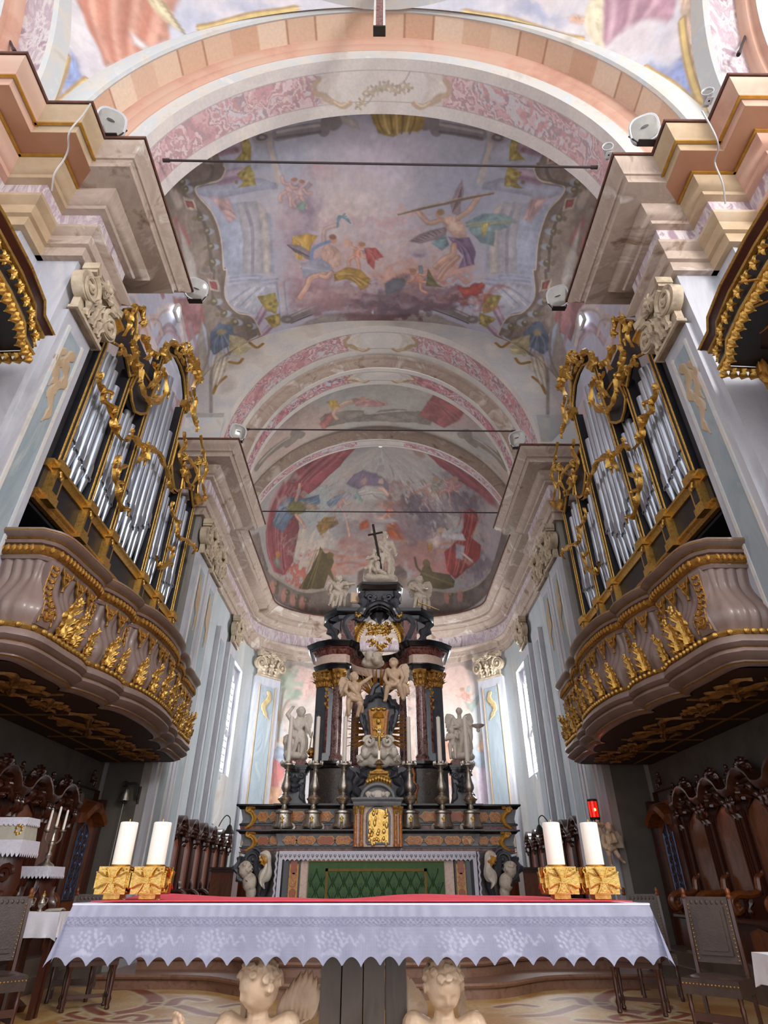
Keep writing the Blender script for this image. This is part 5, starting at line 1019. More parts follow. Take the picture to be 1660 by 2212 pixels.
# ================================================================ BALCONIES (singers' galleries)
HB = [(4.52,6.02),(4.0,6.02),(3.9,6.1),(3.86,6.3),(3.84,6.6),(3.81,6.95),(3.84,7.12),(3.88,7.16),(3.88,7.24),(3.80,7.3),(3.72,7.5),(3.67,7.75),(3.68,7.92),(3.74,7.98),(3.74,8.08),(3.65,8.14),(3.57,8.35),(3.53,8.65),(3.51,9.05)]
PB = HB+[(x,18.1-y) for x, y in HB[-2::-1]]
PBs = [HB[0]]+[(p.x,p.y) for p in spl([(x,y,0) for x, y in PB[1:-1]], 4)]+[PB[-1]]
def along(path):
    A = np.array(path); L = np.concatenate([[0], np.cumsum(np.hypot(*np.diff(A, axis=0).T))]); return A, L
def balcony(s):
    n = SN[s]; d = DY[s]; off = Vector((s*4.5, 9.05+d, 3.2))
    t = thing('singers_balcony', 'brown and gilt undulating singers balcony under the %s organ' % n, 'balcony', off, 0, 'facing singers balconies')
    P = sh(PBs, s); A, L = along(P)
    def part(name, mb, m, parent=t, smooth=35):
        o = mb.obj(name, m, parent, smooth)
        if parent is t: o.location = -off
        return o
    def fr(l):
        x = np.interp(l, L, A[:,0]); y = np.interp(l, L, A[:,1]); e = .04
        dx = np.interp(l+e, L, A[:,0])-np.interp(l-e, L, A[:,0]); dy = np.interp(l+e, L, A[:,1])-np.interp(l-e, L, A[:,1]); k = math.hypot(dx, dy)
        return x, y, -dy/k, dx/k
    bel = lambda z: .02+.13*math.exp(-((z-3.78)/.2)**2)-.05*math.exp(-((z-4.2)/.15)**2)
    # fluted bombe front
    Zs = np.linspace(3.6, 4.42, 14); rings = []
    for l in np.arange(0, L[-1]+.001, .022):
        x, y, nx, ny = fr(l); fl_ = .03*abs(math.sin(PI*l/.12)); rings.append([(s*(x+nx*(bel(z)+fl_)), y+ny*(bel(z)+fl_), z) for z in Zs])
    mb = MB(); mb.loft(rings, closed=False); part('fluted_front', mb, M['brown_paint'], smooth=60)
    mb = MB(); mb.sweep(P, [(-.04,4.4),(.05,4.4),(.07,4.43),(.04,4.45),(.04,4.47)], 0, s); mb.sweep(P, [(.0,4.56),(.11,4.58),(.13,4.61),(.1,4.63),(.1,4.65),(.16,4.67),(.19,4.7),(.19,4.74),(-.08,4.76),(-.1,4.5)], 0, s); part('handrail', mb, M['brown_paint'])
    mb = MB(); mb.sweep(P, [(.04,4.46),(.09,4.48),(.12,4.52),(.09,4.56),(.0,4.57)], 0, s)
    for l in np.arange(.05, L[-1], .07):
        x, y, nx, ny = fr(l); mb.ell((s*(x+nx*.11), y+ny*.11, 4.515), (.026,.026,.045), 6, 5)
    part('gilt_egg_band', mb, M['gold_dull'])
    mb = MB(); mb.sweep(P, [(.105,4.632),(.13,4.64),(.105,4.652)], 0, s); mb.sweep(P, [(.185,4.7),(.2,4.71),(.19,4.72)], 0, s); part('gilt_fillet', mb, M['gold'])
    mb = MB(); mb.sweep(P, [(.0,3.62),(.13,3.6),(.16,3.57),(.13,3.54)], 0, s)
    for l in np.arange(.05, L[-1], .085):
        x, y, nx, ny = fr(l); mb.ell((s*(x+nx*.155), y+ny*.155, 3.57), (.034,.034,.032), 7, 5)
    part('gilt_bead_band', mb, M['gold'])
    mb = MB(); mb.sweep(P, [(.0,3.55),(.15,3.53),(.19,3.49),(.2,3.44),(.15,3.41),(.12,3.4),(.16,3.37),(.17,3.34),(.11,3.3),(.04,3.28),(.04,3.25),(-.02,3.22),(-.06,3.22)], 0, s); part('base_moulding', mb, M['brown_paint'])
    mb = MB(); mb.sweep(P, [(.125,3.4),(.145,3.39),(.12,3.38)], 0, s); mb.sweep(P, [(.035,3.265),(.06,3.255),(.03,3.245)], 0, s); part('gilt_fillet', mb, M['gold_dull'])
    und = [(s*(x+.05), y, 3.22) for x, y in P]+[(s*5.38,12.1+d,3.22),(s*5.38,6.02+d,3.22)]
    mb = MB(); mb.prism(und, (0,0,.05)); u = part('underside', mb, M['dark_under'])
    for yy, w_, l_ in ((6.9,.25,.5),(9.05,.3,.85),(11.2,.25,.5),(7.8,.16,.3),(10.3,.16,.3)):
        mb = MB(); c = Vector((s*4.35, yy+d, 3.205))
        for q in (-1, 1):
            for r in (-1, 1):
                leaf(mb, [c, c+Vector((s*w_*.5*q, l_*.4*r, 0)), c+Vector((s*w_*.9*q, l_*.75*r, 0)), c+Vector((s*w_*.3*q, l_*r, 0))], .05, (0,0,-1), h=.6, lob=3)
                leaf(mb, [c+Vector((s*w_*.2*q,l_*.1*r,0)), c+Vector((s*w_*1.1*q, l_*.2*r, 0)), c+Vector((s*w_*.9*q, l_*.5*r, 0))], .045, (0,0,-1), h=.6, lob=2)
        for k in range(8): mb.ell(c+Vector((.09*math.cos(k*PI/4),.09*math.sin(k*PI/4),0)), (.04,.04,.02), 6, 4)
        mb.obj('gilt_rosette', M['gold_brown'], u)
    mb = MB()
    for yy in (7.35, 8.35, 9.75, 10.75): mb.bb(s*3.95, s*5.3, yy-.012+d, yy+.012+d, 3.2, 3.225)
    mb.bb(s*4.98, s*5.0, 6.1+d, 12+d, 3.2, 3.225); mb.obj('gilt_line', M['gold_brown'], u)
    mb = MB(); mb.bb(s*4.0, s*5.38, 6.1+d, 12.0+d, 3.6, 3.66); mb.bb(s*5.3, s*5.38, 6.1+d, 12+d, 3.6, 5.3); part('gallery_floor', mb, M['black_wood'])
    # gilt ornaments placed by distance along the front
    def place(me, l, z, name, sc=1.0, o=.0):
        x, y, nx, ny = fr(l); ob = link(name, me, t); ob.location = Vector((s*(x+nx*o), y+ny*o, z))-off
        ob.rotation_euler = (0,0, math.atan2(ny, s*nx)-PI/2); ob.scale = (sc,sc,sc); return ob
    Lof = lambda y: L[np.argmin(np.abs(A[:,1]-(y+d))+(A[:,0] > 4.05)*1)]
    for y, sc in ((6.45,1.25),(6.72,1.05),(6.98,.9),(7.5,1.0),(7.76,.85),(8.3,.95),(8.62,1.05),(9.05,1.1),(9.48,1.05),(9.8,.95),(10.34,.85),(10.6,1.0),(11.1,.9),(11.4,1.0),(11.68,1.15)): place(ACA, Lof(y), 3.62, 'acanthus_leaf', sc*.85, .14)
    for y in (6.4,6.66,6.93,7.42,7.7,8.3,8.6,8.9,9.2,9.5,9.8,10.4,10.68,11.15,11.42,11.7): place(LAM, Lof(y), 4.42, 'lambrequin', 1.0, .035)
    for y in (6.16,7.2,8.03,10.07,10.9,11.94): place(CON, Lof(y), 3.62, 'console_bracket', 1.0, .0)
    return t
def acanthus():
    mb = MB()
    leaf(mb, [(0,.0,0),(.01,.03,.18),(0,.06,.32),(.0,.13,.4)], .075, (0,1,0), h=.7, lob=3, amp=.3)
    for q in (-1, 1):
        leaf(mb, [(q*.02,.0,.02),(q*.08,.04,.1),(q*.15,.08,.15)], .04, (0,1,0), h=.7, lob=2)
        leaf(mb, [(q*.02,.01,.1),(q*.07,.05,.2),(q*.13,.09,.26)], .038, (0,1,0), h=.7, lob=2)
        leaf(mb, [(q*.02,.03,.2),(q*.055,.07,.3),(q*.1,.12,.36)], .034, (0,1,0), h=.7, lob=2)
        leaf(mb, [(q*.05,.0,.0),(q*.1,.03,.03),(q*.17,.05,.03)], .036, (0,1,0), h=.7, lob=2)
    for k in range(5): a = 2*PI*k/5; mb.ell((.035*math.cos(a),.13,.4+.035*math.sin(a)), (.025,.02,.025), 6, 5)
    return mb.mesh('acanthus_leaf', M['gold'])
def lambrequin():
    mb = MB(); P = [(-.11,0),(-.1,-.05),(-.06,-.08),(-.05,-.14),(0,-.2),(.05,-.14),(.06,-.08),(.1,-.05),(.11,0)]
    mb.prism([(x,.0,z) for x, z in P], (0,.02,0)); mb.tube([(x,.025,z) for x, z in P], .011, 5)
    for k in range(4): a = PI/4+k*PI/2; leaf(mb, [(0,.025,-.075),(.03*math.cos(a),.035,-.075+.03*math.sin(a)),(.055*math.cos(a),.03,-.075+.055*math.sin(a))], .016, (0,1,0), h=.8, lob=1, n=3)
    mb.lathe([(.004,0),(.016,-.02),(.01,-.035),(.022,-.07)], (0,.015,-.2), 8); return mb.mesh('lambrequin', M['gold_dull'])
def console():
    mb = MB(); rings = []; n = 16
    for i in range(n+1):
        z = .8*i/n; w_ = .06+.05*math.exp(-((z-.1)/.16)**2)+.035*math.exp(-((z-.75)/.12)**2); o = .07+.12*math.exp(-((z-.14)/.17)**2)-.02*math.exp(-((z-.5)/.2)**2)
        rings.append([(-w_,-.05,z),(-w_,o,z),(w_,o,z),(w_,-.05,z)])
    mb.mat(0).loft(rings); mb.mat(1)
    for i in range(9):
        z = .06+.08*i; o = .075+.12*math.exp(-((z-.14)/.17)**2)-.02*math.exp(-((z-.5)/.2)**2); w_ = .05+.04*math.exp(-((z-.1)/.16)**2)
        for q in (-1, 1): leaf(mb, [(0,o,z),(q*w_*.5,o+.015,z+.035),(q*w_,o,z+.01)], .018, (0,1,0), h=.8, lob=1, n=3)
        for q in (-1, 1): mb.tube([(q*w_*1.05,o,z-.04),(q*w_*1.05,o,z+.04)], .009, 5)
    volute(mb, (0,.2,.13), .06, (1,0,0), (0,0,1), .02, (0,1,0))
    return mb.mesh('console_bracket', [M['brown_paint'], M['gold_dull']])
ACA, LAM, CON = acanthus(), lambrequin(), console()
balc_l = balcony(-1); balc_r = balcony(1)
# ================================================================ carved figures: one continuous surface grown from limbs
def blob_mesh(parts, vox, it=3, name='body', m=None):
    mb = MB()
    for p in parts:
        if p[0] == 'c':
            _, a, b, r0, r1 = p; a = Vector(a); b = Vector(b); k = 5
            mb.tube([a+(b-a)*i/k for i in range(k+1)], [r0+(r1-r0)*i/k for i in range(k+1)], 10); mb.ell(a, r0, 10, 8); mb.ell(b, r1, 10, 8)
        elif p[0] == 'h': head_mesh(mb, p[1], p[2], p[3])
        elif p[0] == 's':          # bent limb through points
            _, pts, r0, r1 = p; C_ = spl(pts, 5); n = len(C_)-1; mb.tube(C_, [r0+(r1-r0)*i/n for i in range(n+1)], 10); mb.ell(C_[0], r0, 10, 8); mb.ell(C_[-1], r1, 10, 8)
        else:
            _, c, r = p[:3]; mb.ell(c, r, 12, 10, p[3] if len(p) > 3 else None)
    me = mb.mesh(name, m, 0); o = bpy.data.objects.new('tmp', me); COL.objects.link(o)
    r = o.modifiers.new('r', 'REMESH'); r.mode = 'VOXEL'; r.voxel_size = vox; r.use_smooth_shade = True
    sm = o.modifiers.new('s', 'SMOOTH'); sm.factor = .5; sm.iterations = it
    dg = bpy.context.evaluated_depsgraph_get(); me2 = bpy.data.meshes.new_from_object(o.evaluated_get(dg)); bpy.data.objects.remove(o)
    me2.name = name; return me2
def head_parts(c, r, look=(0,-1,0), hair=1.0, child=True, seed=1):
    """sculpted face on a displaced skull, ears and curls; look = facing direction"""
    c = Vector(c); f = Vector(look).normalized(); up = Vector((0,0,1)); sd = f.cross(up)
    sd = sd.normalized() if sd.length > .05 else Vector((1,0,0)); up = sd.cross(f).normalized()
    q = lambda a, b, z: c+sd*a*r+f*b*r+up*z*r
    R_ = Matrix((sd, f, up)).transposed()
    P = [('h', c, r, R_)]
    for s in (-1, 1): P += [('e', q(s*.84,-.02,-.1), (r*.08,r*.17,r*.24), R_)]
    rd = random.Random(seed); pts = []
    for k in range(400):
        a = rd.uniform(0, 2*PI); z = rd.uniform(-.25, 1.0); rr = math.sqrt(max(0, 1-z*z)); x, b = math.cos(a)*rr, math.sin(a)*rr
        if b > .2 and z < .35+.35*b: continue
        if any((x-p[0])**2+(b-p[1])**2+(z-p[2])**2 < .3**2 for p in pts): continue
        pts.append((x, b, z))
        if len(pts) > 34*hair: break
    for x, b, z in pts:
        o = q(x*.86, b*.98-.02, z*1.04+.03); n = (o-c).normalized(); t1 = n.orthogonal().normalized(); t2 = n.cross(t1); ph = rd.uniform(0,6)
        P.append(('e', o-n*r*.04, r*.19)); P.append(('s', [o+n*r*.1+(t1*math.cos(ph+i*1.2)+t2*math.sin(ph+i*1.2))*r*(.17-.02*i) for i in range(6)], r*.075, r*.05))
    return P
_FACE = [((0,.99,-.05),.10,.075,.17),((0,.98,-.17),.10,.085,.07),((.1,.97,-.2),.045,.06,.05),((-.1,.97,-.2),.045,.06,.05),((.31,.93,.17),.035,.17,.055),((-.31,.93,.17),.035,.17,.055),((.3,.93,.03),-.085,.14,.085),((-.3,.93,.03),-.085,.14,.085),
         ((.3,.94,.02),.05,.075,.05),((-.3,.94,.02),.05,.075,.05),((.46,.78,-.32),.085,.2,.2),((-.46,.78,-.32),.085,.2,.2),((0,.93,-.385),.05,.13,.04),((0,.9,-.5),.05,.11,.045),((0,.92,-.44),-.045,.13,.022),((0,.76,-.72),.1,.16,.12),((0,.84,.5),.04,.4,.22),((0,-.8,.2),.06,.5,.4)]
def head_mesh(mb, c, r, R_, n=40, m=30):
    rings = []
    for i in range(m+1):
        la = max(-PI/2+.03, min(PI/2-.03, -PI/2+PI*i/m)); ring = []
        for j in range(n):
            lo_ = 2*PI*j/n; d = (math.cos(la)*math.cos(lo_), math.cos(la)*math.sin(lo_), math.sin(la)); k = 1.0
            for (a, b, z), amp, sx_, sz_ in _FACE:
                if d[1]*b < 0 : continue
                k += amp*math.exp(-((d[0]-a)/sx_)**2-((d[2]-z)/sz_)**2)
            w_ = .82*(1-.16*max(0,-d[2]-.25)); p = Vector((d[0]*w_, d[1]*(.94-.05*max(0,-d[2])), d[2]*1.02))*k*r
            ring.append(R_@p+c)
        rings.append(ring)
    mb.loft(rings)
def feather_wing(mb, root, tip, back, span, n=7):
    """a wing of overlapping long feathers"""
    root = Vector(root); tip = Vector(tip); b = Vector(back)
    nr = (tip-root).cross(b).normalized() if (tip-root).cross(b).length > 1e-4 else Vector((0,-1,0))
    mb.tube(spl([root, root.lerp(tip,.5)+b*-.1*span, tip], 5), [span*.07*(1-.06*i) for i in range(11)], 6)
    for lay, (ln, wd) in enumerate(((1.0,.13),(.6,.11))):
        for k in range(n):
            u = k/(n-1); p = root.lerp(tip, .1+.9*u); e = p+b*span*ln*(.55+.3*math.sin(PI*u))+(tip-root)*.25*u
            leaf(mb, [p, p.lerp(e,.5)+nr*.02*span, e], span*wd, nr, h=.35-.1*lay, lob=1, amp=.1, n=4)
def figure(H, pose, mt, name='body', child=True, vox=None, seed=1, extra=(), hair=1.0):
    """standing height H, facing -y; pose overrides joints (unit height coordinates)"""
    hr = .1 if child else .072
    J = dict(pel=(0,0,.47), ch=(0,0,.68), neck=(0,0,.79), head=(0,-.01,.9), look=(0,-1,-.1), sl=(-.13,0,.755), sr=(.13,0,.755), el=(-.19,0,.6), hl=(-.2,-.08,.47), er=(.19,0,.6), hr_=(.2,-.08,.47),
             pl=(-.07,0,.45), pr=(.07,0,.45), kl=(-.08,-.02,.25), fl=(-.08,0,.04), kr=(.08,-.02,.25), fr=(.08,0,.04))
    J.update(pose); V = {k: Vector(v) for k, v in J.items()}
    f = 1.02 if child else .88; P = [('e', V['ch'], (.125*f,.09*f,.12)), ('e', V['pel'], (.115*f,.095*f,.1)), ('c', V['pel'], V['ch'], .1*f, .1*f), ('c', V['ch'], V['neck'], .075*f, .05), ('c', V['neck'], V['head'], .045, .045)]
    P += head_parts(V['head'], hr, V['look'], hair, child, seed)
    for a, b, c in (('sl','el','hl'),('sr','er','hr_')):
        P += [('c', V['ch']*.4+V[a]*.6, V[a], .06*f, .055*f), ('c', V[a], V[b], .05*f, .042*f), ('c', V[b], V[c], .042*f, .03*f)]
        d = (V[c]-V[b]).normalized(); o = d.orthogonal().normalized(); P.append(('e', V[c]+d*.03, (.03*f,.03*f,.035*f)))
        for k in range(4): w_ = o.cross(d)*(k-1.5)*.017; P.append(('c', V[c]+d*.035+w_, V[c]+d*(.075-.006*abs(k-1.5))+w_+o*.012, .0105, .009))
        P.append(('c', V[c]+d*.01+o.cross(d)*.025, V[c]+d*.045+o.cross(d)*.045, .011, .009))
    for a, b, c in (('pl','kl','fl'),('pr','kr','fr')):
        P += [('c', V[a], V[b], .078*f, .055*f), ('c', V[b], V[c], .056*f, .034*f), ('c', V[c], V[c]+Vector((0,-.09,-.015)), .034*f, .024*f)]
    P += list(extra)
    sc = Matrix.Scale(H, 3)
    def S_(p):
        if p[0] == 'c': return ('c', Vector(p[1])*H, Vector(p[2])*H, p[3]*H, p[4]*H)
        if p[0] == 's': return ('s', [Vector(x)*H for x in p[1]], p[2]*H, p[3]*H)
        if p[0] == 'h': return ('h', Vector(p[1])*H, p[2]*H, p[3])
        r = p[2]; r = tuple(x*H for x in r) if hasattr(r, '__len__') else r*H
        return ('e', Vector(p[1])*H, r)+tuple(p[3:])
    return blob_mesh([S_(p) for p in P], vox or H*.0095, 1, name, mt)
def drapery(H, curves, mt, w_=.06, name='drapery'):
    P = []
    for c in curves: P.append(('s', [Vector(p)*H for p in c], w_*H, w_*H*.7))
    return blob_mesh(P, H*.014, 2, name, mt)
def statue(name, label, loc, H, pose, mt, rz=0, wings=None, drapes=None, child=True, seed=1, group=None, extra=(), cloud=None, cat='statue'):
    t = thing(name, label, cat, loc, rz, group)
    link('body', figure(H, pose, mt, 'body', child, None, seed, extra), t)
    for wg in (wings or ()):
        mb = MB(); feather_wing(mb, Vector(wg[0])*H, Vector(wg[1])*H, Vector(wg[2]), wg[3]*H); mb.obj('wing', mt, t)
    if drapes: link('drapery', drapery(H, drapes, mt), t)
    if cloud:
        link('cloud_base', blob_mesh([('e', Vector(c)*H, tuple(x*H for x in r)) for c, r in cloud], H*.02, 3, 'cloud_base', mt), t)
    return t
DR_LEGS = [[(-.1,-.08,.5),(-.05,-.12,.42),(.12,-.1,.4)],[(-.11,-.05,.48),(-.13,-.08,.3),(-.1,-.06,.12)],[(.02,-.11,.44),(.0,-.12,.3),(-.04,-.08,.14)],[(.1,-.08,.44),(.13,-.1,.28),(.12,-.06,.06)],[(.13,0,.46),(.17,.02,.25),(.18,.02,.03)],[(-.05,.08,.5),(0,.12,.3),(.05,.12,.03)]]
DR_SASH = [[(-.12,.0,.76),(-.04,-.1,.62),(.1,-.08,.5)],[(.1,-.05,.5),(.18,.02,.4),(.2,.06,.22)],[(-.1,-.09,.46),(0,-.12,.43),(.13,-.06,.47)]]
WINGS = [((-.06,.08,.74),(-.2,.14,.92),(-.25,.1,-1),.4),((.06,.08,.74),(.2,.14,.92),(.25,.1,-1),.4)]
# ================================================================ HIGH ALTAR
def A3d(u, v, Y): return at(u, v, Y=Y)
def AX(u, Y, v=1800): return at(u, v, Y=Y).x
def AZ(v, Y): return at(818, v, Y=Y).z
# stepped platform in front of the altar
def curve_step(y0, y1, zt, zb, hw, bul):
    pts = []
    for i in range(41):
        u = -1+2*i/40; x = u*hw; k = 1/(1+math.exp((abs(u)-.52)*16)); pts.append((x, y1-(y1-y0)*(1 if False else .45+.55*k)))
    return pts
st = thing('altar_steps', 'curved red brown marble steps leading up to the high altar', 'steps', (0,11,0))
for i, (yf, hw, z) in enumerate(((9.35,3.92,.17),(9.95,3.6,.33),(10.55,3.3,.49),(11.15,3.1,.62))):
    P = [(x, yf+.95*(1-1/(1+math.exp((abs(x/hw)-.5)*18)))) for x in np.linspace(-hw, hw, 49)]
    mb = MB(); mb.sweep(P[::-1], [(-.03,z-.17),(-.03,z-.06),(.02,z-.05),(.035,z-.025),(.02,z),(-.2,z)], 0)
    mb.prism([(x,y+.02,z-.17) for x, y in P]+[(hw,14.6,z-.17),(-hw,14.6,z-.17)], (0,0,.165)); o = mb.obj('step', M['step_marble'], st); o.location = (0,-11,0)
ZP = .62
al = thing('high_altar', 'black and inlaid marble high altar table with two candle shelves', 'altar', (0,13.4,ZP))
def ap(name, mb, m, parent=al, smooth=35):
    o = mb.obj(name, m, parent, smooth)
    if parent is al: o.location = (0,-13.4,-ZP)
    return o
YM = 13.0; ZT = AZ(1840, YM)
xl, xr = AX(618,YM), AX(1014,YM)
mb = MB(); mb.bb(xl, xr, YM+.05, 14.3, ZP, ZT-.12); ap('mensa_body', mb, M['grey_marble'])
mb = MB(); mb.bb(xl-.05, xr+.05, YM-.06, 13.6, ZT-.12, ZT-.01); ap('mensa_slab', mb, M['black_marble'])
for u0, u1 in ((628,655),(978,1003)):
    mb = MB(); mb.bb(AX(u0,YM), AX(u1,YM), YM-.02, YM+.1, ZP, ZT-.13); p = ap('front_pilaster', mb, M['brocatelle'])
    mb = MB(); c = AX((u0+u1)/2, YM)
    mb.mat(0).bb(c-.085, c+.085, YM-.035, YM, ZP+.08, ZT-.2); mb.mat(1); 
    for z, h, k in ((ZP+.2,.1,2),(ZP+.42,.13,1),(ZP+.68,.12,2),(ZP+.9,.13,1)):
        mb.mat(k); mb.prism([(c+.07*math.cos(a)*(1-.25*math.cos(4*a)), YM-.035, z+h*math.sin(a)) for a in [2*PI*i/16 for i in range(16)]], (0,-.015,0))
    mb.obj('inlay', [M['yellow_marble'], M['rust_marble'], M['orange_marble']], p)
for u0, u1 in ((655,673),(955,976)): mb = MB(); mb.bb(AX(u0,YM), AX(u1,YM), YM, YM+.1, ZP, ZT-.13); ap('amber_strip', mb, M['pink_marble'])
for u0, u1 in ((619,628),(1003,1011)): mb = MB(); mb.bb(AX(u0,YM), AX(u1,YM), YM-.01, YM+.1, ZP, ZT-.13); ap('black_strip', mb, M['black_marble'])
# green damask frontal
fx0, fx1 = AX(672,YM), AX(956,YM)
fr_ = thing('altar_frontal', 'green damask altar frontal with ochre braid under the lace cloth', 'altar frontal', (0,YM-.03,ZP+.02))
def fp(name, mb, m): o = mb.obj(name, m, fr_); o.location = (0,-(YM-.03),-(ZP+.02)); return o
mb = MB(); mb.bb(fx0, fx1, YM-.05, YM-.01, ZP+.02, ZT-.14); fp('damask_panel', mb, M['green'])
mb = MB(); bx0, bx1, bz = AX(708,YM), AX(919,YM), AZ(1876, YM)
for q in ((bx0,bx0+.05,ZP+.05,bz),(bx1-.05,bx1,ZP+.05,bz),(bx0,bx1,bz-.05,bz)): mb.bb(q[0], q[1], YM-.062, YM-.045, q[2], q[3])
fp('braid_border', mb, M['braid'])
mb = MB(); w_ = .21; h_ = .3
for i in range(-1, int((fx1-fx0)/w_)+2):
    for j in range(5):
        cx = fx0+w_*(i+.5*(j % 2)+.25); cz = ZP+.12+h_*.5*j
        if not fx0+.05 < cx < fx1-.05 or cz > ZT-.25: continue
        mb.prism([(cx+.045*math.cos(a)*(1+.18*math.cos(8*a)), YM-.053, cz+.075*math.sin(a)*(1+.18*math.cos(8*a))) for a in [2*PI*k/32 for k in range(32)]], (0,.006,0))
        for q in (-1, 1):
            pts = [(cx+q*w_*.5*(1-math.cos(PI*t))/2*1.0, YM-.052, cz-h_*.5+h_*t) for t in np.linspace(0,1,9)]
            pts = [p for p in pts if fx0+.02 < p[0] < fx1-.02 and ZP+.04 < p[2] < ZT-.16]
            if len(pts) > 2: mb.tube(pts, .011, 4)
fp('damask_pattern', mb, M['green_dark'])
mb = MB(); mb.bb(fx0, fx1, YM-.07, YM-.02, ZT-.16, ZT-.135); fp('gilt_rail', mb, M['yellow_marble'])
# lace altar cloth with side drops
cl = thing('altar_cloth', 'white lace cloth over the high altar table, lilac side drops', 'cloth', (0,YM,ZT))
cx0, cx1 = AX(609,YM), AX(1024,YM)
mb = MB(); mb.bb(cx0, cx1, YM-.1, 13.5, ZT-.01, ZT+.008)
n = 44; top = []; low = []
for i in range(n*6+1):
    u = i/(n*6); x = cx0+(cx1-cx0)*u; ph = (u*n) % 1; top.append((x, YM-.1, ZT)); low.append((x, YM-.108, ZT-.125-.035*math.exp(-((ph-.5)/.12)**2)-.012*abs(math.sin(2*PI*ph*2))))
mb.loft([top, low, [(x,y-.006,z) for x, y, z in low], [(x,y-.006,z) for x, y, z in top]], closed=False)
o = mb.obj('lace_front', M['lace'], cl); o.location = (0,-YM,-ZT)
mb = MB()
for i in range(n):        # openwork motifs of the lace
    x = cx0+(cx1-cx0)*(i+.5)/n
    for q in (-1, 1): mb.tube([(x+q*.004,YM-.115,ZT-.09),(x+q*.022,YM-.115,ZT-.075),(x+q*.018,YM-.115,ZT-.05),(x+q*.004,YM-.115,ZT-.06)], .004, 4)
    mb.tube([(x,YM-.115,ZT-.11),(x,YM-.115,ZT-.07)], .004, 4)
o = mb.obj('lace_openwork', M['grey_marble'], cl); o.location = (0,-YM,-ZT)
for q, X0 in ((-1,cx0),(1,cx1)):
    rings = []
    for k in range(14):
        z = ZT-1.08*k/13; rings.append([(X0+q*(.02+.035*k/13+.012*math.sin(k*1.9))+q*.02*(j % 2), YM-.1+.5*j/5, z) for j in range(6)])
    mb = MB(); mb.loft(rings, closed=False); o = mb.obj('side_drop', M['lilac_cloth'], cl); o.location = (0,-YM,-ZT)
    mb = MB(); mb.loft([[(X0-q*.10*0, YM-.11, ZT-1.08*k/13) , (X0+q*(-.07+.0)-0, YM-.11, ZT-.01-1.07*k/13)] for k in range(14)], closed=False)
    mb.tube([(X0+q*(.03+.02*(k % 2)), YM-.11, ZT-1.05*k/16) for k in range(17)], .02, 5); o = mb.obj('side_lace', M['lace'], cl); o.location = (0,-YM,-ZT)
# candle shelves (gradines)
Z1 = AZ(1792, 13.42); Z2 = AZ(1737, 13.75)
def gradine(yf, z0, z1, ub, us, panels, nm):
    """stepped plan: centre part between us, ends out to ub; cap moulding in black"""
    xa, xb = AX(ub[0],yf), AX(ub[1],yf); sa, sb = AX(us[0],yf), AX(us[1],yf); h = z1-z0
    P = [(xb,yf+.9),(xb,yf+.12),(sb,yf+.12),(sb,yf),(sa,yf),(sa,yf+.12),(xa,yf+.12),(xa,yf+.9)]
    mb = MB(); mb.sweep(P, [(-.1,z0),(.03,z0),(.03,z0+.02),(0,z0+.03),(0,z0+h*.2)], 0); ap('red_plinth', mb, M['red_marble'])
    mb = MB(); mb.sweep(P, [(0,z0+h*.2),(.03,z0+h*.21),(.03,z0+h*.27),(0,z0+h*.3)], 0); mb.sweep(P, [(0,z1-h*.2),(.05,z1-h*.18),(.08,z1-h*.1),(.12,z1-h*.07),(.12,z1),(-1,z1+.005)], 0); ap('black_moulding', mb, M['black_marble'])
    mb = MB(); mb.sweep(P, [(0,z0+h*.25),(-.02,z0+h*.45),(.03,z1-h*.18),(-.2,z1-h*.18)], 0); ap('grey_face', mb, M['mid_marble'])
    for u, w_ in panels:
        c = A3d(u, (1814 if nm == 1 else 1768), yf); inset = 0 if us[0] < u < us[1] else .12; zc = z0+h*.53; r = w_*.0088
        for k, (mm, sc, o_) in enumerate((('yellow_marble',1.14,.012),('rust_marble' if int(u) % 2 else 'orange_marble',1,.022))):
            mb = MB(); mb.prism([(c.x+r*sc*math.cos(a)*(1+.1*math.cos(6*a)), yf+inset-.012-o_*0, zc+h*.17*sc*math.sin(a)*(1+.16*math.cos(6*a))) for a in [2*PI*i/24 for i in range(24)]], (0,-o_,0)); ap('inlay_panel', mb, M[mm])
gradine(13.42, ZT-.0, Z1, (522,1112), (600,1034), [(567,13),(592,12),(628,15),(662,22),(705,21),(742,19),(896,19),(938,21),(978,19),(1010,13),(1046,12),(1074,14)], 1)
gradine(13.75, Z1, Z2, (516,1120), (600,1036), [(566,12),(592,12),(640,22),(700,20),(930,22),(985,20),(1046,12),(1072,14)], 2)
mb = MB()
for q, (ub, z0, z1, yf) in ((0,(522,ZT,Z1,13.42)),(0,(1112,ZT,Z1,13.42)),(0,(516,Z1,Z2,13.75)),(0,(1120,Z1,Z2,13.75))):
    X = AX(ub,yf); s_ = -1 if X < 0 else 1; h = z1-z0
    P = [(X-s_*.28,z1-h*.12),(X-s_*.12,z1-h*.1),(X-s_*.14,z1-h*.25),(X-s_*.2,z1-h*.3),(X-s_*.26,z1-h*.45),(X-s_*.27,z0+h*.45),(X-s_*.22,z0+h*.25),(X-s_*.12,z0+h*.1),(X-s_*.2,z0+h*.03)]
    mb = MB(); leaf(mb, [(x-s_*.0, yf+.08, z) for x, z in P], .055, (0,-1,0), h=1.0, lob=2, amp=.15); mb.tube(spiral((X-s_*.13,yf+.06,z1-h*.2), .06, .015, 0, 1.3, 14), .025, 6); ap('end_scroll', mb, M['yellow_marble'])
    mb = MB(); volute(mb, (X-s_*.06,yf+.16,z0+h*.16), h*.16, (1,0,0), (0,0,1), .2, (0,-1,0)); ap('end_volute', mb, M['grey_marble'])
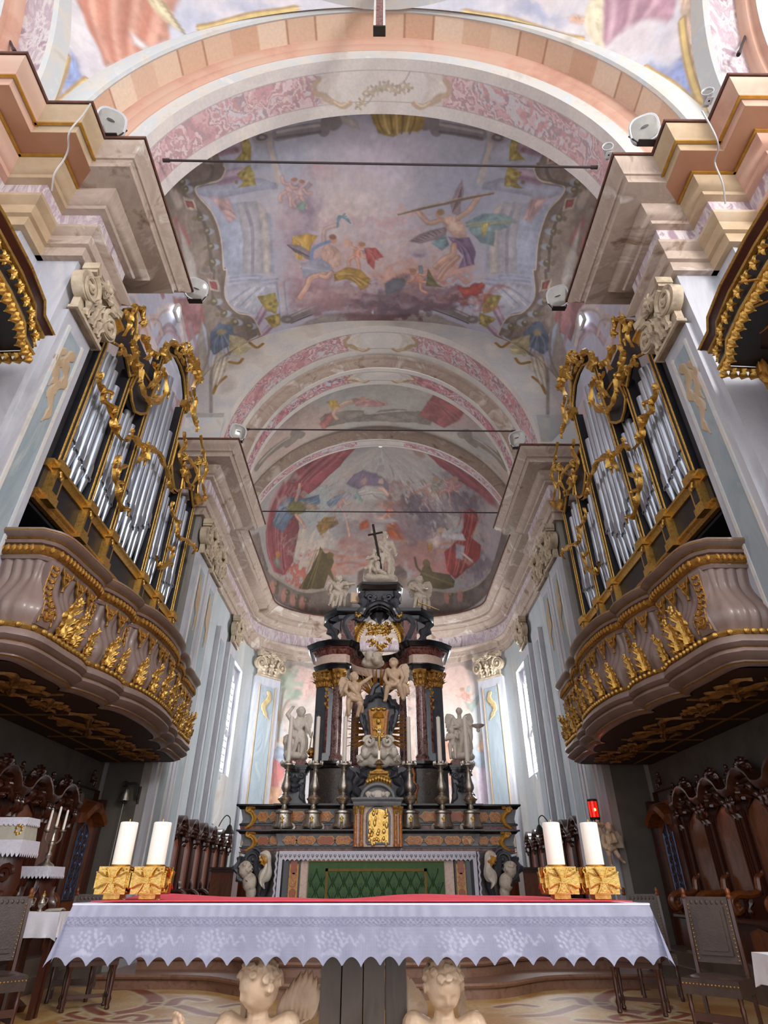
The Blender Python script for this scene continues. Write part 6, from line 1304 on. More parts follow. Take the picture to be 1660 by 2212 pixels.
# big console scrolls with cherub heads flanking the table
for q in (-1, 1):
    X = (lambda u: AX(u if q < 0 else 1634-u, 13.25)); Zz = lambda v: AZ(v, 13.25)
    mb = MB(); mb.bb(X(545), X(612), 13.4, 14.3, ZP, ZT); ap('flank_block', mb, M['brocatelle'])
    mb = MB(); volute(mb, (X(553),13.2,Zz(1857)), .2, (q,0,0), (0,0,1), .6, (0,-1,0), 1.8)
    mb.tube(spl([(X(566),13.25,Zz(1858)),(X(570),13.2,Zz(1880)),(X(585),13.2,Zz(1905)),(X(580),13.25,Zz(1935))], 6), [.13-.004*i for i in range(19)], 8)
    leaf(mb, [(X(530),13.25,Zz(1850)),(X(527),13.2,Zz(1875)),(X(540),13.2,Zz(1900)),(X(556),13.2,Zz(1920))], .12, (0,-1,0), h=.8, lob=4); ap('console_scroll', mb, M['grey_marble'])
    mb = MB(); leaf(mb, [(X(570),13.1,Zz(1848)),(X(585),13.06,Zz(1855)),(X(588),13.06,Zz(1880)),(X(580),13.06,Zz(1905)),(X(586),13.08,Zz(1920))], .1, (0,-1,0), h=.7, lob=2); ap('white_scroll', mb, M['white_marble'])
    mb = MB(); leaf(mb, [(X(574),13.02,Zz(1852)),(X(580),13.0,Zz(1862)),(X(582),13.02,Zz(1872))], .07, (0,-1,0), h=.8, lob=2); ap('amber_leaf', mb, M['yellow_marble'])
    c = Vector((X(541),13.15,Zz(1880))); me = blob_mesh(head_parts(c, .13, (q*.8,-.7,-.3), 1.0, True, 3+q)+[('e', c+Vector((-q*.1,.05,-.2)), (.14,.12,.16)), ('e', c+Vector((-q*.14,.08,-.36)), (.1,.1,.14))], .014, 2, 'cherub_head', M['grey_statue'])
    o = link('cherub_head', me, al); o.location = (0,-13.4,-ZP)
# tabernacle ---------------------------------------------------------------
YT = 13.22; TB = AZ(1829, YT)
tb = thing('tabernacle', 'small marble tabernacle with gilt relief door between amber columns', 'tabernacle', (0,YT,TB))
def tp(name, mb, m, parent=tb):
    o = mb.obj(name, m, parent)
    if parent is tb: o.location = (0,-YT,-TB)
    return o
tX = lambda u: AX(u, YT); tZ = lambda v: AZ(v, YT)
mb = MB(); mb.bb(tX(768), tX(862), YT, YT+.45, TB, tZ(1742)); tp('body', mb, M['pink_marble'])
mb = MB(); P = [(tX(866),YT+.4),(tX(866),YT-.06),(tX(842),YT-.1),(tX(788),YT-.1),(tX(764),YT-.06),(tX(764),YT+.4)]; mb.sweep(P, [(-.1,tZ(1742)),(0,tZ(1742)),(.02,tZ(1738)),(.02,tZ(1733)),(.06,tZ(1728)),(.06,tZ(1724)),(-.3,tZ(1722))], 0); tp('cornice', mb, M['mid_marble'])
door = [(tX(794),tZ(1822)),(tX(841),tZ(1822)),(tX(841),tZ(1764))]+[(tX(817.5)+(tX(841)-tX(817.5))*math.cos(a), tZ(1764)+.16*math.sin(a)) for a in np.linspace(0,PI,11)][1:-1]+[(tX(794),tZ(1764))]
mb = MB(); mb.tube([(x,YT-.02,z) for x, z in door]+[(door[0][0],YT-.02,door[0][1])], .03, 6); tp('door_frame', mb, M['mid_marble'])
mb = MB(); mb.prism([(x,YT-.02,z) for x, z in door], (0,-.015,0)); dd_ = tp('gilt_door', mb, M['brass'])
rd = random.Random(4); mb = MB()
for k in range(34):
    x, z = tX(818)+rd.uniform(-.2,.2), tZ(1790)+rd.uniform(-.32,.34)
    mb.ell((x,YT-.04,z), (rd.uniform(.015,.035),.02,rd.uniform(.03,.07)), 6, 5)
o = mb.obj('relief_figures', M['brass'], dd_)
for u in (768, 781, 855, 866):
    x = tX(u); yy = YT-.06 if u in (781,855) else YT+.02
    mb = MB(); mb.lathe([(.05,TB),(.05,TB+.04),(.038,TB+.06),(.036,tZ(1760)),(.032,tZ(1758))], (x,yy,0), 12); tp('column', mb, M['orange_marble'])
    mb = MB(); mb.lathe([(.034,tZ(1760)),(.05,tZ(1752)),(.042,tZ(1750)),(.062,tZ(1744)),(.062,tZ(1742))], (x,yy,0), 8, lob=.1, lobn=8); tp('column_capital', mb, M['gold'])
mb = MB(); arc = [(tX(816)+.33*math.cos(a), YT-.08, tZ(1726)+.27*math.sin(a)) for a in np.linspace(0,PI,15)]; mb.tube(arc, .04, 6)
mb.prism([(tX(816)+.3*math.cos(a), YT+.0, tZ(1726)+.25*math.sin(a)) for a in np.linspace(0,PI,15)], (0,.3,0)); tp('pediment_arch', mb, M['mid_marble'])
mb = MB(); mb.ell((tX(816),YT-.08,tZ(1719)), (.13,.06,.1), 10, 8); mb.ell((tX(806),YT-.12,tZ(1717)), (.05,.05,.05), 8, 6); mb.ell((tX(828),YT-.12,tZ(1717)), (.05,.05,.05), 8, 6)
for q in (-1, 1): leaf(mb, [(tX(816)+q*.08,YT-.08,tZ(1720)),(tX(816)+q*.18,YT-.08,tZ(1716)),(tX(816)+q*.2,YT-.07,tZ(1726))], .06, (0,-1,0), lob=2)
tp('cherub_relief', mb, M['white_marble'])
# gilt crown and bracket above the tabernacle
br = thing('gilt_throne', 'gilt scalloped throne bracket above the tabernacle', 'altar ornament', (0,13.75,Z2))
mb = MB(); Yb = 13.7
bX = lambda u: AX(u, Yb); bZ = lambda v: AZ(v, Yb)
arc = [(bX(791),bZ(1710)),(bX(797),bZ(1696)),(bX(808),bZ(1689)),(bX(818),bZ(1686)),(bX(828),bZ(1689)),(bX(839),bZ(1696)),(bX(845),bZ(1710))]
mb.loft([[(x,Yb-.1,z),(x,Yb-.14,z+.1),(x*1.02,Yb-.1,z+.22),(x,Yb+.2,z+.22),(x,Yb+.2,z)] for x, z in [(p.x,p.y) for p in spl([(a,b,0) for a, b in arc], 4)]], closed=True)
for k in range(9): u = 793+6.2*k; leaf(mb, [(bX(u),Yb-.13,bZ(1700+abs(k-4)*2.2)+.05),(bX(u),Yb-.18,bZ(1694+abs(k-4)*2.2)+.1),(bX(u),Yb-.14,bZ(1686+abs(k-4)*2.2)+.12)], .035, (0,-1,0), lob=2)
o = mb.obj('gilt_canopy', M['gold'], br); o.location = (0,-13.75,-Z2)
mb = MB(); mb.bb(bX(797), bX(838), Yb-.02, Yb+.3, Z2, bZ(1712)); mb.bb(bX(806), bX(830), Yb-.05, Yb+.2, bZ(1680), bZ(1672))
for q in (-1, 1):
    leaf(mb, [(q*.1,Yb-.06,bZ(1685)),(q*.3,Yb-.08,bZ(1676)),(q*.36,Yb-.08,bZ(1665)),(q*.25,Yb-.08,bZ(1662))], .08, (0,-1,0), h=.8, lob=3); leaf(mb, [(q*.42,Yb+.0,bZ(1720)),(q*.5,Yb-.02,bZ(1700)),(q*.38,Yb-.02,bZ(1682)),(q*.5,Yb-.02,bZ(1668))], .09, (0,-1,0), h=.8, lob=2)
mb.bb(-.2, .2, Yb-.1, Yb+.2, bZ(1686), bZ(1672))
o = mb.obj('carved_bracket', M['grey_marble'], br); o.location = (0,-13.75,-Z2)
mb = MB(); mb.box((0,Yb-.04,bZ(1671)), (.4,.28,.05)); mb.lathe([(.1,0),(.06,.05),(.09,.1),(.05,.16),(.08,.22),(.03,.26)], (0,Yb-.04,bZ(1670)), 10); o = mb.obj('gilt_knop', M['gold_dull'], br); o.location = (0,-13.75,-Z2)
cr = thing('altar_crucifix', 'slender silver crucifix standing above the tabernacle', 'crucifix', (0,Yb-.04,bZ(1650)))
mb = MB(); h = bZ(1578)-bZ(1650); mb.box((0,0,h/2), (.045,.03,h)); mb.box((0,0,h*.78), (.36,.03,.045))
for p in ((0,0,h),(.18,0,h*.78),(-.18,0,h*.78)): mb.ell(p, .035, 8, 6)
mb.lathe([(.12,-.02),(.08,.02),(.03,.08)], (0,0,0), 10); mb.obj('cross', M['silver'], cr)
me = blob_mesh([('e',(0,-.04,h*.86),(.035,.035,.045)),('c',(0,-.04,h*.78),(0,-.04,h*.6),.04,.03),('c',(0,-.04,h*.6),(.01,-.04,h*.4),.03,.018),('c',(0,-.04,h*.76),(.16,-.03,h*.79),.022,.014),('c',(0,-.04,h*.76),(-.16,-.03,h*.79),.022,.014)], .01, 2, 'corpus', M['gold']); link('corpus', me, cr)
# candlesticks ---------------------------------------------------------------
def candlestick(hb, hs, hc):
    t = thing('altar_candlestick', '', 'candlestick')
    mb = MB()       # three-sided chased base on scroll feet
    prof = [(.2,.02),(.21,.05),(.18,.1),(.16,.17),(.155,.27),(.18,.29),(.18,.325),(.12,.345),(.06,.37)]
    k = hb/.37; mb.lathe([(r,z*k) for r, z in prof], (0,0,0), 24, lob=.06, lobn=3, a0=PI/2)
    mb.obj('base', M['silver'], t)
    for j in range(3):
        a = -PI/2+2*PI*j/3; mb = MB(); d_ = Vector((math.cos(a), math.sin(a), 0)); mb.tube(spiral(d_*.2+Vector((0,0,.06)), .065, .015, -PI/2, 1.4, 14, d_, (0,0,1)), .03, 6); mb.obj('scroll_foot', M['silver'], t)
    mb = MB(); leaf(mb, [(0,-.17,.1),(0,-.175,.18),(0,-.17,.25)], .03, (0,-1,0), lob=2); leaf(mb, [(-.05,-.165,.19),(0,-.175,.2),(.05,-.165,.19)], .015, (0,-1,0), lob=2); mb.obj('gilt_emblem', M['gold'], t)
    z = hb; s_ = (hs-hb)/.98
    mb = MB(); mb.lathe([(r,z+zz*s_) for r, zz in [(.045,0),(.06,.03),(.045,.06),(.04,.09),(.09,.13),(.13,.18),(.135,.22),(.1,.27),(.06,.3),(.075,.32),(.05,.35),(.075,.4),(.1,.45),(.095,.52),(.065,.62),(.045,.72),(.04,.8),(.06,.84),(.04,.87),(.065,.9),(.13,.94),(.16,.96),(.16,.98),(.12,.98)]], (0,0,0), 18); mb.obj('stem', M['silver'], t)
    for j in range(4): a = j*PI/2; mb = MB(); leaf(mb, [(.1*math.cos(a),.1*math.sin(a),z+.25*s_),(.14*math.cos(a),.14*math.sin(a),z+.21*s_),(.1*math.cos(a),.1*math.sin(a),z+.15*s_)], .03, (math.cos(a),math.sin(a),0), lob=2); mb.obj('gilt_mask', M['gold'], t)
    mb = MB()
    for j in range(10): a = 2*PI*j/10; mb.ell((.145*math.cos(a),.145*math.sin(a),hs+.03), (.022,.022,.045), 6, 5)
    mb.lathe([(.09,hs),(.07,hs+.05),(.055,hs+.06)], (0,0,0), 14); mb.obj('drip_pan', M['silver'], t)
    mb = MB(); mb.lathe([(.048,hs+.03),(.044,hs+hc),(.02,hs+hc+.005),(.006,hs+hc+.01),(.004,hs+hc+.03)], (0,0,0), 14); mb.obj('candle', M['wax'], t)
    return t
YCn = 13.53; zb_ = Z1+.006; first = None
for i, u in enumerate((613,676,740,887,957,1019)):
    if first is None:
        first = candlestick(AZ(1745,YCn)-AZ(1790,YCn), AZ(1650,YCn)-AZ(1790,YCn), AZ(1547,YCn)-AZ(1650,YCn)); o = first
    else: o = copy_tree(first)
    o.location = (AX(u,YCn,1760), YCn, zb_); pos = ('leftmost','second from left','third from left','third from right','second from right','rightmost')[i]
    tag(o, 'tall silver altar candlestick with candle, %s of six' % pos, 'candlestick', 'six silver altar candlesticks')
cb = thing('glass_cruet', 'tiny clear glass cruet beside the tabernacle', 'cruet', (AX(868,13.35,1825),13.3,ZT+.009))
mb = MB(); mb.lathe([(.03,0),(.045,.03),(.04,.07),(.015,.1),(.018,.14)], (0,0,0), 12); mb.obj('bottle', M['glass_clear'], cb); mb = MB(); mb.ell((0,0,.15), .018, 8, 6); mb.obj('stopper', M['gold'], cb)
# ================================================================ CANOPIED RETABLE behind the altar
YR = 14.5
rX = lambda u, Y=YR: at(u, 1560, Y=Y).x*1.0
rZ = lambda v, Y=YR: AZ(v, Y)
def px(u, v, Y=YR): p = at(u, v, Y=Y); return Vector((p.x, Y, p.z))
rt = thing('altar_canopy', 'tall black and red marble baroque canopy behind the high altar', 'altar canopy', (0,15,ZP))
def rp(name, mb, m, parent=rt, smooth=35):
    o = mb.obj(name, m, parent, smooth)
    if parent is rt: o.location = (0,-15,-ZP)
    return o
Zb0, Zb1 = .62, rZ(1650); Zc0, Zc1, Zk = rZ(1640), rZ(1482), rZ(1448); Ze0, Ze1 = Zk, rZ(1393)
# plan path from right to left (projection toward the viewer)
def plan(e=0.0):
    R_ = [(1.62,15.7),(1.62,14.7),(1.42,14.48),(1.2,14.36),(.86,14.36),(.78,14.46),(.78,14.75)]
    arcp = [(.78*math.cos(a), 14.85+.75*math.sin(a)) for a in np.linspace(.05, PI-.05, 17)]
    return R_+arcp+[(-x,y) for x, y in R_[::-1]]
PL = plan()
mb = MB(); mb.prism([(x,y,Zb0) for x, y in PL], (0,0,Zb1-Zb0)); rp('pedestal_block', mb, M['brocatelle'])
mb = MB(); mb.bb(-.86,.86,14.62,15.4,Zb0,Zb1-.05); rp('pedestal_centre', mb, M['mid_marble'])
mb = MB(); mb.sweep(PL, [(0,Zb1-.12),(.04,Zb1-.1),(.06,Zb1-.05),(.1,Zb1-.03),(.1,Zb1+.03),(-.3,Zb1+.04)], 0); mb.sweep(PL, [(0,Zb0),(.06,Zb0),(.06,Zb0+1.2),(0,Zb0+1.25)], 0); rp('pedestal_moulding', mb, M['black_marble'])
for q in (-1, 1):
    for u, mm in ((752,'grey_marble'),(742,'orange_marble'),(712,'rust_marble')):
        c = px(u if q < 0 else 1636-u, 1695, 14.33 if u > 720 else 14.55); w_ = .16 if u == 752 else .07
        mb = MB(); leaf(mb, [c+Vector((0,-.02,-.45)), c+Vector((.02*q,-.04,-.15)), c+Vector((-.02*q,-.04,.15)), c+Vector((0,-.03,.4))], w_, (0,-1,0), h=.35, lob=3); rp('pedestal_inlay', mb, M[mm])
# columns and pilasters
def column(x, y, r, m, name='column'):
    mb = MB(); mb.lathe([(r*1.3,Zb1+.03),(r*1.3,Zb1+.09),(r*1.15,Zb1+.11),(r*1.22,Zb1+.15),(r*1.05,Zb1+.18),(r,Zb1+.22),(r*1.0,Zb1+1.2),(r*.88,Zc1)], (x,y,0), 20); o = rp(name, mb, M[m])
    mb = MB(); mb.lathe([(r*.9,Zc1-.02),(r*.95,Zc1+.05),(r*1.15,Zc1+.2),(r*1.4,Zk-.06),(r*1.5,Zk-.04),(r*1.5,Zk)], (x,y,0), 16, lob=.08, lobn=8)
    for k in range(8):
        a = 2*PI*k/8
        for zz, o_ in ((.02,1.0),(.16,1.1)): leaf(mb, [(x+r*o_*math.cos(a),y+r*o_*math.sin(a),Zc1+zz),(x+r*(o_+.3)*math.cos(a),y+r*(o_+.3)*math.sin(a),Zc1+zz+.12),(x+r*(o_+.85)*math.cos(a),y+r*(o_+.85)*math.sin(a),Zc1+zz+.14)], r*.36, (math.cos(a),math.sin(a),.2), lob=2, n=4)
    mb.obj('capital', M['gold_dull'], o); return o
for q in (-1, 1):
    column(q*1.02, 14.52, .135, 'purple_marble'); column(q*.62, 15.5, .12, 'purple_marble'); column(q*1.3, 15.3, .12, 'grey_marble')
    mb = MB(); mb.box((q*1.38,14.72,(Zb1+Zc1)/2+.05), (.3,.3,Zc1-Zb1-.0), q*.6); o = rp('pilaster', mb, M['grey_marble'])
    mb = MB(); c = Vector((q*1.30,14.565,(Zb1+Zc1)/2)); mb.box(c, (.1,.02,Zc1-Zb1-.5), q*.6); mb.obj('red_inlay', M['red_marble'], o)
    mb = MB()
    for k in range(9): leaf(mb, [c+Vector((0,-.02,1.15-.09*k)), c+Vector((.03*(-1)**k,-.06,1.1-.09*k)), c+Vector((0,-.03,1.04-.09*k))], .03, (0,-1,0), lob=1, n=4)
    mb.obj('gilt_drop', M['gold_dull'], o)
    mb = MB(); mb.box((q*1.38,14.72,(Zc1+Zk)/2), (.32,.32,Zk-Zc1), q*.6, 1.1); mb.box((q*1.38,14.72,Zk-.03), (.46,.46,.06), q*.6)
    for k in range(7): a = -PI*.95+PI*.9*k/6; leaf(mb, [(q*1.38+.16*math.cos(a),14.72+.16*math.sin(a),Zc1+.02),(q*1.38+.22*math.cos(a),14.72+.22*math.sin(a),Zc1+.12),(q*1.38+.32*math.cos(a),14.72+.32*math.sin(a),Zc1+.16)], .06, (math.cos(a),math.sin(a),0), h=.8, lob=2)
    for k in range(7): a = -PI*.9+PI*.8*k/6; leaf(mb, [(q*1.38+.18*math.cos(a),14.72+.18*math.sin(a),Zc1),(q*1.38+.26*math.cos(a),14.72+.26*math.sin(a),Zc1+.2),(q*1.38+.34*math.cos(a),14.72+.34*math.sin(a),Zk-.05)], .06, (math.cos(a),math.sin(a),0), lob=3)
    mb.obj('capital', M['gold_dull'], o)
# entablature
h = Ze1-Ze0
mb = MB(); mb.sweep(PL, [(-.2,Ze0),(.02,Ze0),(.04,Ze0+h*.1),(.07,Ze0+h*.16),(.07,Ze0+h*.2),(.02,Ze0+h*.21)], 0); rp('architrave', mb, M['black_marble'])
mb = MB(); mb.sweep(PL, [(.02,Ze0+h*.21),(.02,Ze0+h*.55)], 0); rp('frieze', mb, M['pink_marble'])
mb = MB(); mb.sweep(PL, [(.02,Ze0+h*.55),(.05,Ze0+h*.58),(.09,Ze0+h*.72),(.14,Ze0+h*.76),(.14,Ze0+h*.78)], 0); rp('red_cyma', mb, M['red_marble'])
mb = MB(); mb.sweep(PL, [(.14,Ze0+h*.78),(.2,Ze0+h*.8),(.24,Ze0+h*.9),(.27,Ze0+h*.96),(.27,Ze1),(-.25,Ze1+.01)], 0); rp('cornice', mb, M['black_marble'])
# upper stage: volute brackets, black cornices, arched crown
for q in (-1, 1):
    U = lambda u: u if q < 0 else 1638-u
    for Y_, k in ((14.45,1),(15.35,.9)):
        mb = MB()
        P = [px(U(762),1392,Y_), px(U(752),1372,Y_), px(U(745),1352,Y_), px(U(756),1336,Y_), px(U(772),1330,Y_), px(U(785),1338,Y_)]
        leaf(mb, P, .15, (0,-1,0), h=.7, lob=2, amp=.12); mb.tube(spl(P, 6), .13, 8); mb.tube(spiral(px(U(778),1337,Y_)+Vector((0,-.1,0)), .12, .02, PI/2, 1.5, 18, (q,0,0)), .045, 6)
        rp('volute_bracket', mb, M['grey_marble'])
    mb = MB(); P = [px(U(728),1392), px(U(722),1370,14.6), px(U(712),1352,14.7), px(U(708),1338,14.8)]; leaf(mb, P, .14, (-q*.3,-1,0), h=.7, lob=3); rp('outer_scroll', mb, M['grey_marble'])
    mb = MB(); a, b = px(U(758),1392), px(U(745),1392); mb.box(((a.x+b.x)/2,14.6,(a.z+px(U(750),1345).z)/2), (.34,.5,px(U(750),1345).z-a.z)); rp('attic_pier', mb, M['red_marble'])
    p0, p1 = px(U(773),1330), px(U(735),1330); Z_ = rZ(1345); P = [(p0.x,15.3),(p0.x,14.42),(p1.x,14.42),(px(U(712),1330).x,14.75),(px(U(708),1330).x,15.3)]
    if q > 0: P = P[::-1]
    else: pass
    P = P if (P[0][0]-P[-1][0]) > 0 else P[::-1]
    mb = MB(); mb.prism([(x,y,Z_) for x, y in P], (0,0,.1)); mb.sweep(P, [(0,Z_),(.04,Z_+.06),(.06,Z_+.15),(.12,Z_+.2),(.16,Z_+.26),(.16,Z_+.33),(-.3,Z_+.35)], 0); mb.prism([(x,y,Z_+.3) for x, y in P], (0,0,.04)); rp('attic_cornice', mb, M['black_marble'])
    mb = MB(); c = px(U(775),1325,14.3)
    for k in range(5): a = PI*k/4; leaf(mb, [c, c+Vector((.06*math.cos(a),-.05,-.08*math.sin(a))), c+Vector((.1*math.cos(a),-.02,-.16*math.sin(a)))], .035, (0,-1,0), lob=2)
    rp('gilt_leaf', mb, M['gold'])
    # hanging gilt garlands
    mb = MB(); P = spl([px(U(783),1345,14.6), px(U(768),1370,14.6), px(U(764),1392,14.6)], 6)
    for i, p in enumerate(P):
        for k in range(2): leaf(mb, [p, p+Vector((.09*(-1)**(i+k),-.05,-.02)), p+Vector((.15*(-1)**(i+k),-.03,-.1))], .035, (0,-1,0), lob=1, n=3)
    rp('gilt_garland', mb, M['gold'])
out = [(775,1330),(782,1312),(781,1292),(778,1276),(862,1276),(859,1292),(858,1312),(865,1330),(852,1322),(838,1308),(820,1303),(802,1308),(788,1322)]
mb = MB(); P = [px(u,v,14.35) for u, v in out]; mb.prism(P, (0,.9,0)); rp('crown_body', mb, M['grey_marble'])
mb = MB(); mb.tube(spl([px(784,1330,14.28), px(796,1312,14.28), px(820,1302,14.28), px(844,1312,14.28), px(856,1330,14.28)], 6), .08, 8); mb.tube(spl([px(784,1330,14.5), px(796,1316,14.5), px(820,1307,14.5), px(844,1316,14.5), px(856,1330,14.5)], 6), .14, 8); rp('crown_arch', mb, M['black_marble'])
for q in (-1, 1):
    U = lambda u: u if q < 0 else 1640-u
    mb = MB(); leaf(mb, [px(U(776),1328,14.3), px(U(786),1306,14.28), px(U(782),1288,14.28), px(U(790),1278,14.28)], .12, (0,-1,0), h=.5, lob=3); mb.tube(spiral(px(U(800),1290,14.3), .12, .02, 0, 1.5, 16, (q,0,0)), .04, 6); leaf(mb, [px(U(812),1285,14.28), px(U(806),1296,14.26), px(U(815),1304,14.26)], .07, (0,-1,0), lob=2)
    rp('crown_scroll', mb, M['grey_marble'])
Zt = rZ(1276, 14.35); P = [(.62,15.35),(.62,14.5),(.5,14.3),(.18,14.34),(-.18,14.34),(-.5,14.3),(-.62,14.5),(-.62,15.35)]
P = [(x*.85,y) for x, y in P]
mb = MB(); mb.prism([(x,y,Zt) for x, y in P], (0,0,.2)); mb.sweep(P, [(0,Zt),(.05,Zt+.04),(.07,Zt+.1),(.1,Zt+.13),(.1,Zt+.2),(-.2,Zt+.21)], 0); rp('crown_slab', mb, M['black_marble'])
# gilt festoon hanging in the canopy
mb = MB(); rd = random.Random(9)
for (u, v) in [(u, v) for v in (1352,1360,1368) for u in range(798, 846, 7)]+[(800,1385),(806,1392),(814,1400),(820,1404),(828,1398),(835,1390),(840,1384),(818,1392)]:
    p = px(u, v, 14.9)
    for k in range(3): a = rd.uniform(0,6.28); leaf(mb, [p, p+Vector((.07*math.cos(a),-.05,.07*math.sin(a))), p+Vector((.13*math.cos(a),-.02,.13*math.sin(a)))], .035, (0,-1,0), lob=1, n=3)
rp('gilt_festoon', mb, M['gold'])
mb = MB(); mb.tube([px(820,1310,14.9), px(820,1352,14.9)], .06, 8); mb.lathe([(.05,-.2),(.2,-.1),(.24,0),(.14,.1)], px(820,1330,14.9), 16, lob=.15, lobn=6); rp('canopy_boss', mb, M['grey_marble'])
# shrine in the middle -------------------------------------------------------
YS = 14.25
sh_ = thing('shrine_frame', 'grey carved marble shrine frame with gilt niche and rays', 'shrine', (0,YS,rZ(1655,YS)))
so = Vector((0,YS,rZ(1655,YS)))
def sp_(name, mb, m, parent=sh_):
    o = mb.obj(name, m, parent)
    if parent is sh_: o.location = -so
    return o
sq = lambda u, v, y=0: px(u, v, YS)+Vector((0,y,0))
half_ = [(818,1478),(808,1486),(804,1500),(795,1512),(781,1522),(778,1540),(783,1560),(791,1578),(793,1598)]
outl = half_+[(1636-u, v) for u, v in half_[::-1][:-1]]
mb = MB(); mb.prism([sq(u,v) for u, v in outl], (0,.25,0)); mb.tube([sq(u,v,-.03) for u, v in outl], .06, 6); sp_('frame', mb, M['grey_marble'])
for q in (-1, 1):
    U = lambda u: u if q < 0 else 1636-u
    mb = MB(); leaf(mb, [sq(U(800),1504,-.05),sq(U(790),1518,-.1),sq(U(778),1528,-.08),sq(U(774),1540,-.05)], .09, (0,-1,0), h=.8, lob=3); leaf(mb, [sq(U(786),1545,-.05),sq(U(790),1565,-.08),sq(U(792),1590,-.05)], .05, (0,-1,0), h=.8, lob=3); leaf(mb, [sq(U(818),1500,-.06),sq(U(806),1508,-.1),sq(U(800),1518,-.08)], .06, (0,-1,0), h=.8, lob=2); sp_('carved_scroll', mb, M['grey_marble'])
    mb = MB(); mb.tube(spl([sq(U(799),1535,-.05),sq(U(802),1560,-.05),sq(U(804),1592,-.05)], 5), .05, 6); sp_('amber_border', mb, M['orange_marble'])
nich = [(806,1594),(804,1560),(801,1540),(806,1532),(818,1528),(830,1532),(835,1540),(832,1560),(830,1594)]
mb = MB(); mb.prism([sq(u,v,-.08) for u, v in nich], (0,.06,0)); sp_('gilt_niche', mb, M['gold_dull'])
mb = MB(); rd = random.Random(2)
for k in range(16): a = PI*k/15; mb.tube([sq(818,1552,-.1), sq(818,1552,-.1)+Vector((.14*math.cos(a),0,.14*math.sin(a)))], .008, 4)
mb.ell(sq(818,1560,-.12), (.05,.04,.07), 8, 8); mb.bb(-.04,.04,YS-.14,YS-.08,sq(818,1592).z,sq(818,1570).z)
for k in range(20): mb.ell(sq(rd.uniform(807,829), rd.uniform(1576,1592), -.1), (.03,.03,.03), 6, 5)
for u in (806, 818, 830): mb.ell(sq(u,1534,-.1), (.06,.04,.04), 8, 6)
sp_('gilt_relief', mb, M['gold'])
mb = MB(); mb.bb(sq(776,1655).x, sq(860,1655).x, YS-.05, YS+.4, rZ(1655,YS), rZ(1643,YS)); sp_('plinth', mb, M['red_marble'])
# cloud of cherub heads under the shrine
P = []
for u, v, r in ((788,1640,.16),(806,1642,.17),(830,1642,.17),(850,1638,.16),(796,1622,.18),(818,1620,.2),(842,1622,.18),(800,1606,.15),(836,1606,.15),(782,1645,.12),(858,1645,.1)): P.append(('e', sq(u,v,-.02), (r,r*.8,r)))
cloud = [(790,1632,(-.4,-1,-.2)),(812,1628,(.1,-1,-.1)),(828,1633,(.0,-1,-.1)),(850,1630,(.4,-1,-.2))]
for i, (u, v, lk) in enumerate(cloud): P += head_parts(sq(u,v,-.18), .11, lk, .8, True, 20+i)
me = blob_mesh(P, .018, 2, 'cherub_cloud', M['white_marble']); ct = thing('cherub_cloud', 'white marble cloud with four cherub heads under the shrine', 'sculpture', so); o = link('cloud', me, ct); o.location = -so
for q in (-1, 1): mb = MB(); U = (lambda u: u if q < 0 else 1636-u); mb.tube(spiral(sq(U(798),1606,-.2), .13, .02, 0, 1.6, 18, (q,0,0)), .045, 6); leaf(mb, [sq(U(785),1645,-.15),sq(U(778),1640,-.2),sq(U(772),1650,-.15)], .07, (0,-1,0), lob=2); o = mb.obj('cloud_scroll', M['white_marble'], ct); o.location = -so
# rays
gl = thing('gilt_rays', 'bundles of gilt rays spreading behind the shrine', 'sunburst', so)
for q in (-1, 1):
    U = lambda u: u if q < 0 else 1636-u
    for (a, b) in (((790,1553),(752,1542)),((788,1562),(748,1560)),((788,1574),(748,1578)),((788,1586),(748,1598)),((790,1596),(750,1616)),((800,1486),(772,1450)),((806,1480),(788,1442)),((812,1474),(808,1428)),((800,1490),(765,1465))):
        mb = MB(); p0, p1 = sq(U(a[0]),a[1],.3), sq(U(b[0]),b[1],.1); dv = (p1-p0).normalized(); nn = dv.cross(Vector((0,1,0)))
        for k in range(4): f_ = 1-.12*((k*7) % 4); mb.tube([p0+nn*(k-1.5)*.02, p0+(p1-p0)*f_+nn*(k-1.5)*.045], [.018,.008], 4)
        o = mb.obj('ray_bundle', M['gold_dull'], gl); o.location = -so
# marble angels ---------------------------------------------------------------
GRP = 'marble angels of the canopy'
def base(u, v, Y): p = px(u, v, Y); return (p.x, Y, p.z)
c_ = ([((0,0,.02),(.2,.16,.1)),((-.15,0,.05),(.12,.1,.1)),((.15,.02,.06),(.13,.1,.12))])
statue('marble_angel', 'pale marble angel stepping up the left side of the shrine', base(763,1558,14.05), 1.15, dict(ch=(.03,-.03,.68), look=(.5,-.8,.5), er=(.22,-.06,.82), hr_=(.34,-.04,.92), kl=(-.1,-.03,.24), fl=(-.14,.04,.03), kr=(.12,-.12,.3), fr=(.08,-.02,.1), hl=(-.14,-.1,.5)), M['tan_marble'], .3, WINGS[:1], DR_SASH+DR_LEGS[:2], seed=3, group=GRP)
statue('marble_angel', 'pale marble angel seated atop the right side of the shrine', base(852,1530,14.05), 1.2, dict(look=(-.3,-.9,-.3), kl=(-.1,-.18,.36), fl=(-.16,-.12,.12), kr=(.14,-.16,.38), fr=(.2,-.08,.14), hl=(-.1,-.12,.42), hr_=(.16,-.12,.46)), M['tan_marble'], -.2, WINGS[1:], DR_SASH+[[(.1,0,.5),(.24,.02,.42),(.28,.04,.3)]], seed=4, group=GRP)
